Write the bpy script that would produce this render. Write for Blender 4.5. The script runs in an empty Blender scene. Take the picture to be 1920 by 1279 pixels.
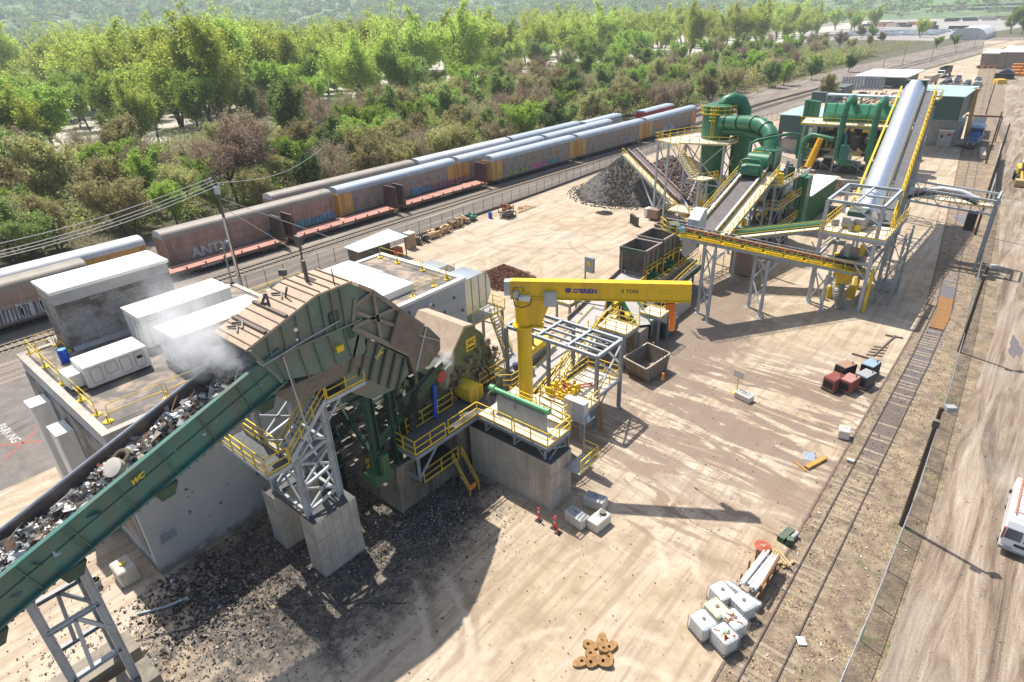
import bpy, math, random
import numpy as np
from mathutils import Vector, Matrix
SC = bpy.context.scene
COL = SC.collection
R = math.radians

# ------------------------------------------------------------------ camera
FPX, IW, IH, CAMH = 1165.0, 1920.0, 1279.0, 30.1
def _axes():
    d = np.array([1046 - IW/2, 2858 - IH/2, FPX]); d /= np.linalg.norm(d)
    up = -d; fw = np.array([0, 0, 1.]); fh = fw - up*(fw@up); fh /= np.linalg.norm(fh)
    r = np.cross(d, fh)
    if r[0] < 0: r = -r
    c, s = math.cos(R(-40.95)), math.sin(R(-40.95))
    return np.stack([c*r + s*fh, -s*r + c*fh, up])
AX = _axes()
def G(px, py, z=0.):
    """point of the horizontal plane z seen at photo pixel px,py (used to survey positions)"""
    w = AX@np.array([px - IW/2, py - IH/2, FPX]); t = (z - CAMH)/w[2]
    return Vector((w[0]*t, w[1]*t, z))
cam_d = bpy.data.cameras.new('camera'); cam = bpy.data.objects.new('camera', cam_d); COL.objects.link(cam)
cam_d.sensor_width = 36; cam_d.sensor_fit = 'HORIZONTAL'; cam_d.lens = 36*FPX/IW
cam_d.clip_start = .5; cam_d.clip_end = 12000
cam.matrix_world = Matrix(((AX[0][0], -AX[0][1], -AX[0][2], 0), (AX[1][0], -AX[1][1], -AX[1][2], 0), (AX[2][0], -AX[2][1], -AX[2][2], CAMH), (0, 0, 0, 1)))
SC.camera = cam

# ------------------------------------------------------------------ light
SUN_EL = R(62); SUNV = Vector((-.963*math.cos(SUN_EL), .27*math.cos(SUN_EL), math.sin(SUN_EL)))
world = bpy.data.worlds.new('World'); SC.world = world; world.use_nodes = True
wn = world.node_tree.nodes; wl = world.node_tree.links
sky = wn.new('ShaderNodeTexSky'); sky.sky_type = 'NISHITA'; sky.sun_disc = False
sky.sun_elevation = SUN_EL; sky.sun_rotation = math.atan2(SUNV.x, SUNV.y)
sky.dust_density = 2.0; sky.air_density = 1.0
wl.new(sky.outputs[0], wn['Background'].inputs[0]); wn['Background'].inputs[1].default_value = .125
sd = bpy.data.lights.new('sun', 'SUN'); sd.energy = 5.0; sd.angle = R(.55); sd.color = (1, .955, .88)
so = bpy.data.objects.new('sun', sd); COL.objects.link(so)
so.rotation_euler = SUNV.to_track_quat('Z', 'Y').to_euler()
SC.view_settings.view_transform = 'Standard'; SC.view_settings.look = 'None'
SC.view_settings.exposure = .36; SC.view_settings.gamma = 1
SC.render.engine = 'CYCLES'
SC.cycles.max_bounces = 6; SC.cycles.transparent_max_bounces = 12; SC.cycles.volume_bounces = 2
SC.cycles.diffuse_bounces = 3; SC.cycles.glossy_bounces = 3

# ------------------------------------------------------------------ materials
def newmat(name):
    m = bpy.data.materials.new(name); m.use_nodes = True
    nt = m.node_tree; return m, nt, nt.nodes['Principled BSDF']
def nd(nt, t, **k):
    n = nt.nodes.new(t)
    for a, b in k.items(): setattr(n, a, b)
    return n
def noise(nt, vec, scale, detail=5, rough=.6, dist=0.):
    n = nd(nt, 'ShaderNodeTexNoise'); n.inputs['Scale'].default_value = scale; n.inputs['Detail'].default_value = detail
    n.inputs['Roughness'].default_value = rough; n.inputs['Distortion'].default_value = dist
    if vec is not None: nt.links.new(vec, n.inputs['Vector'])
    return n.outputs['Fac']
def ramp(nt, fac, stops, interp='LINEAR'):
    r = nd(nt, 'ShaderNodeValToRGB'); r.color_ramp.interpolation = interp
    e = r.color_ramp.elements
    while len(e) < len(stops): e.new(.5)
    for i, (p, c) in enumerate(stops):
        e[i].position = p; e[i].color = c if len(c) == 4 else (*c, 1)
    nt.links.new(fac, r.inputs[0]); return r.outputs[0]
def gr(v): return (v, v, v, 1)
def mixc(nt, fac, a, b, mode='MIX'):
    m = nd(nt, 'ShaderNodeMix', data_type='RGBA', blend_type=mode)
    for s, v in ((0, fac), (6, a), (7, b)):
        if isinstance(v, (int, float)): m.inputs[s].default_value = v
        elif isinstance(v, tuple): m.inputs[s].default_value = v if len(v) == 4 else (*v, 1)
        else: nt.links.new(v, m.inputs[s])
    return m.outputs[2]
def mth(nt, op, a, b=0., c=None, clamp=False):
    m = nd(nt, 'ShaderNodeMath', operation=op); m.use_clamp = clamp
    for i, v in enumerate((a, b) if c is None else (a, b, c)):
        if isinstance(v, (int, float)): m.inputs[i].default_value = v
        else: nt.links.new(v, m.inputs[i])
    return m.outputs[0]
def wpos(nt):
    return nd(nt, 'ShaderNodeNewGeometry').outputs['Position']
def opos(nt): return nd(nt, 'ShaderNodeTexCoord').outputs['Object']
def vmap(nt, vec, scale=(1, 1, 1), rot=(0, 0, 0), loc=(0, 0, 0)):
    m = nd(nt, 'ShaderNodeMapping'); m.inputs['Scale'].default_value = scale; m.inputs['Rotation'].default_value = rot
    m.inputs['Location'].default_value = loc; nt.links.new(vec, m.inputs[0]); return m.outputs[0]
def sep(nt, vec):
    s = nd(nt, 'ShaderNodeSeparateXYZ'); nt.links.new(vec, s.inputs[0]); return s.outputs
def bump(nt, b, h, strength=.3, dist=.05):
    n = nd(nt, 'ShaderNodeBump'); n.inputs['Strength'].default_value = strength; n.inputs['Distance'].default_value = dist
    nt.links.new(h, n.inputs['Height']); nt.links.new(n.outputs[0], b.inputs['Normal'])
MATS = {}
def M(name, col, rough=.55, metal=0., var=.18, scale=1.2, dirt=None, da=.5, dlo=.5, dhi=.68, dscale=.9, dust=0., bmp=0., streak=0.):
    """painted / bare surface: colour varied by noise, stains of dirt, dust lying on upward faces"""
    if name in MATS: return MATS[name]
    m, nt, b = newmat(name); P = opos(nt)
    n1 = noise(nt, P, scale, 6, .65)
    lo = tuple(max(0, c*(1 - var)) for c in col); hi = tuple(min(1, c*(1 + var)) for c in col)
    c = ramp(nt, n1, [(.3, lo), (.7, hi)])
    if dirt:
        n2 = noise(nt, vmap(nt, P, (1, 1, .25 if streak else 1)), dscale, 8, .7, .4)
        f = ramp(nt, n2, [(dlo, gr(0)), (dhi, gr(1))]); c = mixc(nt, mth(nt, 'MULTIPLY', f, da), c, dirt)
    if dust:
        nz = sep(nt, nd(nt, 'ShaderNodeNewGeometry').outputs['Normal'])[2]
        f = mth(nt, 'MULTIPLY', mth(nt, 'SMOOTH_MIN', mth(nt, 'MAXIMUM', mth(nt, 'SUBTRACT', nz, .3), 0), .6, .05), dust*1.6, clamp=True)
        f = mth(nt, 'MULTIPLY', f, ramp(nt, noise(nt, P, 2.3, 6, .7), [(.25, gr(.55)), (.6, gr(1))]))
        c = mixc(nt, f, c, (.50, .41, .30))
    nt.links.new(c, b.inputs['Base Color'])
    b.inputs['Roughness'].default_value = rough; b.inputs['Metallic'].default_value = metal
    if bmp: bump(nt, b, noise(nt, P, scale*14, 4, .7), bmp, .03)
    MATS[name] = m; return m

YEL = M('yellow_paint', (.80, .56, .02), .5, var=.15, dirt=(.36, .27, .12), da=.6, dlo=.45)
CRY = M('crane_yellow', (.84, .54, .012), .38, var=.07, scale=.5, dirt=(.42, .27, .06), da=.5, dscale=.9, dlo=.45, streak=1)
GST = M('grey_steel', (.30, .34, .37), .5, var=.15, dirt=(.2, .17, .13), da=.4, dust=.25)
LST = M('light_steel', (.46, .49, .51), .5, var=.12, dirt=(.25, .2, .15), da=.4)
DST = M('dark_steel', (.09, .085, .08), .6, var=.3, dirt=(.22, .16, .1), da=.5, dust=.3)
GRN = M('green_paint', (.016, .155, .07), .42, var=.16, dirt=(.10, .14, .09), da=.55, dscale=1.4, dlo=.45)
DGR = M('dark_green_paint', (.014, .07, .045), .45, var=.2, dirt=(.12, .11, .07), da=.5, dust=.25)
TEAL = M('teal_green_paint', (.06, .19, .155), .45, var=.14, scale=.6, dirt=(.13, .12, .09), da=.75, dscale=.8, dlo=.45, streak=1)
SGR = M('sooty_green_paint', (.15, .205, .16), .6, var=.22, scale=.8, dirt=(.24, .195, .15), da=.85, dlo=.42, dhi=.62, dscale=.7)
OGR = M('olive_green_paint', (.095, .13, .06), .5, var=.12, dirt=(.16, .14, .09), da=.4, dscale=1.2)
TAN = M('dusty_steel', (.47, .35, .25), .8, var=.12, scale=1.5, dirt=(.3, .22, .15), da=.5)
GRIME = M('grimy_machine', (.20, .165, .125), .75, var=.3, scale=2.5, dirt=(.07, .06, .045), da=.6, dust=.3)
HGR = M('hood_green', (.14, .205, .17), .55, var=.2, scale=.7, dirt=(.22, .19, .14), da=.75, dlo=.46, dhi=.62, dscale=.8, streak=1)
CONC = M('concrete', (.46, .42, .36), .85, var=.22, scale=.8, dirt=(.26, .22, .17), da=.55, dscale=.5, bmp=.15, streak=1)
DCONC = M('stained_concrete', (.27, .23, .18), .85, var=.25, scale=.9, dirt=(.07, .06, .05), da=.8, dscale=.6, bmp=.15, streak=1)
DECK = M('dusty_grating', (.72, .62, .48), .85, var=.12, scale=3, dirt=(.45, .38, .3), da=.5)
SCOAT = M('soot_covered_grating', (.10, .10, .10), .8, var=.5, scale=9, dirt=(.35, .35, .36), da=.5, dlo=.6, dhi=.63, dscale=14)
BELT = M('rubber_belt', (.13, .115, .11), .75, var=.2, scale=2, dirt=(.25, .2, .17), da=.5)
LBELT = M('dusty_feeder_pan', (.40, .37, .35), .6, var=.1, scale=2, dirt=(.28, .24, .21), da=.5)
WHT = M('white_panel', (.80, .79, .76), .5, var=.04, scale=.7, dirt=(.50, .44, .36), da=.6, dscale=.7, dlo=.48, streak=1)
WROOF = M('white_roof', (.86, .84, .80), .6, var=.04, scale=.5, dirt=(.7, .64, .55), da=.5, dscale=.4)
GWALL = M('painted_block_wall', (.46, .47, .48), .7, var=.07, scale=.6, dirt=(.28, .25, .22), da=.5, dscale=.35, dlo=.55)
ROOF = M('roof_membrane', (.15, .135, .12), .85, var=.25, scale=.9, dirt=(.42, .32, .23), da=.85, dscale=.45, dlo=.47, dhi=.60)
RUST = M('rust', (.28, .12, .05), .85, var=.3, scale=3, dirt=(.1, .05, .03), da=.6)
RED = M('red_paint', (.45, .06, .04), .5, var=.2, dirt=(.2, .1, .08), da=.4)
ORG = M('orange_paint', (.85, .23, .02), .45, var=.1)
BLUE = M('blue_plastic', (.01, .08, .55), .35, var=.1)
BLK = M('black_rubber', (.02, .02, .02), .7, var=.3)
WOOD = M('weathered_wood', (.20, .15, .11), .85, var=.25, scale=4)
LWOOD = M('pale_wood', (.52, .36, .19), .8, var=.2, scale=3)
GALV = M('galvanised_metal', (.60, .63, .65), .35, .7, var=.1, scale=1, dirt=(.4, .38, .35), da=.3)
GLASS = M('dark_glass', (.02, .03, .04), .08, var=.1)

# ------------------------------------------------------------------ mesh building
OFF = {}
KEEP = ('letter', 'logo', 'graffiti', 'text', 'number', 'rib', 'seam', 'joint', 'slat', 'marking', 'stiffener', 'crown', 'trunk', 'tie_hole', 'stripe', 'louvre', 'flange', 'curtain', 'wire', 'frame_deck', 'stake')
def _mk(f):
    def w(s, *a, **k):
        if s.sp and not s.dp: s.g.append((len(s.v), len(s.f)))
        s.dp += 1; r = f(s, *a, **k); s.dp -= 1; return r
    return w
class MB:
    """mesh collector; MB(1) makes every primitive call its own part"""
    def __init__(s, sp=0): s.v = []; s.f = []; s.sp = sp; s.dp = 0; s.g = []
    def add(s, vs, fs):
        o = len(s.v); s.v += [tuple(v) for v in vs]; s.f += [tuple(i + o for i in f) for f in fs]; return s
    def islands(s):
        """find pieces that do not touch each other and mark each as a part of its own"""
        n = len(s.v); p = list(range(n))
        def fd(i):
            while p[i] != i: p[i] = p[p[i]]; i = p[i]
            return i
        for f in s.f:
            for i in f[1:]: p[fd(i)] = fd(f[0])
        A = np.array(s.v); rt = np.array([fd(i) for i in range(n)]); ids = np.unique(rt)
        if len(ids) < 2 or len(ids) > 260: return
        lo = np.array([A[rt == i].min(0) for i in ids]) - .06; hi = np.array([A[rt == i].max(0) for i in ids]) + .06; q = list(range(len(ids)))
        def fq(i):
            while q[i] != i: i = q[i]
            return i
        for i in range(len(ids)):
            for j in np.nonzero((lo[i] <= hi[i + 1:]).all(1) & (hi[i] >= lo[i + 1:]).all(1))[0]: q[fq(int(j) + i + 1)] = fq(i)
        cl = {}
        for k, i in enumerate(ids): cl.setdefault(fq(k), []).append(i)
        if not 1 < len(cl) < 101: return
        v2, f2, mp, gs = [], [], {}, []; own = {r: c for c, rs in cl.items() for r in rs}
        for c in cl:
            gs.append((len(v2), len(f2)))
            for i in range(n):
                if own[rt[i]] == c: mp[i] = len(v2); v2.append(s.v[i])
            f2 += [tuple(mp[i] for i in f) for f in s.f if own[rt[f[0]]] == c]
        s.v, s.f, s.g = v2, f2, gs
    @_mk
    def box(s, x0, x1, y0, y1, z0, z1):
        return s.add([(x0, y0, z0), (x1, y0, z0), (x1, y1, z0), (x0, y1, z0), (x0, y0, z1), (x1, y0, z1), (x1, y1, z1), (x0, y1, z1)],
                     [(0, 3, 2, 1), (4, 5, 6, 7), (0, 1, 5, 4), (1, 2, 6, 5), (2, 3, 7, 6), (3, 0, 4, 7)])
    @_mk
    def cbox(s, c, sx, sy, sz, rz=0):
        cs, sn = math.cos(rz), math.sin(rz); vs = []
        for dz in (0, sz):
            for dx, dy in ((-1, -1), (1, -1), (1, 1), (-1, 1)):
                x, y = dx*sx/2, dy*sy/2; vs.append((c[0] + x*cs - y*sn, c[1] + x*sn + y*cs, c[2] + dz))
        return s.add(vs, [(0, 3, 2, 1), (4, 5, 6, 7), (0, 1, 5, 4), (1, 2, 6, 5), (2, 3, 7, 6), (3, 0, 4, 7)])
    @_mk
    def bar(s, p, q, w, h=None):
        p, q = Vector(p), Vector(q); d = q - p
        if d.length < 1e-6: return s
        d.normalize(); h = h or w
        u = Vector((0, 0, 1)) if abs(d.z) < .95 else Vector((0, 1, 0))
        a = d.cross(u).normalized()*w/2; b = a.cross(d).normalized()*h/2
        vs = [p - a - b, p + a - b, p + a + b, p - a + b, q - a - b, q + a - b, q + a + b, q - a + b]
        return s.add(vs, [(0, 3, 2, 1), (4, 5, 6, 7), (0, 1, 5, 4), (1, 2, 6, 5), (2, 3, 7, 6), (3, 0, 4, 7)])
    @_mk
    def hbeam(s, p, q, w, h, t=.03):
        """I section: two flanges and a web"""
        p, q = Vector(p), Vector(q); d = (q - p).normalized()
        u = Vector((0, 0, 1)) if abs(d.z) < .95 else Vector((0, 1, 0))
        a = d.cross(u).normalized(); b = a.cross(d).normalized()
        s.bar(p, q, t, h - 2*t)
        for sg in (-1, 1):
            o = b*sg*(h/2 - t/2)
            vs = []
            for e in (p, q):
                for i, j in ((-1, -1), (1, -1), (1, 1), (-1, 1)): vs.append(e + o + a*i*w/2 + b*j*t/2)
            s.add(vs, [(0, 3, 2, 1), (4, 5, 6, 7), (0, 1, 5, 4), (1, 2, 6, 5), (2, 3, 7, 6), (3, 0, 4, 7)])
        return s
    def tube(s, p, q, r, r2=None, n=8, cap=True):
        return s.path([p, q], r, n, cap, r2)
    @_mk
    def path(s, pts, r, n=8, cap=True, r2=None):
        pts = [Vector(p) for p in pts]; m = len(pts); o = len(s.v); a = None
        for i, p in enumerate(pts):
            d = (pts[min(i + 1, m - 1)] - pts[max(i - 1, 0)]).normalized()
            if a is None:
                u = Vector((0, 0, 1)) if abs(d.z) < .95 else Vector((0, 1, 0)); a = d.cross(u).normalized()
            else:
                a = a - d*a.dot(d)
                if a.length < 1e-5: a = d.orthogonal()
                a.normalize()
            b = d.cross(a); rr = r[i] if isinstance(r, (list, tuple)) else (r if r2 is None else r + (r2 - r)*i/(m - 1))
            for k in range(n):
                t = 2*math.pi*k/n; s.v.append(tuple(p + a*math.cos(t)*rr + b*math.sin(t)*rr))
        for i in range(m - 1):
            for k in range(n):
                s.f.append((o + i*n + k, o + i*n + (k + 1) % n, o + (i + 1)*n + (k + 1) % n, o + (i + 1)*n + k))
        if cap:
            s.f.append(tuple(o + k for k in reversed(range(n)))); s.f.append(tuple(o + (m - 1)*n + k for k in range(n)))
        return s
    @_mk
    def prism(s, pts, vec):
        """closed polygon of 3D points swept by vec"""
        n = len(pts); vec = Vector(vec); vs = [Vector(p) for p in pts]; vs += [p + vec for p in vs]
        return s.add(vs, [tuple(reversed(range(n))), tuple(range(n, 2*n))] + [(i, (i + 1) % n, n + (i + 1) % n, n + i) for i in range(n)])
    def yz(s, pts, x0, x1): return s.prism([(x0, y, z) for y, z in pts], (x1 - x0, 0, 0))
    def xz(s, pts, y0, y1): return s.prism([(x, y0, z) for x, z in pts], (0, y1 - y0, 0))
    def poly(s, pts): return s.add(pts, [tuple(range(len(pts)))])
    def build(s, name, mat, parent=None, smooth=False, bevel=0., **props):
        if len(s.g) < 2 and parent is not None and 1 < len(s.f) < 900 and not any(w in name for w in KEEP): s.islands()
        if len(s.g) > 1:
            g = s.g + [(len(s.v), len(s.f))]
            for (a, e), (b, h) in zip(g, g[1:]):
                q = MB(); q.v = s.v[a:b]; q.f = [tuple(i - a for i in f) for f in s.f[e:h]]; o = q.build(name, mat, parent, smooth, bevel, **props)
            return o
        me = bpy.data.meshes.new(name); off = Vector((0, 0, 0)); q = parent
        while q is not None:
            if q.name in OFF: off = OFF[q.name]
            q = q.parent
        vs = [(a - off.x, b - off.y, c - off.z) for a, b, c in s.v] if off.length else s.v
        me.from_pydata(vs, [], s.f); me.validate(); me.update()
        if smooth:
            me.shade_smooth(); me.set_sharp_from_angle(angle=R(38))
        for m in (mat if isinstance(mat, (list, tuple)) else [mat]): me.materials.append(m)
        o = bpy.data.objects.new(name, me); COL.objects.link(o)
        if parent: o.parent = parent
        if bevel:
            bm = o.modifiers.new('bevel', 'BEVEL'); bm.width = bevel; bm.segments = 1; bm.limit_method = 'ANGLE'
        for k, v in props.items(): o[k] = v
        return o
def thing(name, label, cat, loc=(0, 0, 0), rotz=0., group=None, local=False):
    o = bpy.data.objects.new(name, None); o.empty_display_size = .5; COL.objects.link(o); o.location = loc; o.rotation_euler = (0, 0, rotz)
    o['label'] = label; o['category'] = cat
    if group: o['group'] = group
    if not local: OFF[o.name] = Vector(loc)
    return o
def tag(o, label, cat, group=None):
    o['label'] = label; o['category'] = cat
    if group: o['group'] = group
    return o
def one(mb, name, mat, label, cat, group=None, **k): return tag(mb.build(name, mat, None, **k), label, cat, group)
def dup(root, loc=None, rotz=0., label=None, group=None, scale=None):
    r = root.copy(); COL.objects.link(r)
    if loc is not None: r.location = loc
    r.rotation_euler = (0, 0, rotz)
    if scale is not None: r.scale = scale if isinstance(scale, (tuple, list)) else (scale,)*3
    if label: r['label'] = label
    if group: r['group'] = group
    for ch in list(root.children):
        c = ch.copy(); COL.objects.link(c); c.parent = r
        for g in ch.children:
            d = g.copy(); COL.objects.link(d); d.parent = c
    return r
def struct(mb, name, mat, **k):
    o = mb.build(name, mat, None, **k); o['kind'] = 'structure'; return o
def text(body, size, mat, parent, origin, xdir, ydir, name='lettering', shear=0., ext=.004, bold=0.):
    cu = bpy.data.curves.new(name, 'FONT'); cu.body = body; cu.size = size; cu.extrude = ext; cu.shear = shear; cu.offset = bold
    cu.resolution_u = 3
    t = bpy.data.objects.new(name + '_c', cu); COL.objects.link(t)
    dg = bpy.context.evaluated_depsgraph_get(); me = bpy.data.meshes.new_from_object(t.evaluated_get(dg))
    bpy.data.objects.remove(t)
    xd, yd = Vector(xdir).normalized(), Vector(ydir).normalized(); zd = xd.cross(yd)
    mb = MB(); mb.add([Vector(origin) + xd*v.co.x + yd*v.co.y + zd*(v.co.z) for v in me.vertices], [tuple(p.vertices) for p in me.polygons])
    return mb.build(name, mat, parent)
def seg(pts, step):
    """points along a polyline about step apart"""
    out = []
    for a, b in zip(pts, pts[1:]):
        a, b = Vector(a), Vector(b); n = max(1, round((b - a).length/step))
        out += [a.lerp(b, i/n) for i in range(n)]
    return out + [Vector(pts[-1])]
@_mk
def rail(mb, pts, h=1.07, step=1.5, r=.03, toe=True, mid=True):
    """pipe guardrail standing on the polyline pts"""
    up = Vector((0, 0, h)); P = [Vector(p) for p in pts]
    for a, b in zip(P, P[1:]):
        mb.bar(a + up, b + up, r*2)
        if mid: mb.bar(a + up*.52, b + up*.52, r*1.8)
        if toe: mb.bar(a + Vector((0, 0, .06)), b + Vector((0, 0, .06)), .02, .12)
    for p in seg(pts, step): mb.bar(p, p + up, r*2)
    return mb
def stairs(steel, rl, a, b, w, side, hr=True, rise=.2):
    """flight from a (low) to b (high); side = horizontal unit vector across"""
    a, b, sd = Vector(a), Vector(b), Vector(side)*w/2
    n = max(2, int((b.z - a.z)/rise))
    for sg in (-1, 1): steel.bar(a + sd*sg, b + sd*sg, .06, .26)
    for i in range(1, n):
        p = a.lerp(b, i/n); d = Vector((b.x - a.x, b.y - a.y, 0)).normalized()*.13
        steel.add([p - sd - d, p + sd - d, p + sd + d, p - sd + d], [(0, 1, 2, 3)])
    if hr:
        for sg in (-1, 1): rail(rl, [a + sd*sg, b + sd*sg], .95, 1.3, toe=False)
def xbrace(mb, p, q, h0, h1, w=.1, n=1):
    """X bracing between vertical lines at p and q from h0 to h1"""
    for i in range(n):
        a = h0 + (h1 - h0)*i/n; b = h0 + (h1 - h0)*(i + 1)/n
        mb.bar((p[0], p[1], a), (q[0], q[1], b), w); mb.bar((p[0], p[1], b), (q[0], q[1], a), w)
def lp(a, b, t): return tuple(a[i] + (b[i] - a[i])*t for i in range(3))
# ------------------------------------------------------------------ ground, roads, tracks
def cx(y): return -4.0 if y < 75 else -4.0 - (y - 75)*.088          # centre line of the plant siding
rng = random.Random(5)
# terrain under everything
m, nt, b = newmat('field_ground'); P = wpos(nt); sx, sy, sz = sep(nt, P)
n1 = noise(nt, P, .05, 8, .65); n2 = noise(nt, P, .6, 8, .7)
c = ramp(nt, n2, [(.3, (.06, .06, .03)), (.55, (.12, .11, .06)), (.75, (.08, .11, .035))])
sand = ramp(nt, n1, [(.3, (.40, .36, .30)), (.6, (.52, .48, .42))])
far = mth(nt, 'MULTIPLY', ramp(nt, mth(nt, 'ADD', mth(nt, 'MULTIPLY', sx, -.004), mth(nt, 'MULTIPLY', noise(nt, P, .02, 4), .25)), [(.86, gr(0)), (.93, gr(1))]),
          ramp(nt, mth(nt, 'MULTIPLY', sx, -.001), [(.52, gr(1)), (.56, gr(0))]))
c = mixc(nt, far, c, sand); nt.links.new(c, b.inputs['Base Color']); b.inputs['Roughness'].default_value = .95
struct(MB().box(-4900, 1300, -55, 4900, -.6, -.03), 'ground', m)

# concrete yard of the plant
def yard_mat():
    m, nt, b = newmat('yard_surface'); P = wpos(nt); sx, sy, sz = sep(nt, P)
    big = noise(nt, P, .07, 6, .6); fine = noise(nt, P, 3.0, 8, .75); mid = noise(nt, P, .5, 8, .65, .6)
    c = ramp(nt, mid, [(.28, (.27, .195, .12)), (.5, (.43, .335, .22)), (.72, (.55, .455, .32))])
    c = mixc(nt, ramp(nt, big, [(.42, gr(0)), (.62, gr(.6))]), c, (.60, .52, .42))
    c = mixc(nt, ramp(nt, fine, [(.3, gr(.35)), (.6, gr(0))]), c, (.28, .20, .14))
    # wheel tracks: bands drawn out along the driving direction
    w = vmap(nt, P, (.9, .045, 1), (0, 0, R(-38))); tr = noise(nt, w, 1.4, 6, .7, .9)
    c = mixc(nt, ramp(nt, tr, [(.49, gr(0)), (.60, gr(.6))]), c, (.29, .205, .135))
    w2 = vmap(nt, P, (.8, .05, 1), (0, 0, R(22))); tr2 = noise(nt, w2, 1.1, 6, .7, 1.5)
    c = mixc(nt, ramp(nt, tr2, [(.52, gr(0)), (.68, gr(.35))]), c, (.64, .55, .44))
    # curved wheel tracks: pairs of thin worn rings broken up by noise
    brk = ramp(nt, noise(nt, P, .22, 5, .6), [(.42, gr(0)), (.56, gr(1))]); wob = mth(nt, 'MULTIPLY', mth(nt, 'SUBTRACT', noise(nt, P, .35, 3), .5), 1.6)
    for (ax, ay, rad, dk_) in ((-6, 12, 9, 0), (-2, 20, 15, 1), (-26, 6, 12, 1), (-30, -4, 22, 0), (-10, 60, 13, 0), (-20, 44, 5.5, 1), (-2, 34, 11, 0), (-48, 66, 11, 0), (-60, 82, 17, 1), (-44, 78, 8, 1), (-38, 120, 14, 0), (-12, 40, 7, 1)):
        dx_ = mth(nt, 'SUBTRACT', sx, ax); dy_ = mth(nt, 'SUBTRACT', sy, ay); dd = mth(nt, 'ADD', mth(nt, 'SQRT', mth(nt, 'ADD', mth(nt, 'MULTIPLY', dx_, dx_), mth(nt, 'MULTIPLY', dy_, dy_))), wob)
        e = mth(nt, 'ABSOLUTE', mth(nt, 'SUBTRACT', mth(nt, 'ABSOLUTE', mth(nt, 'SUBTRACT', dd, rad)), 1.0)); k_ = mth(nt, 'MULTIPLY', mth(nt, 'MULTIPLY', ramp(nt, e, [(.12, gr(1)), (.34, gr(0))]), brk), .5)
        c = mixc(nt, k_, c, (.27, .19, .13) if dk_ else (.60, .51, .39))
    spl = ramp(nt, noise(nt, P, 1.3, 10, .75, .4), [(.60, gr(0)), (.66, gr(.55))]); c = mixc(nt, mth(nt, 'MULTIPLY', spl, ramp(nt, noise(nt, P, .11, 4), [(.45, gr(0)), (.6, gr(1))])), c, (.20, .14, .10))
    # damp run-off between the plant and the siding
    band = mth(nt, 'SUBTRACT', sy, mth(nt, 'MULTIPLY', mth(nt, 'ADD', sx, 20), .35))
    bm = ramp(nt, mth(nt, 'MULTIPLY', band, .01), [(.27, gr(0)), (.34, gr(1)), (.50, gr(1)), (.60, gr(0))])
    bx = ramp(nt, mth(nt, 'MULTIPLY', mth(nt, 'ADD', sx, 60), .0125), [(.40, gr(0)), (.5, gr(1))])
    wet = noise(nt, vmap(nt, P, (.07, .40, 1), (0, 0, R(8))), 1.35, 13, .70, 1.3)
    f = mth(nt, 'MULTIPLY', mth(nt, 'MULTIPLY', bm, bx), ramp(nt, wet, [(.472, gr(0)), (.484, gr(.9))]))
    c = mixc(nt, f, c, mixc(nt, mid, (.16, .11, .075), (.27, .195, .14)))
    wet2 = noise(nt, vmap(nt, P, (.08, .40, 1), (0, 0, R(14)), (7, 3, 0)), 1.2, 13, .70, 1.3)
    bm2 = ramp(nt, mth(nt, 'MULTIPLY', band, .01), [(.22, gr(0)), (.27, gr(1)), (.33, gr(1)), (.37, gr(0))])
    f1 = mth(nt, 'MULTIPLY', mth(nt, 'MULTIPLY', bm2, bx), ramp(nt, wet2, [(.525, gr(0)), (.537, gr(.85))]))
    c = mixc(nt, f1, c, (.24, .17, .115))
    # ground under and beside the plant is darker brown and less rough
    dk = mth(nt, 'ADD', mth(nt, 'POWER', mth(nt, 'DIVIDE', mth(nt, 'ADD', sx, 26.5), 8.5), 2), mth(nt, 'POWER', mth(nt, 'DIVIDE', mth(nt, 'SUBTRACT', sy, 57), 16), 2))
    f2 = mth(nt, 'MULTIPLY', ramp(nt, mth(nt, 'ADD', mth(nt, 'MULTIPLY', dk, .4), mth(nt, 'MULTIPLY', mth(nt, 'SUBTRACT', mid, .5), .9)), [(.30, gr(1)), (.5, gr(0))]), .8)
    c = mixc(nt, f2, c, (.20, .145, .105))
    # black shredder fluff trodden in below the feed conveyor
    sh = mth(nt, 'ADD', mth(nt, 'POWER', mth(nt, 'DIVIDE', mth(nt, 'ADD', sx, 28.7), 7.0), 2), mth(nt, 'POWER', mth(nt, 'DIVIDE', mth(nt, 'SUBTRACT', sy, 15.5), 11.5), 2))
    f3 = ramp(nt, mth(nt, 'ADD', mth(nt, 'MULTIPLY', sh, .35), mth(nt, 'MULTIPLY', mth(nt, 'SUBTRACT', noise(nt, P, .45, 7, .65), .5), 1.2)), [(.26, gr(1)), (.48, gr(0))])
    grit = ramp(nt, noise(nt, P, 6, 8, .85), [(.4, (.02, .018, .017)), (.55, (.075, .068, .062)), (.66, (.22, .21, .20)), (.72, (.5, .48, .46))])
    f3 = mth(nt, 'MULTIPLY', f3, ramp(nt, noise(nt, P, 1.1, 9, .75, .5), [(.36, gr(.5)), (.55, gr(.93))])); c = mixc(nt, f3, c, grit)
    # standing puddles, pale grey mud
    pud = ramp(nt, noise(nt, vmap(nt, P, (.16, .07, 1), (0, 0, R(30)), (3, 1, 0)), 1, 5, .5), [(.63, gr(0)), (.655, gr(1))])
    pm = ramp(nt, mth(nt, 'MULTIPLY', sx, -.01), [(.42, gr(0)), (.47, gr(1)), (.63, gr(1)), (.68, gr(0))])
    f4 = mth(nt, 'MULTIPLY', pud, pm); c = mixc(nt, mth(nt, 'MULTIPLY', f4, .75), c, (.36, .31, .26))
    nt.links.new(c, b.inputs['Base Color'])
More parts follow.
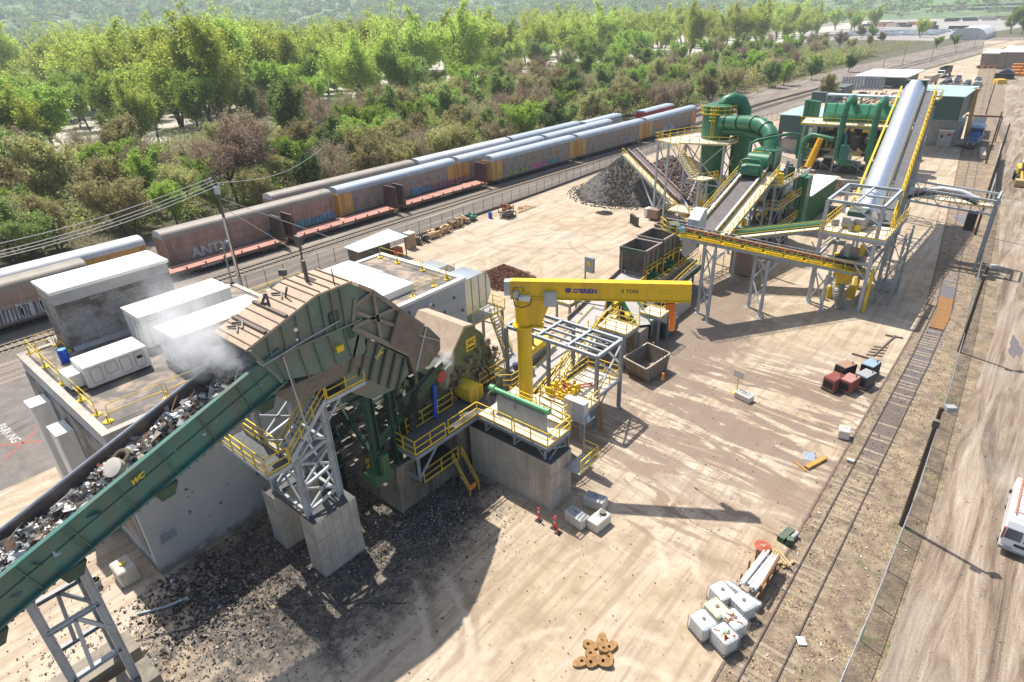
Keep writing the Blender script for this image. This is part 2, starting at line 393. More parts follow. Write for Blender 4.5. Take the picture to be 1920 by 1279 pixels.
    r = mth(nt, 'SUBTRACT', .9, mth(nt, 'MULTIPLY', mth(nt, 'MAXIMUM', f, f2), .38)); nt.links.new(r, b.inputs['Roughness'])
    h = mth(nt, 'ADD', mth(nt, 'MULTIPLY', fine, .6), mth(nt, 'ADD', tr, mth(nt, 'MULTIPLY', f3, noise(nt, P, 9, 5, .8)))); bump(nt, b, h, .35, .06)
    return m
YARD = yard_mat()
ys = [-20, 0, 20, 40, 60, 75, 90, 110, 135, 160, 190, 230, 280, 340, 420, 520, 640]
def kx(y): return cx(y) - 1.75 - max(0, y - 90)*.012
mb = MB()
for y0, y1 in zip(ys, ys[1:]):
    l0, l1 = (-71.5 + max(0, y0 - 180)*.08, -71.5 + max(0, y1 - 180)*.08)
    if y0 < 20: l0 = l1 = -71.5
    mb.add([(l0, y0, .0), (kx(y0), y0, 0), (kx(y1), y1, 0), (l1, y1, 0)], [(0, 1, 2, 3)])
struct(mb, 'yard', YARD)
# slab edge along the siding
mb = MB()
for y0, y1 in zip(ys[:11], ys[1:12]): mb.bar((kx(y0) + .06, y0, -.0), (kx(y1) + .06, y1, -.0), .14, .09)
struct(mb, 'kerb', M('kerb_edge', (.16, .12, .09), .9, var=.3, scale=4))

# siding bed: soil, straw coloured litter, mud
m, nt, b = newmat('siding_soil'); P = wpos(nt); sx, sy, sz = sep(nt, P)
c = ramp(nt, noise(nt, P, 1.1, 8, .72), [(.32, (.10, .075, .055)), (.5, (.21, .155, .105)), (.68, (.33, .26, .18))])
lit = ramp(nt, noise(nt, P, 9, 4, .8), [(.54, gr(0)), (.6, gr(1))]); litm = ramp(nt, noise(nt, P, .35, 5), [(.42, gr(0)), (.58, gr(1))])
c = mixc(nt, mth(nt, 'MULTIPLY', mth(nt, 'MULTIPLY', lit, litm), .9), c, (.62, .46, .25))
gm = mth(nt, 'MULTIPLY', ramp(nt, noise(nt, P, .55, 7, .7, .5), [(.56, gr(0)), (.66, gr(.75))]), ramp(nt, mth(nt, 'MULTIPLY', mth(nt, 'ADD', sx, 4), .1), [(.12, gr(0)), (.2, gr(1))]))
c = mixc(nt, gm, c, (.10, .12, .035))
xr = mth(nt, 'ABSOLUTE', mth(nt, 'ADD', sx, mth(nt, 'ADD', 4, mth(nt, 'MULTIPLY', mth(nt, 'MAXIMUM', mth(nt, 'SUBTRACT', sy, 75), 0), .088)))); nn = mth(nt, 'MULTIPLY', mth(nt, 'SUBTRACT', noise(nt, P, .5, 5), .5), 1.0)
inr = ramp(nt, xr, [(.66, gr(1)), (.70, gr(0))]); al = ramp(nt, mth(nt, 'MULTIPLY', mth(nt, 'ADD', sy, mth(nt, 'MULTIPLY', nn, 14)), .01), [(.43, gr(0)), (.45, gr(1)), (.70, gr(1)), (.73, gr(0))])
mud = mth(nt, 'MULTIPLY', inr, al); c = mixc(nt, mth(nt, 'MULTIPLY', mud, .9), c, mixc(nt, noise(nt, vmap(nt, P, (.2, 2.2, 1)), 1, 4), (.085, .062, .055), (.16, .12, .10)))
wat = mth(nt, 'MULTIPLY', ramp(nt, mth(nt, 'ADD', mth(nt, 'MULTIPLY', xr, .3), nn), [(.18, gr(1)), (.24, gr(0))]), ramp(nt, mth(nt, 'MULTIPLY', sy, .01), [(.56, gr(0)), (.6, gr(1)), (.86, gr(1)), (.9, gr(0))])); c = mixc(nt, mth(nt, 'MULTIPLY', wat, .7), c, (.17, .145, .135))
peb = ramp(nt, noise(nt, P, 14, 2, .5), [(.66, gr(0)), (.7, gr(1))]); c = mixc(nt, mth(nt, 'MULTIPLY', peb, .6), c, (.5, .46, .4))
nt.links.new(c, b.inputs['Base Color']); nt.links.new(mth(nt, 'SUBTRACT', .95, mth(nt, 'ADD', mth(nt, 'MULTIPLY', mud, .35), mth(nt, 'MULTIPLY', wat, .8)), clamp=True), b.inputs['Roughness'])
bump(nt, b, noise(nt, P, 5, 8, .75), .6, .06)
SOIL = m
mb = MB()
for y0, y1 in zip(ys, ys[1:]): mb.add([(kx(y0), y0, -.012), (cx(y0) + 5, y0, -.012), (cx(y1) + 5, y1, -.012), (kx(y1), y1, -.012)], [(0, 1, 2, 3)])
struct(mb, 'siding_bed', SOIL)

# haul road
m, nt, b = newmat('haul_road'); P = wpos(nt); sx, sy, sz = sep(nt, P)
st = noise(nt, vmap(nt, P, (.8, .06, 1), (0, 0, R(3))), 1.1, 9, .72, 1.2)
c = ramp(nt, st, [(.36, (.11, .08, .055)), (.46, (.24, .175, .12)), (.56, (.36, .285, .205)), (.68, (.50, .43, .34))])
gv = noise(nt, P, 8, 6, .8); c = mixc(nt, ramp(nt, gv, [(.35, gr(.5)), (.55, gr(0))]), c, (.12, .10, .08))
c = mixc(nt, ramp(nt, noise(nt, P, 13, 3, .6), [(.60, gr(0)), (.68, gr(.6))]), c, (.52, .48, .43))
c = mixc(nt, ramp(nt, noise(nt, P, .06, 5), [(.5, gr(0)), (.68, gr(.5))]), c, (.42, .38, .33))
nt.links.new(c, b.inputs['Base Color']); b.inputs['Roughness'].default_value = .95
bump(nt, b, mth(nt, 'ADD', gv, mth(nt, 'MULTIPLY', st, 2)), .55, .07)
mb = MB()
for y0, y1 in zip(ys, ys[1:]): mb.add([(cx(y0) + 4.2 + .5, y0, -.006), (90, y0, -.006), (90, y1, -.006), (cx(y1) + 4.7, y1, -.006)], [(0, 1, 2, 3)])
struct(mb, 'road', m)
# side street at the far left, between building and railway
m, nt, b = newmat('asphalt'); P = wpos(nt)
c = ramp(nt, noise(nt, P, .8, 8, .7), [(.3, (.13, .115, .10)), (.7, (.23, .20, .175))]); nt.links.new(c, b.inputs['Base Color']); b.inputs['Roughness'].default_value = .9
rd = struct(MB().poly([(-72, -6, .004), (-53, -6, .004), (-53, 6.2, .004), (-57, 8.5, .004), (-72, 9.5, .004)]), 'side_street', m)
text('PARKING', 1.0, M('road_paint', (.6, .58, .52), .8, var=.3, scale=6), rd, (-63.6, 4.5, .009), (1, .05, 0), (-.05, 1, 0), name='road_lettering')
mb = MB()
for a, b2 in (((-60.4, 3.4, .01), (-57.2, 7.2, .01)), ((-60.2, 6.9, .01), (-57.4, 3.6, .01)), ((-61, 6.6, .01), (-58, 8, .01))): mb.bar(a, b2, .16, .006)
mb.build('red_marking', M('faded_red_paint', (.42, .10, .07), .8, var=.3, scale=5), rd)

# railway corridor ballast
def tx(y): return float(np.interp(y, (60, 90, 119, 147, 175, 228, 281, 390, 470, 700), (-81, -80.2, -79, -77.6, -77, -76.4, -73, -67, -60.6, -40)))   # empty running line
def F1(y): return float(np.interp(y, (31, 80, 119, 147, 175, 228, 281, 390, 470, 700), (-86.6, -85.2, -83.6, -82, -81.4, -80.8, -77.4, -71.4, -65, -44.4)))
m, nt, b = newmat('ballast'); P = wpos(nt); sx, sy, sz = sep(nt, P)
c = ramp(nt, noise(nt, P, 6, 6, .8), [(.3, (.09, .075, .06)), (.52, (.20, .165, .135)), (.7, (.33, .285, .24))])
c = mixc(nt, ramp(nt, noise(nt, vmap(nt, P, (1, .06, 1)), .8, 6, .6), [(.5, gr(0)), (.62, gr(.6))]), c, (.40, .33, .26))
nt.links.new(c, b.inputs['Base Color']); b.inputs['Roughness'].default_value = .95; bump(nt, b, noise(nt, P, 11, 4, .8), .7, .06)
BAL = m
mb = MB(); yb = list(range(-30, 700, 20))
for y0, y1 in zip(yb, yb[1:]): mb.add([(tx(y0) - 25, y0, -.02), (tx(y0) + 9.6, y0, -.02), (tx(y1) + 9.6, y1, -.02), (tx(y1) - 25, y1, -.02)], [(0, 1, 2, 3)])
struct(mb, 'rail_corridor', BAL)

RAILM = M('rail_steel', (.10, .07, .055), .45, .3, var=.25, scale=3)
RTOP = M('worn_rail_steel', (.13, .10, .085), .4, .3, var=.2, scale=3)
TIE = M('timber_sleeper', (.27, .22, .17), .9, var=.3, scale=3)
DTIE = M('oiled_sleeper', (.10, .085, .07), .9, var=.3, scale=3)
def track(fx, y0, y1, label, tie=TIE, ties=True, z=0., railm=RAILM, group='railway tracks', ystep=10, depth=.13, lift=0.):
    t = thing('railway_track', label, 'railway track', (fx(y0), y0, 0), group=group)
    yy = []; y = y0
    while y < y1: yy.append(y); y += ystep
    yy.append(y1)
    for s in (-.75, .75):
        mb = MB()
        for a, b_ in zip(yy, yy[1:]):
            mb.bar((fx(a) + s, a, z + depth - .02), (fx(b_) + s, b_, z + depth - .02), .075, .05)
            mb.bar((fx(a) + s, a, z + depth - .09), (fx(b_) + s, b_, z + depth - .09), .03, .1)
            mb.bar((fx(a) + s, a, z + depth - .145), (fx(b_) + s, b_, z + depth - .145), .15, .03)
        mb.build('rail', railm, t)
    if ties:
        mb = MB(); y = y0
        r2 = random.Random(int(y0*7) + 1)
        while y < min(y1, y0 + 330):
            mb.cbox((fx(y) + r2.uniform(-.06, .06), y, z - .1 + lift - (r2.uniform(0, .045) if lift else 0)), 2.6, .24, .1 + .035, r2.uniform(-.02, .02)); y += .62
        mb.build('sleepers', tie, t)
    return t
track(tx, -30, 640, 'empty running line with pale sleepers, nearest the yard fence')
track(F1, -30, 600, 'track under the flat wagons and grey car carriers', DTIE)
track(lambda y: -90.6 + .012*y, -30, 230, 'second track under the brown car carriers', DTIE)
track(lambda y: -96.9 + .02*y, -30, 230, 'track furthest from the yard at the edge of the trees', DTIE)
# plant siding: sunk in mud
t = track(cx, -12, 420, 'muddy siding with sunken rails along the edge of the yard', M('muddy_sleeper', (.30, .24, .17), .9, var=.3, scale=2), True, z=-.05, railm=RTOP, ystep=15, lift=.03)
m, nt, b = newmat('wet_mud'); P = wpos(nt); sx, sy, sz = sep(nt, P)
c = ramp(nt, noise(nt, P, 1.5, 7, .7), [(.3, (.105, .078, .065)), (.7, (.17, .13, .105))]); nt.links.new(c, b.inputs['Base Color'])
rp = noise(nt, vmap(nt, P, (.1, 1.6, 1)), 1, 3); nt.links.new(ramp(nt, rp, [(.35, gr(.38)), (.65, gr(.7))]), b.inputs['Roughness']); bump(nt, b, mth(nt, 'ADD', rp, noise(nt, P, 4, 5)), .25, .03)
def strip(name, mat, segs, z):
    mb = MB()
    for a, e, l, r_ in segs: mb.add([(cx(a) + l, a, z), (cx(a) + r_, a, z), (cx(e) + r_, e, z), (cx(e) + l, e, z)], [(0, 1, 2, 3)])
    return struct(mb, name, mat)
w, nt, b = newmat('puddle_water'); b.inputs['Base Color'].default_value = (.16, .13, .12, 1); b.inputs['Roughness'].default_value = .06
strip('puddle', w, [(71.5, 76, -.70, .70), (76, 84.5, -.70, .70)], .058)
mb = MB()                                                        # puddles with uneven outlines beside the track
for (px_, py_, rx_, ry_, rot_) in ((-7.5, 116, 1.0, 3.0, 0), (2.6, 71, .5, 2.4, .1), (-3.0, 152, 1.3, 5.0, .3)):
    pts = []
    for k in range(28):
        a = 2*math.pi*k/28; q = 1 + .22*math.sin(3*a + px_) + .13*math.sin(7*a + py_)
        x, y = rx_*q*math.cos(a), ry_*q*math.sin(a); pts.append((px_ + x*math.cos(rot_) - y*math.sin(rot_), py_ + x*math.sin(rot_) + y*math.cos(rot_), .006))
    mb.poly(pts)
struct(mb, 'puddles', w)
mb = MB()
for i in range(28):
    y = 71.3 + i*.33; mb.cbox((cx(y), y, .05), 1.32, .29, .06)
one(mb, 'timber_mat', M('orange_timber', (.30, .15, .045), .7, var=.25, scale=3), 'orange brown timber crossing mat laid between the siding rails', 'crossing mat')

mb = MB(); mb.bar((-31.5, 3.4, 0), (-26.4, 10.6, 0), .16, .03); mb.bar((-26.4, 10.6, 0), (-21.5, 14.5, 0), .1, .025); mb.bar((-31.5, 3.4, 0), (-33, -3, 0), .12, .03)
struct(mb, 'slab_joint', M('joint_dark', (.06, .05, .045), .9))
# ------------------------------------------------------------------ electrical building with roof plant
RZ = 10.6
def block_mat(name, a, b_, course=.24, ln=.9):
    m, nt, b = newmat(name); P = opos(nt); x, y, z = sep(nt, P)
    cb = nd(nt, 'ShaderNodeCombineXYZ'); nt.links.new(mth(nt, 'ADD', x, y), cb.inputs[0]); nt.links.new(z, cb.inputs[1])
    br = nd(nt, 'ShaderNodeTexBrick'); nt.links.new(cb.outputs[0], br.inputs[0])
    br.inputs['Scale'].default_value = 1; br.inputs['Brick Width'].default_value = ln; br.inputs['Row Height'].default_value = course
    br.inputs['Mortar Size'].default_value = .012; br.inputs['Color1'].default_value = (*a, 1); br.inputs['Color2'].default_value = (*b_, 1)
    br.inputs['Mortar'].default_value = (.10, .09, .08, 1); br.inputs['Bias'].default_value = -.2
    c = mixc(nt, ramp(nt, noise(nt, P, .45, 4), [(.42, gr(0)), (.6, gr(.85))]), br.outputs[0], tuple(v*1.25 + .05 for v in b_))
    c = mixc(nt, ramp(nt, noise(nt, P, 5, 5), [(.4, gr(.3)), (.6, gr(0))]), c, (.08, .07, .06))
    nt.links.new(c, b.inputs['Base Color']); b.inputs['Roughness'].default_value = .9
    bump(nt, b, br.outputs['Fac'], -.5, .03); MATS[name] = m; return m
CMU = block_mat('grey_split_block', (.15, .115, .095), (.30, .29, .28))
t = thing('electrical_building', 'grey block building with white boxes on its flat roof, left of the feed conveyor', 'building', (-43, 13, 0))
wm, nt, b = newmat('grey_painted_wall'); P = opos(nt); x, y, z = sep(nt, P)
c = ramp(nt, noise(nt, P, .5, 6), [(.3, (.42, .425, .43)), (.7, (.50, .50, .50))])
c = mixc(nt, ramp(nt, noise(nt, P, 2.2, 3, .4), [(.71, gr(0)), (.73, gr(.8))]), c, (.09, .08, .07))
low = ramp(nt, mth(nt, 'ADD', z, mth(nt, 'MULTIPLY', noise(nt, P, 1.2, 6, .7), 2.4)), [(.85, gr(.8)), (1.0, gr(0))])
c = mixc(nt, ramp(nt, mth(nt, 'MULTIPLY', mth(nt, 'ADD', z, mth(nt, 'MULTIPLY', noise(nt, P, 1.2, 6, .7), 2.4)), .3), [(.42, gr(.75)), (.62, gr(0))]), c, (.15, .13, .12))
nt.links.new(c, b.inputs['Base Color']); b.inputs['Roughness'].default_value = .8
MB().box(-50.3, -35.1, 6.4, 22, 0, RZ - .02).build('wall', wm, t)
MB().box(-50.25, -35.6, 6.34, 6.4, 1.5, RZ - 1.2).build('block_facing', CMU, t)
mb = MB(); mb.box(-50.0, -35.5, 6.8, 21.7, RZ - .02, RZ + .03); mb.build('roof', ROOF, t)
mb = MB()
for a in ((-50.4, -35.0, 6.3, 6.75), (-50.4, -49.95, 6.75, 22.1), (-35.45, -35.0, 6.75, 22.1), (-50.4, -35, 21.7, 22.1)): mb.box(*a[:2], *a[2:], RZ - .03, RZ + .13)
mb.build('parapet_cap', CONC, t)
v = MB().box(-35.12, -35.02, 6.9, 8.1, 2.15, 3.0).build('vent', LST, t)
mb = MB()
for i in range(7): mb.box(-35.02, -34.98, 7.02, 7.98, 2.25 + i*.1, 2.31 + i*.1)
mb.build('louvre', GST, v)
MB().box(-35.12, -35.0, 10.2, 10.95, 6.6, 7.5).build('window', GLASS, t)
m_ = MB(); m_.box(-35.1, -34.97, 13.6, 14.7, 3.2, 3.5); m_.box(-35.1, -34.97, 9.2, 9.35, 4.9, 5.0); m_.build('bracket', DST, t)
# block plant room on the roof
t = thing('plant_room', 'tall plant room of brown and grey split blocks on the roof at the left', 'plant room', (-49.5, 12.7, RZ))
MB().box(-51.2, -47.8, 9.0, 16.5, RZ - .3, 14.05).build('wall', CMU, t)
MB().box(-51.18, -47.78, 8.98, 16.52, 14.05, 14.8).build('ring_beam', M('plain_block', (.42, .41, .39), .85, var=.1, dirt=(.3, .28, .25), da=.5), t)
MB().box(-51.3, -47.68, 8.88, 16.62, 14.8, 15.02).build('roof', WROOF, t)
MB().box(-47.8, -47.5, 9.05, 16.4, RZ, RZ + .3).build('base_flashing', LST, t)
MB().box(-52.6, -47.5, 8.6, 16.9, 0, RZ - .3).build('pier', CMU, t)
# white enclosures
def enclosure(label, x0, x1, y0, y1, z0, z1, doors=3, mat=WHT):
    t = thing('equipment_enclosure', label, 'equipment enclosure', ((x0 + x1)/2, (y0 + y1)/2, z0), group='white boxes on the building roof')
    MB().box(x0, x1, y0, y1, z0 + .12, z1 - .08).build('body', mat, t, bevel=.03)
    MB().box(x0 - .05, x1 + .05, y0 - .05, y1 + .05, z1 - .08, z1).build('roof', WROOF, t)
    MB().box(x0 + .1, x1 - .1, y0 + .1, y1 - .1, z0, z0 + .12).build('skid', DST, t)
    w = (x1 - x0 - .3)/doors
    for i in range(doors):
        a = x0 + .15 + i*w; f = MB(); 
        for q in ((a + .03, a + .06, z0 + .4, z1 - .5), (a + w - .06, a + w - .03, z0 + .4, z1 - .5), (a + .03, a + w - .03, z1 - .53, z1 - .5), (a + .03, a + w - .03, z0 + .4, z0 + .43)): f.box(q[0], q[1], y0 - .02, y0, q[2], q[3])
        f.build('door_frame', GST, t)
    f = MB(); y = y0 + 1.15
    while y < y1 - .3: f.box(x1, x1 + .012, y, y + .03, z0 + .2, z1 - .15); y += 1.15
    f.box(x1, x1 + .01, y0 + .1, y1 - .1, z0 + .95, z0 + .97); f.build('panel_seam', LST, t)
    f = MB(); f.path([(x1 + .05, y0 + .4, z0 + .15), (x1 + .05, y0 + .4, z1 - .5), (x1 + .05, y0 + 1.5, z1 - .5)], .03, 5); f.box(x1, x1 + .12, y0 + 1.4, y0 + 1.75, z1 - .75, z1 - .3); f.build('conduit', GST, t)
    return t
t = enclosure('long white enclosure on the roof, right behind the smoke and nearest the conveyor', -41.2, -38.45, 12.35, 18.7, RZ, 13.08)
MB().box(-38.46, -38.42, 15.6, 16.9, 12.0, 12.25).build('plate', LST, t)
enclosure('long white enclosure on the roof, in the middle beside the block plant room', -46.4, -43.6, 12.3, 18.8, RZ, 13.08)
t = thing('generator_set', 'small white generator housing with rounded access panels standing near the roof edge', 'generator', (-42, 9.5, RZ))
MB().box(-43.1, -40.9, 7.75, 11.45, RZ + .18, 12.2).build('body', WHT, t, bevel=.05)
MB().box(-43.0, -41.5, 6.95, 7.75, RZ + .25, 11.75).build('front_box', WHT, t, bevel=.04)
MB().box(-43.0, -41.0, 7.4, 11.4, RZ + .03, RZ + .18).build('skid', DST, t)
for i, (a, w_) in enumerate(((8.05, .6), (8.9, .65), (9.75, .6), (10.6, .55))):
    f = MB(); pts = []
    z0, z1 = RZ + .4 + (.3 if i == 1 else 0), 12.0
    for (yy, zz, a0) in ((a + w_, z1, 0), (a, z1, 90), (a, z0, 180), (a + w_, z0, 270)):
        sy_ = -1 if yy > a else 1; sz_ = -1 if zz == z1 else 1
        for k in range(3):
            an = R(a0 + k*45); pts.append((-40.89, yy + sy_*.12 + .12*math.cos(an), zz + sz_*.12 + .12*math.sin(an)))
    pts.append(pts[0]); f.path(pts, .018, 4, False); f.build('access_panel', GST, t)
MB().box(-40.89, -40.86, 10.72, 11.05, 11.55, 11.75).build('control_window', GLASS, t)
t = thing('barrel', 'bright blue plastic barrel with a light blue lid on the building roof', 'barrel', (-46.5, 8.15, RZ), local=True)
mb = MB(); prof = [(.0, .27), (.05, .29), (.3, .30), (.33, .315), (.36, .30), (.62, .30), (.65, .315), (.68, .30), (.9, .29), (.95, .27)]
mb.path([(0, 0, z) for z, r in prof], [r for z, r in prof], 18); mb.build('body', BLUE, t, smooth=True)
MB().tube((0, 0, .95), (0, 0, .97), .25, n=18).build('lid', M('light_blue_plastic', (.12, .38, .72), .4), t)
# free-standing roof guardrails with round feet
def roof_rail(label, pts, z, ends=(0, 0)):
    t = thing('roof_guardrail', label, 'guardrail', (pts[0][0], pts[0][1], z), group='free-standing yellow roof guardrails')
    f = MB(); P = [Vector((x, y, z + .03)) for x, y in pts]; k = MB()
    for a, e in zip(P, P[1:]):
        d = (e - a).normalized()*.12; u = Vector((0, 0, 1))
        k.path([a + d + u*.14, a + d*1.0 + u*.95, a + d*1.8 + u*1.08, e - d*1.8 + u*1.08, e - d + u*.95, e - d + u*.14], .024, 6)
        k.bar(a + d + u*.55, e - d + u*.55, .045)
    k.build('rail_frame', YEL, t)
    for a in P:
        b_ = MB(); b_.path([a + Vector((0, 0, h)) for h in (0, .05, .09)], [.27, .27, .22], 14, True); b_.tube(a + Vector((0, 0, .09)), a + Vector((0, 0, .45)), .05, n=8)
        b_.build('base_weight', YEL, t, smooth=True)
roof_rail('yellow guardrail along the left roof edge of the electrical building', [(-50.1, 7.0), (-46.8, 7.0), (-43.4, 7.0), (-40.2, 7.0), (-37.7, 7.0)], RZ)
roof_rail('yellow guardrail along the roof edge beside the feed conveyor', [(-36.4, 7.1), (-36.2, 10.3), (-36.2, 13.4)], RZ)
roof_rail('short yellow guardrail at the left rear roof corner by the blue barrel', [(-50.1, 7.4), (-49.9, 8.6), (-48.0, 8.7)], RZ)
# two tall rectangular air ducts on the left wall
for lab, x0, x1, y0, zt in (('taller white square duct standing against the left end wall of the electrical building', -46.6, -45.3, 5.2, 9.0), ('shorter white square duct standing against the end wall, nearer the conveyor', -43.6, -41.9, 5.35, 8.2)):
    t = thing('wall_duct', lab, 'air duct', ((x0 + x1)/2, 5.8, 0)); MB().box(x0, x1, y0, 6.32, 0, zt - .1).build('casing', WHT, t, bevel=.03); MB().box(x0 - .04, x1 + .04, y0 - .04, 6.3, zt - .1, zt).build('cap', WROOF, t)
    MB().bar((x0 + .65, 6.3, zt - 3), (x0 + .65, 6.3, zt + .4), .05).build('conduit', DST, t)
# things at its foot
t = thing('fuel_tank', 'dirty white rectangular tank standing at the foot of the grey wall', 'tank', (-36.6, 5.0, 0), local=True)
mb = MB(); mb.box(-.75, .75, -.55, .55, 0, 1.15); mb.build('body', M('dirty_white', (.55, .50, .42), .6, dirt=(.25, .2, .15), da=.6), t, bevel=.08); MB().tube((0, 0, 1.15), (0, 0, 1.25), .18, n=10).build('lid', YEL, t)
t = thing('bucket', 'grey open bucket with a yellow stick beside the dirty white tank', 'bucket', (-37.4, 3.5, 0), local=True)
mb = MB(); mb.path([(0, 0, 0), (0, 0, .55), (0, 0, .55), (0, 0, .08)], [.26, .33, .3, .24], 14, False); mb.build('body', GST, t, smooth=True); MB().bar((0, -.2, .1), (.2, .3, 1.0), .04).build('stick', YEL, t)

# ------------------------------------------------------------------ inclined feed conveyor
CS = .333
def ct(y): return 11.3 + CS*y                     # top edge of the side plates
t = thing('feed_conveyor', 'long green inclined conveyor carrying shredded scrap up into the smoking hood', 'conveyor', (-28.4, 0, 8))
y0, y1 = -16, 13.2
MB().yz([(y0, ct(y0)), (y0, ct(y0) - 1.95), (y1, ct(y1) - 1.95), (y1, ct(y1))], -27.16, -27.08).build('side_plate', TEAL, t)
mb = MB(); y = y0
while y < y1:
    mb.yz([(y, ct(y)), (y + .04, ct(y)), (y + .04 + .55, ct(y) - 1.9), (y + .55, ct(y) - 1.9)], -27.08, -26.93); y += 2.05
mb.bar((-27.0, y0, ct(y0)), (-27.0, y1, ct(y1)), .26, .07); mb.bar((-27.0, y0, ct(y0) - 1.9), (-27.0, y1, ct(y1) - 1.9), .3, .1)
mb.bar((-27.05, y0, ct(y0) - .95), (-27.05, y1, ct(y1) - .95), .07, .16)
mb.build('stiffener', TEAL, t)
for yy in (2.3, 11.5):
    mb = MB(); 
    for k in range(12): mb.tube((-26.93, yy + k*.045, ct(yy) - .15 - k*.155), (-26.89, yy + k*.045, ct(yy) - .15 - k*.155), .035, n=5)
    mb.build('bolt_row', DGR, t)
MB().yz([(y0, ct(y0)), (y0, ct(y0) - 1.95), (y1, ct(y1) - 1.95), (y1, ct(y1))], -29.72, -29.64).build('far_side_plate', M('scraped_steel', (.15, .12, .11), .5, .2, var=.3, dirt=(.28, .2, .15), da=.7, streak=1), t)
MB().tube((-29.68, y0, ct(y0)), (-29.68, y1 - 1.5, ct(y1 - 1.5)), .09, n=10).build('lip_pipe', M('blue_grey_pipe', (.34, .35, .38), .35, .4), t, smooth=True)
MB().yz([(y0, ct(y0) - .95), (y0, ct(y0) - 1.0), (y1, ct(y1) - 1.0), (y1, ct(y1) - .95)], -29.62, -27.18).build('belt', BELT, t)
mb = MB(); y = y0
while y < y1: mb.box(-29.75, -27.05, y, y + .12, ct(y) - 2.15, ct(y) - 1.95); y += .42
mb.build('underside_slats', DST, t)
for yy in (-1.2, 2.0, 6.3, 11.8):                         # drive lugs below the trough
    mb = MB(); mb.yz([(yy - .5, ct(yy) - 1.95), (yy - .3, ct(yy) - 2.5), (yy + .3, ct(yy) - 2.45), (yy + .6, ct(yy) - 1.85)], -27.1, -26.75); mb.build('hanger_bracket', DGR, t)
text('WC', .36, YEL, t, (-26.925, 5.15, ct(5.15) - .72), (0, 1, .333), (0, -.333, 1), name='logo', shear=.6, bold=.015)
# scrap on the belt
srng = random.Random(3)
SCM = [M('scrap_light', (.60, .58, .55), .45, .3, var=.3), M('scrap_grey', (.32, .31, .30), .5, .3, var=.4), M('scrap_dark', (.06, .055, .05), .7, var=.4), M('scrap_rust', (.26, .15, .09), .8, var=.3), M('scrap_blue', (.16, .22, .30), .5, var=.3), M('scrap_red', (.35, .12, .09), .6, var=.3), M('scrap_tan', (.45, .37, .28), .7, var=.3)]
def junk(mb, c, s, rg):
    """crumpled sheet: a few bent facets"""
    q = Matrix.Rotation(rg.uniform(0, 6.3), 3, Vector((rg.uniform(-1, 1), rg.uniform(-1, 1), rg.uniform(-1, 1) + .01)).normalized())
    n = 3; vs = []
    ax, ay = s*rg.uniform(.5, 1.6), s*rg.uniform(.25, .8)
    for i in range(n + 1):
        for j in range(2):
            vs.append(Vector(c) + q@Vector(((i/n - .5)*ax, (j - .5)*ay, rg.uniform(-.3, .3)*s)))
    mb.add(vs, [(2*i, 2*i + 1, 2*i + 3, 2*i + 2) for i in range(n)])
mbs = [MB() for _ in SCM]
for i in range(9500):
    y = srng.uniform(-4, 12.6); x = srng.uniform(-29.5, -27.25); e = 1 - abs((x + 28.4)/1.15)**2.2
    z = ct(y) - .95 + (.62 + .22*math.sin(y*1.7) + .15*math.sin(y*4.1 + x*3))*e*srng.uniform(.2, 1.05)
    k = srng.choices(range(7), (46, 26, 9, 11, 7, 2 if 3 < y < 6 else .5, 12))[0]; junk(mbs[k], (x, y, z), srng.uniform(.08, .36) if srng.random() > .03 else .8, srng)
for i in range(46):
    y = srng.uniform(-4, 12); x = srng.uniform(-29.2, -27.5); z = ct(y) - .45; a = srng.uniform(0, 3.1)
    mbs[srng.choice((0, 1, 3, 3))].tube((x, y, z + srng.uniform(0, .3)), (x + .8*math.cos(a)*.8, y + srng.uniform(.5, 1.3), z + .35*srng.uniform(-.2, 1) + .3), .03, n=5)
tp = thing('scrap_load', 'jumbled heap of silver, brown and dark scrap metal riding on the feed conveyor', 'scrap', (-28.4, 4, 12)); tp['kind'] = 'stuff'
allv = MB(); idx = []
for k, q in enumerate(mbs):
    n0 = len(allv.f); allv.add(q.v, q.f); idx += [k]*(len(allv.f) - n0)
bpy.data.objects.remove(tp)
so_ = allv.build('scrap_load', SCM); so_.data.polygons.foreach_set('material_index', idx)
tag(so_, 'jumbled silver, brown and dark scrap metal riding on the green feed conveyor', 'scrap'); so_['kind'] = 'stuff'
# bigger recognisable pieces on top of the heap
t = thing('drum_lid', 'round pale washer drum end lying in the scrap on the conveyor', 'scrap drum', (-28.1, 5.0, ct(5.0) - .1), local=True)
o = MB().path([(0, 0, -.25), (0, 0, .1), (0, 0, .14)], [.42, .45, .3], 20).build('shell', M('dirty_enamel', (.55, .50, .42), .5, dirt=(.3, .22, .15), da=.6), t, smooth=True); t.rotation_euler = (R(35), R(20), 0)
t = thing('tyre', 'brown worn tyre lying in the scrap on the conveyor', 'tyre', (-28.5, 5.5, ct(5.5) - .2), local=True); t.rotation_euler = (R(25), R(10), 0)
MB().path([(.34*math.cos(a), .34*math.sin(a), 0) for a in [i*math.pi/10 for i in range(21)]], .12, 8, False).build('carcass', M('brown_rubber', (.12, .09, .06), .8), t, smooth=True)

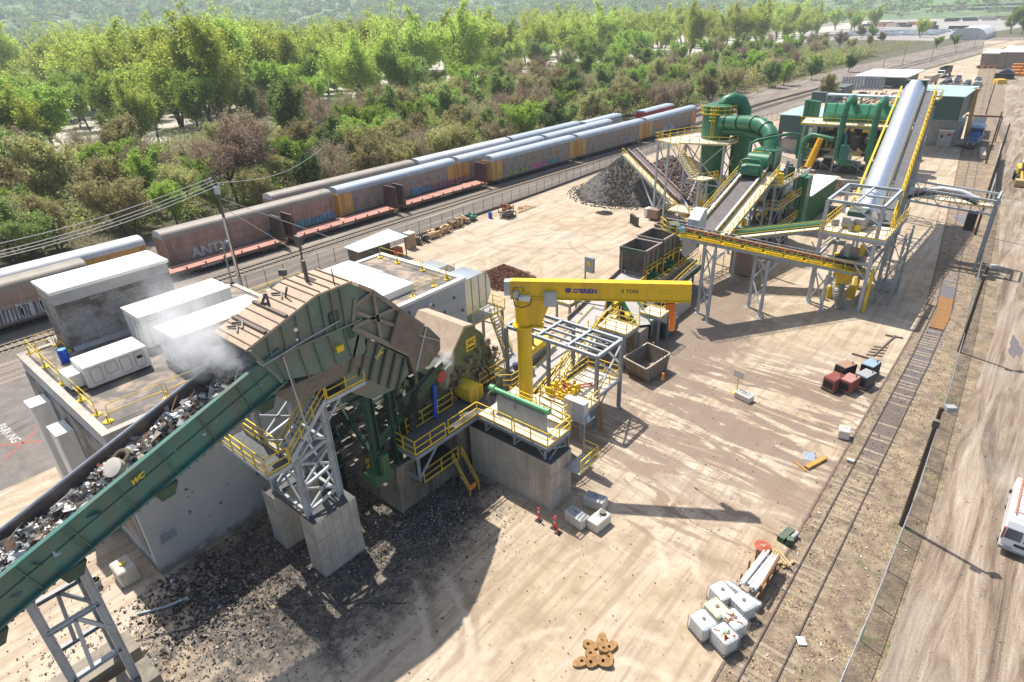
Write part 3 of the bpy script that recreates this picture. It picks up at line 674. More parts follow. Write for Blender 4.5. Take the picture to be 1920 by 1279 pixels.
# ------------------------------------------------------------------ conveyor supports
def leg_frame(mb, x, yA, yB, zA0, zB0, zA1, zB1, w=.34, cross=()):
    mb.hbeam((x, yA, zA0), (x, yA, zA1), w, w); mb.hbeam((x, yB, zB0), (x, yB, zB1), w, w)
    for z in cross: mb.hbeam((x, yA, z), (x, yB, z), .22, .22)
t = thing('conveyor_trestle', 'grey steel trestle on a concrete block under the lower end of the green feed conveyor', 'support frame', (-28.4, 1.3, 0), group='steel trestles under the feed conveyor')
for x in (-27.35, -29.6):
    mb = MB(); leg_frame(mb, x, .3, 2.35, 1.9, 1.9, ct(.3) - 1.9, ct(2.35) - 1.9, .36, (4.1, 7.2))
    mb.bar((x, .3, 7.2), (x, 1.35, 7.2), .1); mb.bar((x, 1.35, 7.2), (x, 1.1, 4.1), .16); mb.bar((x, 1.35, 7.2), (x, 2.35, 5.6), .16)
    mb.build('leg_frame', LST if x > -28 else GST, t)
mb = MB()
for y in (.3, 2.35):
    for z in (4.1, 7.2): mb.bar((-27.35, y, z), (-29.6, y, z), .18)
    mb.bar((-27.35, y, 7.2), (-29.6, y, 4.1), .12)
mb.build('cross_bracing', GST, t)
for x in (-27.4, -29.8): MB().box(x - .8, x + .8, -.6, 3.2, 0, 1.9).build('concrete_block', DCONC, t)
t = thing('conveyor_trestle', 'braced grey steel trestle on two concrete piers under the top of the feed conveyor', 'support frame', (-29.3, 14, 0), group='steel trestles under the feed conveyor')
zt = ct(13) - 2
for x in (-27.6, -31.2):
    mb = MB(); mb.hbeam((x, 12.95, 4.3), (x, 12.95, 13.6 if x < -30 else 9.0), .34, .34); mb.hbeam((x, 15.2, 4.3), (x, 15.2, 13.4 if x < -30 else 11.2), .34, .34)
    for a, c_ in ((4.6, 6.4), (6.4, 8.2), (8.2, 10)):
        mb.bar((x, 12.95, a), (x, 15.2, a + .5), .16); mb.bar((x, 12.95, c_), (x, 15.2, a + .5), .12); mb.bar((x, 12.95, a + .1), (x, 15.2, c_), .12)
    mb.build('leg_frame', LST, t)
mb = MB()
for y in (12.95, 15.2):
    for z in (4.6, 8.4): mb.bar((-27.6, y, z), (-31.2, y, z), .18)
    xbrace(mb, (-27.6, y), (-31.2, y), 4.6, 8.4, .12)
mb.build('cross_bracing', GST, t)
MB().box(-31.25, -27.6, 12.7, 12.95, 4.3, 4.5).build('tie_beam', DST, t)
def pier(label, x0, x1, y0, y1, h, mat=CONC):
    m = MB().box(x0, x1, y0, y1, 0, h)
    m2 = thing('concrete_pier', label, 'concrete pier', ((x0 + x1)/2, (y0 + y1)/2, 0)); m.build('shaft', mat, m2)
    g = MB(); y = y0 + .6
    while y < y1 - .2:
        g.box(x1, x1 + .006, y, y + .025, 0, h); y += .6
    for z in (1.45, 2.9):
        if z < h - .3: g.box(x1 + .002, x1 + .009, y0, y1, z, z + .03)
    x = x0 + .6
    while x < x1 - .2: g.box(x, x + .025, y0 - .006, y0, 0, h); x += .6
    g.build('formwork_joint', M('joint_line', (.27, .24, .20), .9), m2)
    ties = MB(); y = y0 + .3
    while y < y1 - .1:
        z = .7
        while z < h - .2: ties.tube((x1, y, z), (x1 + .012, y, z), .022, n=6); z += .75
        y += .6
    x = x0 + .3
    while x < x1 - .1:
        z = .7
        while z < h - .2: ties.tube((x, y0, z), (x, y0 - .012, z), .022, n=6); z += .75
        x += .6
    ties.build('tie_hole', DST, m2)
    MB().box(x0 + .02, x1 - .02, y0 + .02, y1 - .02, h, h + .02).build('debris_layer', SCOAT, m2)
    return m2
pier('square concrete pier under the near legs of the conveyor trestle', -28.3, -26.8, 12.7, 15.7, 4.27)
pier('square concrete pier under the rear legs of the trestle, against the grey wall', -32.2, -30.7, 12.5, 15.6, 4.27)

# ------------------------------------------------------------------ smoking hood above the feed throat
t = thing('feed_hood', 'ribbed green hood with a dust covered roof above the feed throat, leaking white smoke', 'hood', (-28.3, 15, 13.3))
top = [(11.7, 16.25), (15.85, 17.6), (18.0, 17.6)]
side = top + [(18.4, 17.2), (18.3, 13.2), (14.9, 13.35), (12.9, 13.9), (12.1, 15.1)]
MB().yz(side, -27.08, -27.0).build('side_plate', HGR, t)
MB().yz([(y, z) for y, z in side], -30.12, -30.04).build('far_side_plate', SGR, t)
MB().yz([(11.6, 16.2), (15.85, 17.58), (18.1, 17.6), (18.1, 17.7), (15.83, 17.7), (11.57, 16.32)], -30.2, -26.95).build('roof', TAN, t)
mb = MB()
for i in range(8):
    y = 11.85 + i*.55; z = 16.37 + (y - 11.7)*.324; mb.bar((-30.15, y, z), (-27.0, y, z), .045, .09)
for i in range(4):
    y = 16.1 + i*.6; mb.bar((-30.15, y, 17.73), (-27.0, y, 17.73), .045, .09)
for y in (12.75, 14.0): z = 16.42 + (y - 11.7)*.324; mb.bar((-30.15, y, z), (-27, y, z), .2, .12)
mb.build('roof_seam', M('brown_steel', (.17, .12, .09), .7), t)
mb = MB()
for y, z1 in ((12.7, 16.5), (13.55, 16.8), (14.4, 17.05), (15.2, 17.35), (15.95, 17.55), (16.6, 17.6), (17.2, 17.6)):
    mb.box(-27.0, -26.86, y, y + .05, 15.4, z1 - .03)
for y in (13.3, 14.2, 15.1, 16.0, 17.0): mb.yz([(y, 15.3), (y + .05, 15.3), (y + .3, 13.35), (y + .25, 13.35)], -27.0, -26.86)
mb.bar((-26.93, 12.3, 15.35), (-26.93, 18.2, 15.35), .18, .12)
mb.yz([(11.65, 16.25), (11.8, 16.25), (13.0, 13.9), (12.85, 13.85)], -27.0, -26.8)
mb.build('rib', HGR, t)
for y, z in ((14.3, 16.3), (14.25, 15.75)): MB().tube((-27.0, y, z), (-26.9, y, z), .12 if z > 16 else .07, n=8).build('floodlight', M('lamp_white', (.9, .9, .85), .3), t)
mb = MB(); mb.box(-26.99, -26.9, 16.3, 16.9, 15.6, 16.4); mb.box(-26.99, -26.9, 17.1, 17.7, 14.5, 15.3); mb.build('hatch', DGR, t)
MB().box(-27.0, -26.75, 16.3, 16.75, 14.1, 14.45).build('yellow_motor', YEL, t)
mb = MB(); mb.path([(-26.8, 11.9, 15.6), (-26.8, 12.1, 15.25), (-26.8, 12.9, 15.35), (-26.8, 14.5, 15.6), (-26.8, 16.8, 15.85)], .035, 6); mb.path([(-26.7, 13.2, 15.3), (-26.55, 13.45, 11.5), (-26.5, 13.6, 9.9)], .045, 6); mb.build('water_pipe', LST, t)
mb = MB()                                                       # brackets lying on the roof
for y in (12.1, 12.4, 13.9, 14.8): z = 16.45 + (y - 11.7)*.324; mb.bar((-29.6, y, z), (-29.0, y + .25, z + .12), .09); mb.bar((-29.0, y + .25, z + .12), (-28.6, y, z), .08)
mb.bar((-29.3, 14.0, 17.2), (-29.0, 14.2, 17.8), .12); mb.bar((-29.0, 14.2, 17.8), (-28.7, 14.1, 17.2), .12); mb.bar((-28.6, 15.0, 17.4), (-28.2, 15.0, 18.1), .08)
mb.build('lifting_bracket', DST, t)
mb = MB(); mb.bar((-28.9, 16.6, 17.7), (-28.9, 16.6, 18.9), .16); mb.bar((-30.0, 17.2, 17.7), (-30.0, 17.2, 19.4), .08); mb.box(-30.25, -29.75, 17.1, 17.35, 19.4, 19.9); mb.bar((-27.3, 17.2, 17.7), (-27.3, 17.2, 18.6), .05); mb.build('mast', DST, t)
MB().yz([(13.2, 13.3), (18.4, 13.2), (18.5, 12.4), (13.4, 12.2), (12.3, 13.4)], -30.1, -27.1).build('throat_liner', GRIME, t)
# braced discharge housing
t = thing('shredder_housing', 'sooty green braced housing sloping down from the hood to the shredder', 'shredder housing', (-28.5, 20.5, 10))
hp = [(18.4, 17.2), (18.6, 17.3), (19.35, 16.6), (21.5, 14.5), (22.67, 13.15), (21.24, 11.8), (19.94, 12.95), (17.6, 15.1), (18.0, 16.4)]
MB().yz(hp, -30.3, -27.1).build('upper_box', SGR, t)
MB().yz([(18.5, 17.4), (19.4, 16.75), (22.8, 13.2), (22.6, 13.1), (19.3, 16.55), (18.4, 17.25)], -30.4, -26.95).build('top_plate', TAN, t)
mb = MB(); X_ = -27.0
def fr(a, e, w=.2): mb.bar((X_, *a), (X_, *e), w, w)
fr((19.35, 16.6), (22.67, 13.15), .25); fr((17.6, 15.1), (21.24, 11.8), .28); fr((18.1, 16.3), (19.3, 16.6)); fr((17.6, 15.1), (18.1, 16.6)); fr((21.24, 11.8), (22.67, 13.15))
fr((19.35, 16.6), (19.39, 13.41)); fr((17.95, 15.9), (20.85, 13.8)); fr((17.6, 15.1), (20.8, 15.1)); fr((20.0, 12.9), (21.3, 14.6), .16)
mb.build('bracing', M('dusty_olive_steel', (.25, .215, .165), .65, var=.25), t)
MB().yz([(20.9, 14.9), (22.6, 13.15), (21.24, 11.85), (19.9, 13.1)], -27.02, -26.8).build('patch_plate', M('brown_wear_plate', (.20, .155, .125), .75, var=.2, dirt=(.11, .08, .06), da=.6), t)
lowp = [(17.9, 14.6), (21.2, 11.5), (21.3, 10.3), (20.3, 9.7), (18.3, 9.9), (16.6, 11.4), (17.1, 13.4)]
MB().yz(lowp, -30.2, -27.2).build('lower_box', SGR, t)
mb = MB()
for i in range(6):
    a = (17.9 + i*.62, 14.5 - i*.58); mb.yz([a, (a[0] + .12, a[1] - .12), (a[0] + .12 - .95, a[1] - 2.1), (a[0] - .95, a[1] - 2.0)], -27.2, -27.0)
mb.build('rib', M('olive_rib', (.09, .10, .075), .6, var=.2), t)
text('WC', .42, YEL, t, (-26.98, 18.85, 12.35), (0, .86, .5), (0, -.45, .88), name='logo', shear=.5, bold=.012)
MB().yz([(22.67, 13.15), (23.05, 12.85), (24.0, 11.6), (23.95, 10.9), (22.8, 10.2), (21.6, 10.2), (21.24, 11.8)], -30.3, -27.0).build('nose_flap', GRIME, t)
mb = MB(); mb.bar((-26.95, 22.9, 12.95), (-26.95, 21.7, 10.4), .08); mb.bar((-26.95, 23.9, 11.6), (-26.95, 22.2, 12.7), .06); mb.build('flap_edge', LST, t)
MB().yz([(22.5, 13.25), (23.1, 12.9), (24.05, 11.65), (23.95, 11.6), (23.0, 12.8)], -30.3, -26.98).build('nose_top', TEAL, t)
# hammer mill
t = thing('hammer_mill', 'heavy shredder mill with a dusty curved cover, green end plate and yellow belt guard', 'shredder', (-30, 28, 5))
ep = [(26.2, 8.9), (27.7, 10.6), (28.5, 10.35), (29.4, 9.5), (30.1, 8.4), (30.65, 6.9), (30.7, 5.4), (30.3, 4.4), (25.2, 4.4), (25.4, 7.0)]
MB().yz(ep, -28.62, -28.5).build('end_plate', OGR, t)
MB().yz([(y*.97 + .85, z*.985 + .1) for y, z in ep], -33, -28.62).build('casing', GRIME, t)
MB().yz([(26.0, 8.75), (26.1, 8.95), (27.65, 10.7), (28.55, 10.5), (28.5, 10.35), (27.75, 10.5)], -33.2, -28.45).build('cover', TAN, t)
f = MB().box(-28.5, -28.47, 27.75, 28.75, 8.55, 9.5).build('badge', YEL, t)
text('WC', .46, BLK, f, (-28.465, 27.85, 9.0), (0, 1, 0), (0, 0, 1), name='logo', shear=.3, bold=.01); MB().box(-28.468, -28.46, 27.85, 28.65, 8.66, 8.8).build('logo_bar', BLK, f)
grg = random.Random(9); mb = MB()
for i in range(95):
    y = grg.uniform(25.4, 30.6); z = grg.uniform(4.6, 8.3 if y > 26.3 else 6.5); s = grg.uniform(.06, .28)
    mb.box(-28.5, -28.5 + grg.uniform(.1, .45), y, y + s, z, z + s*grg.uniform(.4, 1.6))
mb.build('fittings', GRIME, t)
mb = MB()
for i in range(22):
    y = grg.uniform(26, 30.4); z = grg.uniform(5, 8.2); mb.path([(-28.2, y, z), (-27.9, y + grg.uniform(-.6, .6), z - grg.uniform(.2, .9)), (-28.15, y + grg.uniform(-1, 1), z - grg.uniform(-.2, .6))], .035, 5)
mb.build('hydraulic_hose', BLK, t)
for yy, zz in ((29.7, 8.6), (30.3, 7.2), (26.1, 7.4)): MB().path([(-28.5, yy, zz), (-28.15, yy, zz)], .32, 14).build('bearing_cap', GRIME, t)
mb = MB(); n = 16; c0 = (26.95, 5.95); pr = []
for k in range(n): a = 2*math.pi*k/n; pr.append((c0[0] + .68*max(-.8, min(.8, math.cos(a)))/.8, c0[1] + .62*max(-.85, min(.85, math.sin(a)))/.85))
mb.yz(pr, -28.5, -26.95); g = mb.build('belt_guard', YEL, t, smooth=True)
MB().yz([(c0[0] + (y - c0[0])*.88, c0[1] + (z - c0[1])*.88) for y, z in pr], -26.96, -26.93).build('guard_mesh', M('ochre_mesh', (.42, .29, .03), .6), g)
MB().yz([(c0[0] - .04, 5.35), (c0[0] + .04, 5.35), (c0[0] + .04, 6.55), (c0[0] - .04, 6.55)], -26.95, -26.9).build('guard_bar', YEL, g)
MB().tube((-28.3, 24.8, 8.0), (-28.1, 24.8, 8.0), .42, n=16).build('red_flange', RED, t)
MB().tube((-27.8, 23.6, 5.4), (-28.2, 24.1, 7.7), .16, n=10).build('blue_cylinder', BLUE, t)
MB().yz([(26.2, 8.6), (26.2, 7.8), (25.3, 6.6), (24.6, 7.2), (25.0, 8.1)], -28.4, -28.3).build('oval_door', M('dusty_olive', (.26, .25, .19), .7), t)
# green base structure
t = thing('shredder_stand', 'dark green steel frame and columns standing under the shredder housing', 'support frame', (-29, 21, 0))
mb = MB()
for (x, y, z0, z1) in ((-27.6, 18.2, 3.9, 10.6), (-32.5, 18.2, 0, 10.4), (-27.7, 19.9, 3.9, 11), (-32.5, 24, 0, 9)): mb.hbeam((x, y, z0), (x, y, z1), .5, .5, .06)
mb.build('column', DGR, t)
mb = MB(); mb.hbeam((-27.6, 16.9, 10.5), (-27.6, 23.3, 10.2), .4, .6, .06); mb.hbeam((-32.5, 17, 10.3), (-32.5, 25, 10), .4, .6); mb.bar((-27.6, 18.2, 9.8), (-32.5, 18.2, 4), .3); mb.bar((-32.5, 18.2, 9.8), (-27.6, 18.2, 5), .3); mb.bar((-27.5, 20, 8), (-27.5, 24.4, 9.5), .22, .4); mb.bar((-27.7, 18.2, 6), (-27.7, 24, 8.8), .25, .5)
mb.build('beam', DGR, t)
MB().box(-33, -28.3, 21.6, 31.3, 3.0, 4.9).build('plinth', DGR, t)
MB().yz([(21.3, 4.9), (21.3, 6.3), (22.9, 7.2), (23.8, 9.0), (25.3, 9.0), (25.3, 4.9)], -32.9, -28.3).build('bearing_house', M('worn_green_casing', (.05, .07, .045), .6, var=.35, dirt=(.16, .12, .08), da=.7), t)
mb = MB()
for i in range(9): s = .35 + i*.06; mb.path([(-27.4, 20.3 + i*.05, 8.4), (-27.2, 20.4 + i*.09, 8.4 - s*2.2), (-27.2, 21.0 + i*.07, 8.1 - s*2.2), (-27.3, 21.5 + i*.04, 8.6), (-27.4, 23.6, 9.4 + i*.03)], .03, 5)
mb.build('hose_bundle', BLK, t)
mb = MB(); mb.tube((-27.8, 18.3, 3.9), (-27.8, 18.3, 5.9), .38, n=12); mb.cbox((-27.8, 18.3, 3.5), 1.3, 1.5, .75); mb.cbox((-27.2, 18.4, 4.3), .5, .6, 1.4); mb.build('jack', M('mid_green', (.05, .14, .065), .5, var=.2, dirt=(.1, .1, .06), da=.5), t, bevel=.04)
grp = random.Random(12); mb = MB()                                     # pipework and clutter below the housing
for i in range(60):
    x, y, z = grp.uniform(-32, -28), grp.uniform(17, 24), grp.uniform(3.2, 9.3); s = grp.uniform(.15, .7); mb.cbox((x, y, z), s, s*grp.uniform(.5, 2), s*grp.uniform(.3, 1.4))
for i in range(16): x = grp.uniform(-31.5, -27.9); z = grp.uniform(3, 9); mb.tube((x, 16.8, z), (x, 23.5, z + grp.uniform(-.5, .5)), .05, n=6)
mb.build('pipework', M('dark_pipework', (.05, .055, .05), .6, var=.5, dirt=(.16, .13, .1), da=.6, dust=.3), t)
# concrete under the shredder
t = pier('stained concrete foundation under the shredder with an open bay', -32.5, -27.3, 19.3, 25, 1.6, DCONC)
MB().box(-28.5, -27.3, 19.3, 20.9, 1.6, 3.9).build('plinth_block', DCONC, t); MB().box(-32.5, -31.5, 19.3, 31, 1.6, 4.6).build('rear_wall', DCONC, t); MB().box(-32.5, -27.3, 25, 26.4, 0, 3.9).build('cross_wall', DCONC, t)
mb = MB(); mb.bar((-30.8, 19.5, 1.62), (-30.8, 19.5, 2.9), .3, .12); mb.build('yellow_post', YEL, t)
t = thing('stepladder', 'small grey stepladder in the shade of the open bay below the shredder', 'stepladder', (-29.6, 19.9, 1.62)); mb = MB()
for a, e in (((-29.9, 19.7, 1.64), (-29.7, 19.85, 2.7)), ((-29.3, 19.7, 1.64), (-29.45, 19.85, 2.7)), ((-29.8, 20.2, 1.64), (-29.7, 19.9, 2.7)), ((-29.4, 20.2, 1.64), (-29.45, 19.9, 2.7)), ((-29.85, 19.75, 2.0), (-29.35, 19.75, 2.0)), ((-29.8, 19.8, 2.35), (-29.4, 19.8, 2.35))): mb.bar(a, e, .05)
mb.box(-29.8, -29.35, 19.75, 19.95, 2.68, 2.73); mb.build('frame', LST, t)
# lower debris platform with stair on the far side of the shredder
t = thing('access_platform', 'low yellow railed landing and short stair between the two concrete foundations', 'walkway', (-27, 24.5, 1.6)); dk = MB(); rl = MB()
dk.box(-27.3, -26.5, 20.9, 24.4, 1.95, 2.03); rail(rl, [(-26.5, 20.9, 2.03), (-26.5, 24.2, 2.03)]); stairs(dk, rl, (-24.6, 23.7, .1), (-26.5, 24.1, 1.95), .9, (0, 1, 0))
dk.build('deck', SCOAT, t); rl.build('guardrail', YEL, t); MB().box(-24.66, -24.6, 23.2, 23.9, .7, 1.1).build('warning_plate', ORG, t)

# ------------------------------------------------------------------ smoke
def smoke(name, label, segs, dens):
    t = thing(name, label, 'smoke', segs[0][0]); t['kind'] = 'stuff'
    for i, (c, r, ds) in enumerate(segs):
        m = bpy.data.materials.new(f'smoke_{i}'); m.use_nodes = True; nt = m.node_tree; nt.nodes.remove(nt.nodes['Principled BSDF'])
        v = nd(nt, 'ShaderNodeVolumePrincipled'); v.inputs['Color'].default_value = (1, 1, 1, 1); v.inputs['Anisotropy'].default_value = 0
        tc = nd(nt, 'ShaderNodeTexCoord'); ln = nd(nt, 'ShaderNodeVectorMath', operation='LENGTH'); nt.links.new(tc.outputs['Object'], ln.inputs[0])
        fall = mth(nt, 'SUBTRACT', 1, mth(nt, 'DIVIDE', ln.outputs['Value'], 1.0), clamp=True)
        n_ = ramp(nt, noise(nt, vmap(nt, tc.outputs['Object'], (1, 1, 1), loc=(i*3.1, 0, 0)), 2.2, 5, .65, .6), [(.40, gr(0)), (.68, gr(1))])
        nt.links.new(mth(nt, 'MULTIPLY', mth(nt, 'MULTIPLY', mth(nt, 'POWER', fall, 1.3), n_), ds*dens), v.inputs['Density'])
        nt.links.new(v.outputs[0], nt.nodes['Material Output'].inputs['Volume'])
        bm = bmesh_ico(3); o = bm.build('puff', m, None); o.parent = t; o.location = Vector(c) - Vector(segs[0][0]); o.scale = r
import bmesh
def bmesh_ico(n):
    b_ = bmesh.new(); bmesh.ops.create_icosphere(b_, subdivisions=n, radius=1); b_.verts.index_update()
    mb = MB(); mb.add([v.co[:] for v in b_.verts], [tuple(v.index for v in f.verts) for f in b_.faces]); b_.free(); return mb
smoke('smoke', 'white smoke drifting left out of the mouth of the feed hood', [((-28.6, 11.7, 15.2), (1.6, 1.5, 1.2), 3.4), ((-29.5, 10.7, 15.9), (1.9, 1.9, 1.7), 2.6), ((-31.2, 10.4, 16.3), (2.5, 2.1, 2.1), 1.3), ((-33.2, 11.2, 16.9), (3.4, 2.6, 2.2), .45)], 1.7)
smoke('smoke', 'small puff of white steam between the nose flap and the mill cover', [((-28.0, 25.2, 9.3), (.7, .9, .9), 2.5)], 1.6)
# ------------------------------------------------------------------ stair tower beside the feed conveyor
t = thing('stair_platform', 'yellow railed stair with two soot covered landings on the trestle beside the feed conveyor', 'stair', (-28, 14, 8)); dk = MB(1); rl = MB(1); st = MB()
dk.box(-32.2, -27.2, 11.1, 12.5, 8.72, 8.8); dk.box(-28.4, -27.2, 15.3, 18.0, 11.32, 11.4)
for q in (((-32.2, 11.1, 8.65), (-27.2, 11.1, 8.65)), ((-27.2, 11.1, 8.65), (-27.2, 12.5, 8.65)), ((-27.2, 15.3, 11.25), (-27.2, 18.0, 11.25)), ((-28.4, 15.3, 11.25), (-28.4, 18, 11.25)), ((-32.2, 12.5, 8.65), (-27.2, 12.5, 8.65))): st.bar(*q, .12, .24)
rail(rl, [(-32.2, 11.1, 8.8), (-27.2, 11.1, 8.8), (-27.2, 12.4, 8.8)], step=1.3); rail(rl, [(-32.2, 12.5, 8.8), (-28.4, 12.5, 8.8)], step=1.3)
rail(rl, [(-27.2, 15.4, 11.4), (-27.2, 18.0, 11.4), (-28.4, 18.0, 11.4)], step=1.3)
stairs(st, rl, (-27.75, 12.5, 8.8), (-27.75, 15.3, 11.4), 1.05, (1, 0, 0))
for y in (12.95, 15.2): st.bar((-27.6, y, 8.6 if y < 14 else 11.1), (-27.6, y + .02, 10 if y < 14 else 11.2), .3)
st.bar((-27.5, 16.6, 11.2), (-27.6, 15.2, 9.6), .12); st.bar((-27.2, 12.2, 8.5), (-27.6, 12.95, 7.0), .12); st.bar((-29.8, 11.2, 8.5), (-31.0, 12.95, 6.8), .12)
dk.build('deck', SCOAT, t); rl.build('guardrail', YEL, t); st.build('frame', LST, t)

# ------------------------------------------------------------------ L shaped walkway and big concrete pier
BP = pier('largest pale concrete pier, carrying the railed walkway and grey trough end', -26.7, -19.35, 25.7, 28.0, 4.0)
t = thing('walkway', 'L shaped elevated walkway with yellow guardrails on top of the large concrete pier', 'walkway', (-25, 26, 5.3)); dk = MB(1); rl = MB(1); st = MB(); sk = MB()
dk.box(-25.8, -19.6, 25.7, 28.2, 5.22, 5.3); sk.box(-28.1, -25.8, 19.9, 28.2, 5.22, 5.3)
for q in (((-28.1, 19.9), (-25.8, 19.9)), ((-25.8, 19.9), (-25.8, 25.7)), ((-25.8, 25.7), (-19.6, 25.7)), ((-19.6, 25.7), (-19.6, 28.2)), ((-19.6, 28.2), (-28.1, 28.2)), ((-28.1, 28.2), (-28.1, 19.9))):
    st.hbeam((*q[0], 5.08), (*q[1], 5.08), .14, .26)
rail(rl, [(-28.1, 20.6, 5.3), (-28.1, 19.9, 5.3), (-25.8, 19.9, 5.3), (-25.8, 22.6, 5.3)]); rail(rl, [(-25.8, 22.9, 5.3), (-25.8, 25.7, 5.3), (-22.6, 25.7, 5.3)])
rail(rl, [(-22.4, 25.7, 5.3), (-19.6, 25.7, 5.3), (-19.6, 28.2, 5.3), (-21.8, 28.2, 5.3), (-24.3, 28.2, 5.3)]); rail(rl, [(-28.1, 21.2, 5.3), (-28.1, 25.6, 5.3)]); rail(rl, [(-28.2, 28.6, 5.3), (-28.2, 30.8, 5.3)])
for x in (-25.2, -22.6, -20.0):
    for y in (25.95, 27.9): st.hbeam((x, y, 4.0), (x, y, 5.0), .16, .16); st.bar((x, y, 4.1), (x + (.8 if x < -21 else -.9), y, 5.0), .09)
st.bar((-19.7, 25.95, 4.1), (-19.7, 27.9, 5.0), .08); st.bar((-19.7, 27.9, 4.1), (-19.7, 25.95, 5.0), .08)
for (x, y) in ((-25.9, 20.1), (-27.9, 20.1)): st.hbeam((x, y, 3.2), (x, y, 5.0), .16, .16)
st.bar((-27.9, 20.1, 3.4), (-25.9, 20.1, 4.9), .1); st.bar((-25.9, 20.1, 3.3), (-25.9, 21.9, 5.0), .12); st.hbeam((-27.9, 20.0, 3.3), (-25.7, 20.0, 3.3), .16, .2)
dk.build('dusty_deck', DECK, t); sk.build('sooty_deck', SCOAT, t); rl.build('guardrail', YEL, t); st.build('frame', GST, t)
t = thing('hydraulic_ram', 'green hydraulic ram lying along a grey box on the elevated walkway', 'hydraulic ram', (-23, 27, 5.3))
MB().box(-24.9, -20.7, 26.8, 27.15, 5.3, 6.75).build('support_box', GST, t, bevel=.03)
mb = MB(); mb.tube((-25.6, 27.0, 7.0), (-20.5, 27.0, 7.0), .17, n=14); mb.tube((-25.6, 27.0, 7.0), (-25.2, 27.0, 7.0), .26, n=14); mb.tube((-20.8, 27, 7), (-20.45, 27, 7), .23, n=14); mb.build('cylinder', M('light_green', (.10, .36, .16), .4, var=.1, dirt=(.2, .2, .12), da=.3), t, smooth=True)
mb = MB(); mb.path([(-25.3, 26.9, 7.1), (-25.6, 26.7, 6.6), (-25.5, 26.7, 5.8)], .05, 6); mb.path([(-25.0, 26.8, 7.2), (-25.3, 26.5, 6.9), (-25.7, 26.6, 6.2)], .05, 6); mb.path([(-23.2, 26.82, 7.2), (-23.2, 26.75, 6.2)], .04, 5); mb.build('hose', GRIME, t)
t = thing('access_platform', 'small yellow railed landing hanging on the right side of the large concrete pier', 'walkway', (-18.9, 27.5, 3)); dk = MB(1); rl = MB(1)
dk.box(-19.3, -18.1, 27.2, 29.4, 2.75, 2.83); rail(rl, [(-19.3, 29.4, 2.83), (-18.1, 29.4, 2.83), (-18.1, 27.3, 2.83)], step=1.0); dk.build('deck', GST, t); rl.build('guardrail', YEL, t)
t = thing('control_cabinet', 'large light grey control cabinet standing between the walkway and the steel frame', 'cabinet', (-20.9, 31.4, 0))
MB().box(-22.1, -20.3, 30.9, 31.5, 3.8, 5.5).build('body', M('cabinet_grey', (.52, .54, .55), .45, var=.04), t, bevel=.03); mb = MB(); mb.box(-21.2, -21.17, 30.88, 30.9, 3.9, 5.4); mb.box(-21.35, -21.3, 30.86, 30.9, 4.6, 4.8); mb.build('door_seam', GST, t)
mb = MB(1); mb.bar((-21.9, 31.2, 0), (-21.9, 31.2, 3.8), .12); mb.bar((-20.5, 31.2, 0), (-20.5, 31.2, 3.8), .12); mb.build('stand', GST, t); MB().box(-20.4, -20.1, 31.0, 31.4, 4.0, 4.5).build('side_box', M('pale_blue_box', (.35, .48, .58), .5), t)

# ------------------------------------------------------------------ yellow jib crane
cxy = Vector((-24.6, 29.7)); armd = Vector((.845, .535, 0)).normalized(); armn = Vector((armd.y, -armd.x, 0))
t = thing('jib_crane', 'tall yellow pillar jib crane marked 5 TON with an orange hoist', 'crane', (cxy.x, cxy.y, 0))
P0 = Vector((cxy.x, cxy.y, 0))
mb = MB(); mb.path([P0 + Vector((0, 0, z)) for z in (0, 11.4)], .52, 28); mb.build('pillar', CRY, t, smooth=True)
mb = MB(); mb.path([P0 + Vector((0, 0, z)) for z in (11.2, 11.3, 11.3, 13.2)], [.6, .63, .59, .6], 28); mb.build('slewing_sleeve', CRY, t, smooth=True)
mb = MB(); mb.path([P0 + Vector((0, 0, z)) for z in (11.08, 11.18)], .8, 28); q = P0 + armd*.75; mb.cbox((q.x, q.y, 11.08), 1.2, .9, .11, math.atan2(armd.y, armd.x)); mb.build('collar', CRY, t, smooth=True)
q = [P0 + armd*a + Vector((0, 0, z)) for a, z in ((.45, 11.2), (1.2, 11.2), (1.95, 13.3), (.45, 13.3))]
MB().prism([p + armn*.3 for p in q], -armn*.6).build('gusset', CRY, t)
a0, a1 = P0 - armd*.85, P0 + armd*10.95
mb = MB(); z0, z1 = 13.15, 14.45
for (za, zb) in ((z0, z0 + .05), (z1 - .05, z1)):
    mb.prism([p + Vector((0, 0, za)) for p in (a0 + armn*.3, a1 + armn*.3, a1 - armn*.3, a0 - armn*.3)], (0, 0, zb - za))
mb.prism([p + Vector((0, 0, z0 + .05)) for p in (a0 + armn*.2, a1 + armn*.2, a1 - armn*.2, a0 - armn*.2)], (0, 0, z1 - z0 - .1))
beam = mb.build('beam', CRY, t)
def onarm(s, z): return P0 + armd*s + armn*.206 + Vector((0, 0, z))
NAVY = M('navy_lettering', (.03, .03, .30), .5); GREYL = M('grey_lettering', (.05, .045, .04), .5)
for o_, s_, b_, z_, m_, bo in ((onarm(3.35, 13.66), .42, "O'BRIEN", 0, NAVY, .02), (onarm(6.5, 13.72), .36, '5 TON', 0, GREYL, .008)): text(b_, s_, m_, beam, o_, armd, (0, 0, 1), bold=bo)
mb = MB(); c_ = onarm(3.02, 13.82)
pts = []
for k in range(7): an = R(180 + k*30); pts.append(c_ + armd*.2*math.cos(an) + Vector((0, 0, -.17*abs(math.sin(an)))))
mb.prism(pts, armn*.01); mb.prism([c_ + armd*a + Vector((0, 0, z)) for a, z in ((-.2, .03), (.2, .03), (.17, .16), (-.17, .16))], armn*.01); mb.build('emblem', NAVY, beam)
mb = MB()
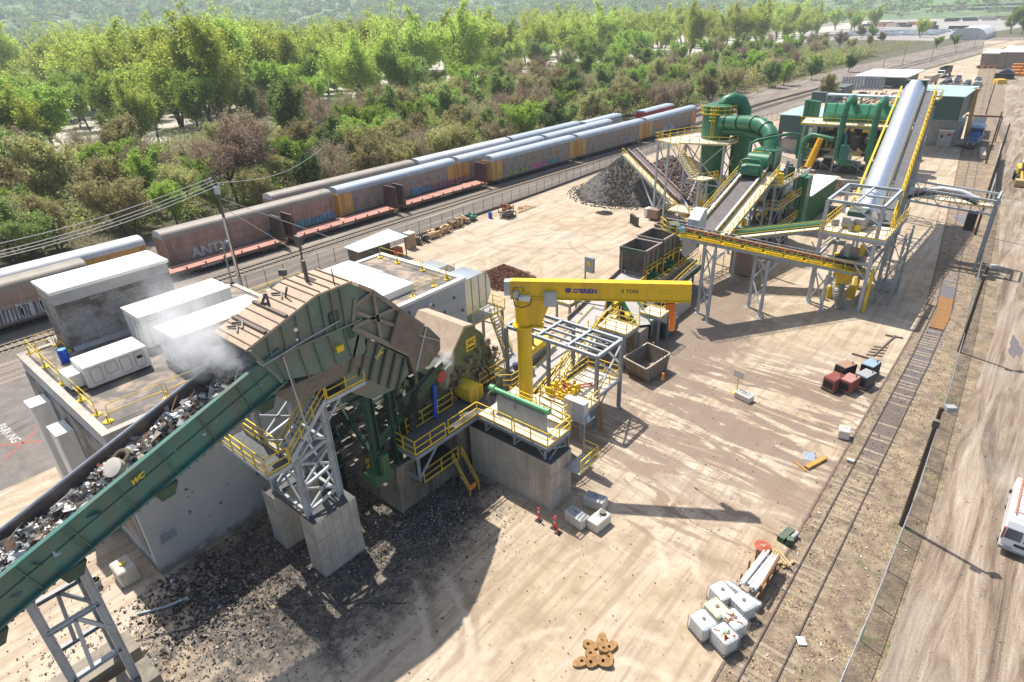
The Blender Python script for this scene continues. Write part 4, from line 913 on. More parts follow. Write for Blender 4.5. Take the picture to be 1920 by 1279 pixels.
for zz in (13.95, 13.75):
    for k in range(5): p = onarm(8.9 + k*.16, zz); mb.prism([p, p + armd*.12, p + armd*.12 + Vector((0, 0, .05)), p + Vector((0, 0, .05))], armn*.004)
mb.build('small_plate_text', M('faded_mark', (.55, .33, .03), .5), beam)
ra = math.atan2(armd.y, armd.x)
for nm, s, w, zb, h, dep, m_ in (('control_box', 1.85, .85, 12.75, 1.0, .35, LST), ('junction_box', .15, .75, 13.15, .3, .45, WHT), ('disconnect_switch', -.45, .35, 13.3, .5, .3, LST)):
    p = P0 + armd*s + armn*(.22 + dep/2); MB().cbox((p.x, p.y, zb), w, dep, h, ra).build(nm, m_, t, bevel=.02)
p = a0 - armd*.2; MB().cbox((p.x, p.y, 13.4), .4, .6, 1.0, ra).build('counter_box', LST, t)
mb = MB(); mb.path([P0 + armd*a + armn*b + Vector((0, 0, z)) for a, b, z in ((-.6, .55, 13.3), (-.5, .8, 12.9), (0, .85, 12.8), (.5, .75, 12.95), (.6, .5, 13.3))], .04, 6); mb.path([P0 + armd*a + armn*.5 + Vector((0, 0, z)) for a, z in ((-.65, 13.7), (-.55, 14.1), (0, 14.15), (.1, 13.8))], .035, 6); mb.build('cable', BLK, t)
MB().path([P0 + Vector((0, 0, z)) for z in (4.0, 4.15)], .95, 24).build('base_flange', CRY, t)
hs = 9.75; p = P0 + armd*hs
t2 = thing('chain_hoist', 'orange electric chain hoist with hanging chain and hook under the yellow crane beam', 'hoist', (p.x, p.y, 12.4))
mb = MB(); mb.cbox((p.x, p.y, 12.55), .62, .45, .5, ra); mb.tube(p + armd*-.3 + armn*.1 + Vector((0, 0, 12.9)), p + armd*-.3 + armn*.1 + Vector((0, 0, 13.3)), .13, n=8); mb.cbox((p.x + .1, p.y, 12.0), .35, .35, .6, ra); mb.build('motor_body', M('red_orange', (.62, .17, .02), .5, var=.3), t2, bevel=.04)
mb = MB(); q = p + armd*.2; mb.path([q + Vector((0, 0, z)) for z in (12.25, 11.9, 11.0)], [.2, .24, .19], 10); mb.build('chain_bag', ORG, t2, smooth=True)
mb = MB()
for o_ in (-.12, .06): mb.tube(p + armd*o_ + Vector((0, 0, 12.3)), p + armd*(o_ - .05) + Vector((0, 0, 7.6)), .022, n=5)
ch = mb.build('chain', DST, t2)
mb = MB(); q = p - armd*.08; mb.tube(q + Vector((0, 0, 7.62)), q + Vector((0, 0, 7.3)), .09, n=8); mb.path([q + Vector((.1*math.sin(a), 0, 7.2 + .1*math.cos(a))) for a in [i*.5 for i in range(10)]], .035, 6); mb.build('hook', ORG, t2)
mb = MB(); mb.path([P0 + Vector((.9, -.6, 4.2 + k*.25)) for k in range(6)], .03, 5)
mb = MB(); rail(mb, [(-25.2, 28.6, 5.3), (-22.8, 28.6, 5.3)], step=1.2); rail(mb, [(-22.8, 29.0, 5.3), (-21.7, 30.2, 4.0), (-21.7, 31.6, 4.0)], step=1.0)
t3 = thing('access_stair', 'yellow railed steps wrapping round the foot of the yellow crane pillar', 'stair', (-24, 29.5, 4)); mb.build('guardrail', YEL, t3); MB().box(-27.5, -21.6, 28.3, 31.9, 3.7, 3.9).build('deck', DECK, t3)
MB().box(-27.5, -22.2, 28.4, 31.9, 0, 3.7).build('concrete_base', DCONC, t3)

# ------------------------------------------------------------------ steel canopy frame with raised deck
t = thing('steel_canopy', 'open grey steel frame with roof beams over a railed deck, behind the crane pillar', 'steel frame', (-27, 37.5, 0)); st = MB()
for x, y in ((-22.4, 35.75), (-22.4, 39.4), (-31.6, 35.7), (-31.6, 39.2), (-27.1, 35.75), (-27.1, 39.3)):
    st.hbeam((x, y, 0), (x, y, 6.4), .26, .26)
    st.cbox((x, y, 0), .4, .4, .05)
st.build('column', GST, t); st = MB()
for y in (35.75, 39.35): st.hbeam((-31.6, y, 6.52), (-22.4, y, 6.52), .24, .28)
for x in (-31.6, -28.3, -25.3, -22.4): st.hbeam((x, 35.75, 6.52), (x, 39.35, 6.52), .24, .28)
for y in (36.7, 37.6, 38.5): st.hbeam((-31.6, y, 6.5), (-22.4, y, 6.5), .14, .2)
st.build('roof_beam', LST, t); st = MB()
xbrace(st, (-22.4, 35.75), (-22.4, 39.4), 3.0, 6.2, .13); st.bar((-22.4, 35.75, 2.9), (-22.4, 39.4, 2.9), .2); st.bar((-25.2, 35.75, 6.2), (-27.1, 35.75, 4.4), .14); st.bar((-25.2, 39.35, 6.2), (-22.4, 39.35, 4.2), .14)
for x in (-29, -25): st.bar((x, 35.9, 6.2), (x + 2, 39.2, 6.2), .07)
st.build('brace', LST, t)
dk = MB(1); rl = MB(1); st = MB()
dk.box(-25.6, -22.5, 35.6, 39.5, 2.8, 2.88); dk.box(-26.0, -21.9, 33.2, 35.6, 2.8, 2.88)
for q in (((-26, 33.2), (-21.9, 33.2)), ((-21.9, 33.2), (-21.9, 35.6)), ((-22.4, 35.6), (-22.4, 39.5)), ((-25.6, 39.5), (-22.4, 39.5)), ((-26, 33.2), (-26, 35.6)), ((-25.6, 35.6), (-25.6, 39.5))): st.hbeam((*q[0], 2.68), (*q[1], 2.68), .12, .22)
rail(rl, [(-26.0, 33.2, 2.88), (-21.9, 33.2, 2.88), (-21.9, 35.5, 2.88)]); rail(rl, [(-22.35, 35.9, 2.88), (-22.35, 39.45, 2.88), (-25.6, 39.45, 2.88), (-25.6, 36.2, 2.88)])
for x, y in ((-25.8, 33.3), (-22.1, 33.3), (-24, 35.6)): st.hbeam((x, y, 0), (x, y, 2.6), .2, .2); st.bar((x, y, 1.2), (x + .9, y + .5, 2.6), .1); st.bar((x, y, 1.2), (x - .7, y + .2, 2.6), .1)
st.bar((-22.4, 35.7, 1.2), (-22.4, 37.4, 2.6), .1)
dk.build('deck', DECK, t); rl.build('guardrail', YEL, t); st.build('deck_beam', GST, t)
t = thing('ladder', 'short red ladder lying on the pale deck inside the grey steel frame', 'ladder', (-24.2, 36.4, 2.9)); mb = MB()
for o_ in (-.2, .2): mb.bar((-24.8 + o_*.7, 35.6 - o_*.7, 2.96), (-23.6 + o_*.7, 37.2 - o_*.7, 2.96), .07)
for k in range(6): q = lp((-24.8, 35.6, 2.96), (-23.6, 37.2, 2.96), (k + .5)/6); mb.bar((q[0] - .15, q[1] + .15, q[2]), (q[0] + .15, q[1] - .15, q[2]), .05)
mb.build('ladder_frame', RED, t)
prg = random.Random(21)
t = thing('valve_skid', 'cluster of small yellow and red machine parts on the near end of the railed deck', 'machine', (-25, 34.8, 2.9)); mb = MB(); mr = MB()
for i in range(26): x, y = prg.uniform(-25.8, -24), prg.uniform(33.6, 36.0); mb.cbox((x, y, 2.9), prg.uniform(.08, .3), prg.uniform(.08, .35), prg.uniform(.2, .95), prg.uniform(0, 3))
for i in range(8): mr.cbox((prg.uniform(-25.5, -24), prg.uniform(34, 36.2), 2.9), .2, .35, prg.uniform(.1, .4), prg.uniform(0, 3))
mb.build('yellow_parts', YEL, t); mr.build('red_parts', RED, t)
t = thing('timber_plank', 'single brown plank leaning against the front column of the grey steel frame', 'plank', (-21.9, 35.9, 0)); MB().bar((-21.7, 35.6, 0), (-22.2, 36.1, 2.1), .25, .06).build('plank', M('orange_plank', (.34, .16, .05), .8, var=.2), t)

# ------------------------------------------------------------------ discharge conveyors through the frame
def conveyor(label, a, b, w, side=YEL, beltm=BELT, walk=(0, 0), legs=(), deckm=DECK, depth=.5, truss=True, hood=None, group=None, rollers=False, parent_cat='conveyor', legm=None, railh=1.05, wall=.15):
    """belt conveyor from a to b (x,y,z of belt centre) with side frames, optional walkways left/right, legs at fractions"""
    a, b = Vector(a), Vector(b); d = (b - a); L = d.length; d.normalize(); n = Vector((d.y, -d.x, 0)).normalized()   # n: right hand side
    u = n.cross(d)*1.0; u = Vector((0, 0, 1))
    t = thing('belt_conveyor', label, parent_cat, a, group=group)
    mb = MB(); mb.add([a - n*w/2, a + n*w/2, b + n*w/2, b - n*w/2], [(0, 1, 2, 3)]); mb.add([a - n*w/2*1 - u*.25, a + n*w/2 - u*.25, b + n*w/2 - u*.25, b - n*w/2 - u*.25], [(3, 2, 1, 0)])
    for sg in (-1, 1):
        e = n*sg*(w/2 + .02); mb.add([a + e*.8, b + e*.8, b + e + u*wall, a + e + u*wall], [(0, 1, 2, 3)])
    mb.build('belt', beltm, t)
    for sg in (-1, 1):
        mb = MB(); e = n*sg*(w/2 + .12)
        mb.bar(a + e + u*.1, b + e + u*.1, .1, .1); mb.bar(a + e - u*depth, b + e - u*depth, .1, .12)
        if truss:
            k = max(2, int(L/1.5))
            for i in range(k): p = a + d*L*i/k; q = a + d*L*(i + 1)/k; mb.bar(p + e + (u*.1 if i % 2 else -u*depth), q + e + (-u*depth if i % 2 else u*.1), .07); mb.bar(p + e - u*depth, p + e + u*.1, .06)
        else: mb.prism([a + e + u*.15, b + e + u*.15, b + e - u*depth, a + e - u*depth], n*.04)
        mb.build('side_frame', side, t)
    mb = MB(); 
    for p in (a, b): mb.tube(p - n*(w/2 + .2) - u*.15, p + n*(w/2 + .2) - u*.15, .22, n=12)
    mb.build('end_pulley', DST, t, smooth=True)
    if rollers:
        mb = MB(); k = int(L/.95)
        for sg in (-1, 1):
            for i in range(k): p = a + d*L*(i + .5)/k + n*sg*(w/2 + .12); mb.bar(p + u*.1, p + u*.5 + n*sg*.1, .16); mb.bar(p - d*.28 + u*.25, p + d*.28 + u*.25, .14)
        mb.build('idler_bracket', M('idler_red', (.33, .06, .05), .6, var=.3), t)
        mb = MB()
        for sg in (-1, 1): mb.bar(a + n*sg*(w/2 + .14) + u*.5, b + n*sg*(w/2 + .14) + u*.5, .1, .08)
        mb.build('return_pipe', LST, t)
    for sg, ww in ((-1, walk[0]), (1, walk[1])):
        if not ww: continue
        e0, e1 = n*sg*(w/2 + .3), n*sg*(w/2 + .3 + ww); z = -u*depth*.6
        mb = MB(); mb.prism([a + e0 + z, b + e0 + z, b + e1 + z, a + e1 + z], (0, 0, .06)); mb.build('walkway_deck', deckm, t)
        mb = MB(); mb.bar(a + e1 + z - u*.1, b + e1 + z - u*.1, .1, .26); mb.bar(a + e0 + z - u*.1, b + e0 + z - u*.1, .1, .2); mb.build('walkway_beam', GST, t)
        mb = MB(); rail(mb, [a + e1 + z + u*.06, b + e1 + z + u*.06], railh, 1.5); mb.build('guardrail', YEL, t)
    for fr in legs:
        mb = MB(); p = a.lerp(b, fr); top = p.z - depth - .1
        eL, eR = -n*(w/2 + (.3 + walk[0] if walk[0] else .1)), n*(w/2 + (.3 + walk[1] if walk[1] else .1))
        q0, q1 = p + eL, p + eR
        for q in (q0, q1): mb.hbeam((q.x, q.y, 0), (q.x, q.y, top), .24, .24); mb.cbox((q.x, q.y, 0), .45, .45, .04)
        mb.hbeam((q0.x, q0.y, top), (q1.x, q1.y, top), .2, .24)
        if top > 2.5:
            k = 2 if top > 5 else 1; xbrace(mb, (q0.x, q0.y), (q1.x, q1.y), .8, top - .3, .1, k)
            q = q1 - d*1.2; mb.bar((q1.x, q1.y, top - 1.3), (q.x, q.y, top - .1 - d.z*1.2), .1); q = q1 + d*1.2; mb.bar((q1.x, q1.y, top - 1.3), (q.x, q.y, top + d.z*1.2 - .1), .1)
        mb.build('leg_frame', legm or GST, t)
    return t
conveyor('inclined belt conveyor with yellow truss sides climbing through the grey steel frame', (-29.2, 33.5, .9), (-30.6, 49.0, 3.4), 1.5, beltm=LBELT, walk=(0, 1.0), legs=(.5, .95))
MB_ = None
t = thing('walking_stair', 'long yellow stair and handrails running up beside the belt inside the steel frame', 'stair', (-27.6, 36, 0)); st = MB(); rl = MB(1); stairs(st, rl, (-27.2, 34.4, .4), (-27.9, 43.6, 4.0), 1.0, (1, 0, 0), rise=.22); st.build('stringer', DECK, t); rl.build('guardrail', YEL, t)
t = thing('motor', 'red and dark blue drive motor beside the belt conveyor behind the crane pillar', 'motor', (-30.9, 37.4, 2.2)); MB().tube((-30.9, 36.9, 2.4), (-30.5, 37.6, 2.4), .45, n=16).build('red_housing', M('motor_red', (.5, .05, .03), .45), t, smooth=True); MB().tube((-31.3, 36.2, 2.4), (-30.95, 36.8, 2.4), .38, n=16).build('blue_housing', M('motor_blue', (.04, .05, .14), .45), t, smooth=True); MB().box(-31.6, -30.3, 36, 37.8, 0, 2.0).build('stand', GST, t)
t = thing('drive_guard', 'yellow sheet metal drive guard on the far side of the belt conveyor', 'machine guard', (-31.8, 39.4, 2)); MB().yz([(38.4, 2.6), (41.6, 2.9), (41.6, 3.6), (38.4, 3.2)], -32.6, -31.0).build('cover', YEL, t); MB().box(-32.4, -31.2, 38.6, 41.4, 0, 2.7).build('stand', GST, t)
# wide vibrating feeder pan below the magnet hoods
t = thing('feeder_pan', 'wide dusty grey feeder pan sloping down from the curtained hood', 'vibrating feeder', (-32, 52, 2))
fa, fb = (47.6, 1.9), (57.8, 4.0)
MB().add([(-33.5, fa[0], fa[1]), (-30.3, fa[0], fa[1]), (-30.3, fb[0], fb[1]), (-33.5, fb[0], fb[1])], [(0, 1, 2, 3)]).build('pan', LBELT, t)
for x in (-33.6, -30.3): MB().yz([(fa[0], fa[1] - .3), (fa[0], fa[1] + .45), (fb[0], fb[1] + .45), (fb[0], fb[1] - .3)], x, x + .1).build('side_wall', GRIME if x < -32 else YEL, t)
mb = MB()
for x in (-33.4, -30.4):
    for y in (48.5, 52.5, 56.5): mb.hbeam((x, y, 0), (x, y, 1.8 + (y - 47)*.2), .22, .22)
    xbrace(mb, (x, 48.5), (x, 52.5), .3, 1.9, .1)
mb.build('support', GST, t)
mb = MB(); mb.bar((-33.9, 49.2, 3.4), (-30.0, 49.4, 3.7), .09)
for x in (-33.4, -31.5, -30.3): mb.bar((x, 49.3, 3.45), (x + .2, 49.3, 2.4), .06)
mb.build('spray_bar', DGR, t)
t = thing('rubber_guard', 'small dark green guard plate with yellow frame right of the grey feeder pan', 'machine guard', (-29.9, 50, 3)); MB().yz([(49.2, 3.2), (50.6, 3.6), (50.6, 4.5), (49.4, 4.2)], -30.2, -30.1).build('plate', DGR, t); mb = MB(); mb.bar((-30.0, 49.2, 2.2), (-30.0, 49.2, 4.2), .07); mb.bar((-30.0, 50.6, 2.4), (-30.0, 50.6, 4.2), .07); mb.box(-30.0, -29.6, 50.2, 51.0, 3.0, 3.8); mb.build('frame', YEL, t)
t = thing('trough_conveyor', 'curved green sided trough conveyor crossing right of the grey feeder pan', 'conveyor', (-29, 53, 2.5))
a_, b_ = Vector((-31.0, 54.2, 3.5)), Vector((-25.9, 49.6, 2.75)); d_ = (b_ - a_).normalized(); n_ = Vector((-d_.y, d_.x, 0))
mb = MB(); mb.add([a_ - n_*.7, b_ - n_*.7, b_ + n_*.7, a_ + n_*.7], [(0, 1, 2, 3)]); mb.build('belt', LBELT, t)
for sg in (-1, 1): MB().prism([a_ + n_*.72*sg + Vector((0, 0, .45)), b_ + n_*.72*sg + Vector((0, 0, .35)), b_ + n_*.72*sg - Vector((0, 0, .25)), a_.lerp(b_, .5) + n_*.72*sg - Vector((0, 0, .6)), a_ + n_*.72*sg - Vector((0, 0, .3))], n_*.05*sg).build('side_plate', GRN, t)
mb = MB()
for fr in (.25, .7): p = a_.lerp(b_, fr) - n_*.95; mb.cbox((p.x, p.y, p.z - .35), .9, .45, .5, math.atan2(d_.y, d_.x))
mb.build('yellow_guard', YEL, t); mb = MB()
for fr in (.15, .85): p = a_.lerp(b_, fr); mb.box(p.x - .3, p.x + .3, p.y - .3, p.y + .3, 0, p.z - .5)
mb.build('support', GST, t)
for lab, x0, x1, y0, y1, z in (('small railed deck of pale dust beside the green trough conveyor', -28.6, -25.3, 45.2, 47.6, 3.6), ('small railed deck at the right end of the green trough conveyor', -27.2, -24.9, 51.0, 53.4, 3.2), ('narrow yellow railed deck left of the wide feeder pan', -36.6, -34.6, 49.5, 53.5, 2.6)):
    t = thing('service_platform', lab, 'platform', ((x0 + x1)/2, (y0 + y1)/2, z)); MB().box(x0, x1, y0, y1, z - .08, z).build('deck', DECK, t); rl = MB(1); rail(rl, [(x0, y0, z), (x1, y0, z), (x1, y1, z), (x0, y1, z)], step=1.0); rl.build('guardrail', YEL, t)
    mb = MB()
    for x in (x0 + .15, x1 - .15):
        for y in (y0 + .15, y1 - .15): mb.hbeam((x, y, 0), (x, y, z - .1), .2, .2)
    mb.bar((x0, y0, z - .2), (x1, y0, z - .2), .1, .2); mb.bar((x1, y0, z - .2), (x1, y1, z - .2), .1, .2); mb.build('support', GST, t)
t = thing('concrete_column', 'grey concrete plinth standing under the trough conveyor beside the dumpster', 'concrete pier', (-26.5, 49, 0)); MB().box(-27.9, -25.6, 48.4, 50.2, 0, 2.5).build('shaft', DCONC, t)
# low concrete wall with trough
t = thing('concrete_wall', 'long low concrete wall holding a dark trough conveyor under the magnet hoods', 'wall', (-27, 57, 0)); MB().box(-27.0, -26.5, 52, 61.7, 0, 1.85).build('near_wall', M('pale_concrete', (.48, .46, .43), .85, var=.1, dirt=(.3, .27, .22), da=.4), t); MB().box(-30.2, -29.8, 52, 64, 0, 1.85).build('far_wall', CONC, t); MB().box(-29.8, -26.5, 52, 52.4, 0, 1.85).build('end_wall', DCONC, t)
MB().box(-29.8, -27, 52.4, 62, .0, 1.2).build('dark_fill', BLK, t); mb = MB()
for y in (54, 57.5): mb.hbeam((-28.2, y, 1.2), (-28.2, y, 3.4), .25, .25)
mb.bar((-28.2, 53, 2.0), (-28.2, 64, 2.3), .2); mb.build('trough_support', GST, t)
conveyor('low dark belt running in the concrete trough below the magnet hoods', (-28.4, 53, 2.4), (-28.4, 66, 3.4), 1.2, side=DGR, truss=False)
# three open hoods with magnet drums
BOXM = M('worn_black_steel', (.055, .052, .05), .5, .1, var=.5, scale=1.2, dirt=(.16, .13, .1), da=.6)
BOXI = M('grey_brown_steel', (.24, .20, .17), .7, var=.2, dirt=(.13, .1, .08), da=.6)
for i, (lab, y0, y1, z1) in enumerate((('nearest open-topped magnet hood with a rubber curtain and green top edge', 57.7, 61.3, 7.0), ('middle open-topped magnet hood of weathered grey steel', 61.6, 65.2, 7.2), ('furthest open-topped magnet hood, beside the grey chute', 65.5, 68.6, 7.5))):
    t = thing('magnet_hood', lab, 'magnet separator', (-32.1, y0, 4), group='open-topped magnet hoods'); z0 = 4.0 + i*.2
    MB().box(-33.7, -33.6, y0, y1, z0, z1).build('side_plate', BOXI, t); MB().box(-30.6, -30.5, y0, y1, z0 + .4, z1).build('side_plate', BOXI, t)
    MB().box(-33.6, -30.6, y0, y0 + .1, z0 + .4, z1 - .35).build('front_plate', BOXM, t); MB().box(-33.6, -30.6, y1 - .1, y1, z0, z1).build('back_plate', BOXI, t)
    MB().box(-33.7, -30.5, y0 - .05, y0 + .12, z1 - .35, z1).build('top_edge', DGR if i == 0 else BOXI, t)
    mb = MB()
    for k in range(16): x = -33.5 + k*.185; mb.box(x, x + .15, y0 - .02 + prg.uniform(-.03, .03), y0 + .03, z0 - .55 + prg.uniform(-.1, .1), z0 + .42)
    mb.build('rubber_curtain', M('grey_curtain', (.16, .14, .12), .8, var=.3), t)
    MB().tube((-33.6, (y0 + y1)/2, z0 + 1.2), (-30.6, (y0 + y1)/2, z0 + 1.2), 1.0, n=22).build('drum', M('drum_steel', (.10, .09, .085), .5, .3, var=.3), t, smooth=True)
    MB().bar((-33.6, y1 - .3, z1), (-30.5, y1 - .3, z1), .12).build('cross_bar', M('dusty_pipe', (.42, .36, .29), .8), t)
    MB().bar((-30.45, y0, z1 + .02), (-30.45, y1, z1 + .02), .14).build('top_rail', M('dusty_pipe', (.42, .36, .29), .8), t)
    mb = MB(); k = 3
    for j in range(k):
        ya = y0 + (y1 - y0)*j/k; mb.box(-30.45, -30.3, ya, ya + .35, 1.6, z0 + .9); mb.bar((-30.3, ya, z0 + 1.2), (-30.3, ya + 1.2, z0 + 1.2), .08); mb.bar((-30.3, ya, z0 + .75), (-30.3, ya + 1.2, z0 + .75), .1, .14)
    mb.build('yellow_frame', YEL, t)
    mb = MB()
    for j in range(4): ya = y0 + (y1 - y0)*j/3.3; mb.bar((-30.35, ya, z0 - 1), (-30.35, ya, z1 - .3), .09)
    mb.build('green_post', DGR, t)
    mb = MB(); mb.tube((-30.3, y0 + 1.4, z0 + .1), (-29.5, y0 + 1.4, z0 + .1), .28, n=10); mb.cbox((-29.9, y0 + 1.0, z0 - .5), .7, .8, .5); mb.build('gear_motor', GRN, t)
    mb = MB(); mb.box(-33.3, -30.7, y0 + .2, y1 - .2, 0, z0 - .6); mb.build('base', M('dark_base', (.05, .05, .045), .7, var=.4, dust=.3), t)
t = thing('magnet_walkway', 'yellow railed catwalk running along the right side of the magnet hoods', 'walkway', (-29.5, 62, 3)); MB().box(-30.2, -29.2, 55.5, 68.5, 3.0, 3.08).build('deck', GST, t); rl = MB(1); rail(rl, [(-29.2, 55.5, 3.08), (-29.2, 61.4, 3.08)]); rail(rl, [(-29.2, 61.8, 3.08), (-29.2, 68.4, 3.9)]); rail(rl, [(-28.2, 58, 2.0), (-28.2, 67, 3.2)]); rl.build('guardrail', YEL, t)
mb = MB()
for y in (56, 60, 64, 68): mb.hbeam((-29.3, y, 0), (-29.3, y, 3), .2, .2)
mb.bar((-29.2, 55.5, 2.9), (-29.2, 68.5, 2.9), .1, .2); mb.build('support', GST, t)
t = thing('notice_board', 'grey control panel board with a yellow sticker on a post by the feeder pan', 'control panel', (-36.8, 56.5, 0)); MB().box(-37.4, -36.2, 56.3, 56.6, 3.6, 5.4).build('panel', GST, t); MB().box(-37.0, -36.6, 56.27, 56.3, 4.4, 5.0).build('sticker', YEL, t); MB().bar((-37.4, 56.5, 0), (-37.4, 56.5, 5.4), .12).build('post', DST, t); rl = MB(1); rail(rl, [(-37.4, 55.2, 1.6), (-35.2, 55.2, 1.6), (-35.2, 57.6, 1.6)], step=1); rl.build('guardrail', YEL, t)
t = thing('transfer_chute', 'light grey sheet metal transfer chute between the magnet hoods and the red-idler conveyor', 'chute', (-29.2, 65.5, 6)); MB().yz([(67.2, 6.6), (67.4, 8.2), (68.6, 9.2), (69.4, 9.2), (69.4, 7), (68.6, 6.4)], -30.4, -29.0).build('casing', LST, t); MB().xz([(-27.6, 8.6), (-26.3, 8.8), (-25.9, 7.6), (-27.0, 6.3), (-27.5, 6.6)], 60.2, 61.0).build('lower_spout', M('pale_chute', (.45, .43, .40), .6, var=.08), t)
t = thing('brown_bin', 'large brown steel bin standing in the shade behind the trestle legs', 'bin', (-25.4, 78, 0)); MB().box(-27.2, -24.6, 74, 77.5, .1, 3.4).build('body', M('tan_brown_steel', (.30, .21, .16), .8, var=.15), t)

# ------------------------------------------------------------------ diagonal trestle conveyor
A_, B_ = Vector((-27.6, 58.0, 10.0)), Vector((-12.9, 73.6, 4.1))
t = conveyor('diagonal elevated conveyor with red idlers and a long yellow walkway on grey trestle legs', A_, B_, 1.0, side=GRN, walk=(0, 1.15), truss=False, depth=.6, rollers=True, deckm=YEL)
dd_ = (B_ - A_).normalized(); nn_ = Vector((dd_.y, -dd_.x, 0)).normalized(); mb = MB()
k = 9
for i in range(k):
    p = A_.lerp(B_, (i + .08)/k) + nn_*1.05 - Vector((0, 0, .22)); q = A_.lerp(B_, (i + .92)/k) + nn_*1.05 - Vector((0, 0, .22)); mb.bar(p, q, .34, .24)
mb.build('walkway_guard', YEL, t)
for (x, y, zt_), (x2, y2) in (((-23.4, 59.15, 8.2), (-25.2, 60.7)), ((-19.35, 63.56, 6.5), (-21.3, 65.4)), ((-14.6, 68.7, 4.3), (-16.3, 70.3))):
    mb = MB(); mb.hbeam((x, y, 0), (x, y, zt_), .28, .28); mb.hbeam((x2, y2, 0), (x2, y2, zt_ + .1), .28, .28)
    xbrace(mb, (x, y), (x2, y2), .8, zt_ - .2, .11, 2 if zt_ > 5 else 1)
    q = Vector((x, y, zt_)); mb.bar(q - Vector((0, 0, 1.2)), q + dd_*1.1, .12); mb.bar(q - Vector((0, 0, 1.2)), q - dd_*1.2, .12); mb.cbox((x, y, 0), .55, .55, .05); mb.cbox((x2, y2, 0), .55, .55, .05)
    mb.build('trestle_leg', LST, t)
mb = MB(); rail(mb, [A_ + nn_*.8 - Vector((0, 0, .35)), A_ + nn_*.8 - dd_*1.2 - Vector((0, 0, .3)), A_ - nn_*.9 - dd_*1.2 - Vector((0, 0, .3))], step=.9); q = B_ + nn_*.8 - Vector((0, 0, .35)); rail(mb, [q, q + dd_*1.0, q + dd_*1.0 - nn_*.9], step=.8); mb.build('end_guardrail', YEL, t)
mb = MB(); mb.cbox((A_.x - .1, A_.y + .2, 9.6), 1.0, 1.4, .9, .7); mb.build('head_box', DGR, t); MB().cbox((A_.x + .8, A_.y - .1, 9.8), .7, .8, .5, .7).build('blue_drive', M('pale_blue_machine', (.12, .32, .48), .5), t)
for (x, y) in ((-25.7, 71.1), (-22.2, 75.7), (-17.6, 75)):
    t2 = thing('support_column', {-25.7: 'free grey column under the second green conveyor, nearest the brown bin', -22.2: 'free grey column under the second green conveyor, in the middle', -17.6: 'free grey column under the second green conveyor, nearest the corner tower'}[x], 'column', (x, y, 0)); m_ = MB(); m_.hbeam((x, y, 0), (x, y, 5.6), .26, .26); m_.bar((x, y, 4.4), (x + .8, y, 5.6), .1); m_.bar((x, y, 4.4), (x - .8, y, 5.6), .1); m_.build('shaft', LST, t2); MB().cbox((x, y, 0), .5, .5, .05).build('base_plate', GST, t2)
conveyor('second green conveyor with yellow walkway running behind the red-idler conveyor into the corner tower', (-28.0, 70.8, 5.9), (-17.4, 77.0, 7.6), 1.0, side=GRN, beltm=M('green_belt_cover', (.02, .12, .06), .5), walk=(0, 1.0), truss=False, depth=.5)

# ------------------------------------------------------------------ steep wide conveyor and drum hood
t = conveyor('wide grey belt climbing steeply to the green air separator, with white sided decks', (-29.0, 69.5, 6.37), (-29.0, 84.5, 11.0), 2.1, side=YEL, beltm=BELT, walk=(0, 1.35), truss=False, depth=.55, legs=(.45, .75), wall=.35)
mb = MB()
for x in (-30.35, -27.78): mb.bar((x, 69.5, 6.72), (x, 84.5, 11.35), .22, .12)
mb.build('white_edge', M('white_edge', (.72, .74, .74), .5, var=.06), t)
mb = MB(); k = 13
for i in range(k): y = 69.5 + i*1.15; z = 4.2 + (y - 62.5)*.309; mb.bar((-27.83, y, z - .45), (-27.83, y + .12, z + .4), .12)
mb.build('black_stripe', DGR, t)
t2 = thing('side_stair', 'long yellow railed stair climbing along the left side of the steep wide conveyor', 'stair', (-31.6, 66, 4)); st = MB(); rl = MB(1); stairs(st, rl, (-31.3, 70, 5.3), (-31.3, 86, 10.4), 1.0, (1, 0, 0), rise=.3); st.build('stringer', GST, t2); rl.build('guardrail', YEL, t2)
t = thing('air_separator', 'bright green curved drum hoods of the air separator at the head of the steep conveyor', 'separator', (-29.2, 85, 10))
def arc_hood(y0, zc, r, x0, x1, name, m_):
    pts = [(y0 - r, zc - .4)] + [(y0 - r*math.cos(a), zc + r*math.sin(a)) for a in [i*math.pi/10 for i in range(11)]] + [(y0 + r, zc - .4)]
    MB().yz(pts, x0, x1).build(name, m_, t, smooth=True)
arc_hood(82.3, 11.1, .9, -30.2, -27.9, 'front_hood', GRN); arc_hood(84.6, 11.9, 1.1, -30.4, -27.7, 'rear_hood', GRN)
MB().yz([(85.4, 11), (86.2, 13.0), (88.6, 13.0), (88.6, 10)], -30.6, -27.6).build('hopper', GRN, t); MB().box(-30.3, -27.9, 85.2, 85.4, 12.4, 13.0).build('yellow_lintel', YEL, t)
mb = MB(); mb.path([(-30.4, 81.2, 11.0), (-30.4, 81.5, 12.3), (-29.9, 81.8, 12.6), (-28.2, 81.8, 12.6), (-27.7, 81.8, 12.2), (-27.7, 81.8, 6.0)], .16, 10); mb.path([(-30.6, 84.9, 12.0), (-30.6, 85, 14.0), (-29.9, 85.2, 14.4), (-26.8, 88.6, 15.0), (-26.0, 89.5, 14.8), (-26.0, 89.5, 12.2)], .2, 10); mb.build('green_pipe', GRN, t, smooth=True)
t = thing('separator_tower', 'crowded grey steel tower with yellow railed floors below the green air separator', 'steel tower', (-27, 87, 0)); st = MB(); rl = MB(1); dk = MB(1)
for x in (-30.8, -25.8):
    for y in (82.5, 86, 91): st.hbeam((x, y, 0), (x, y, 12.0 if y > 83 else 10.5), .28, .28)
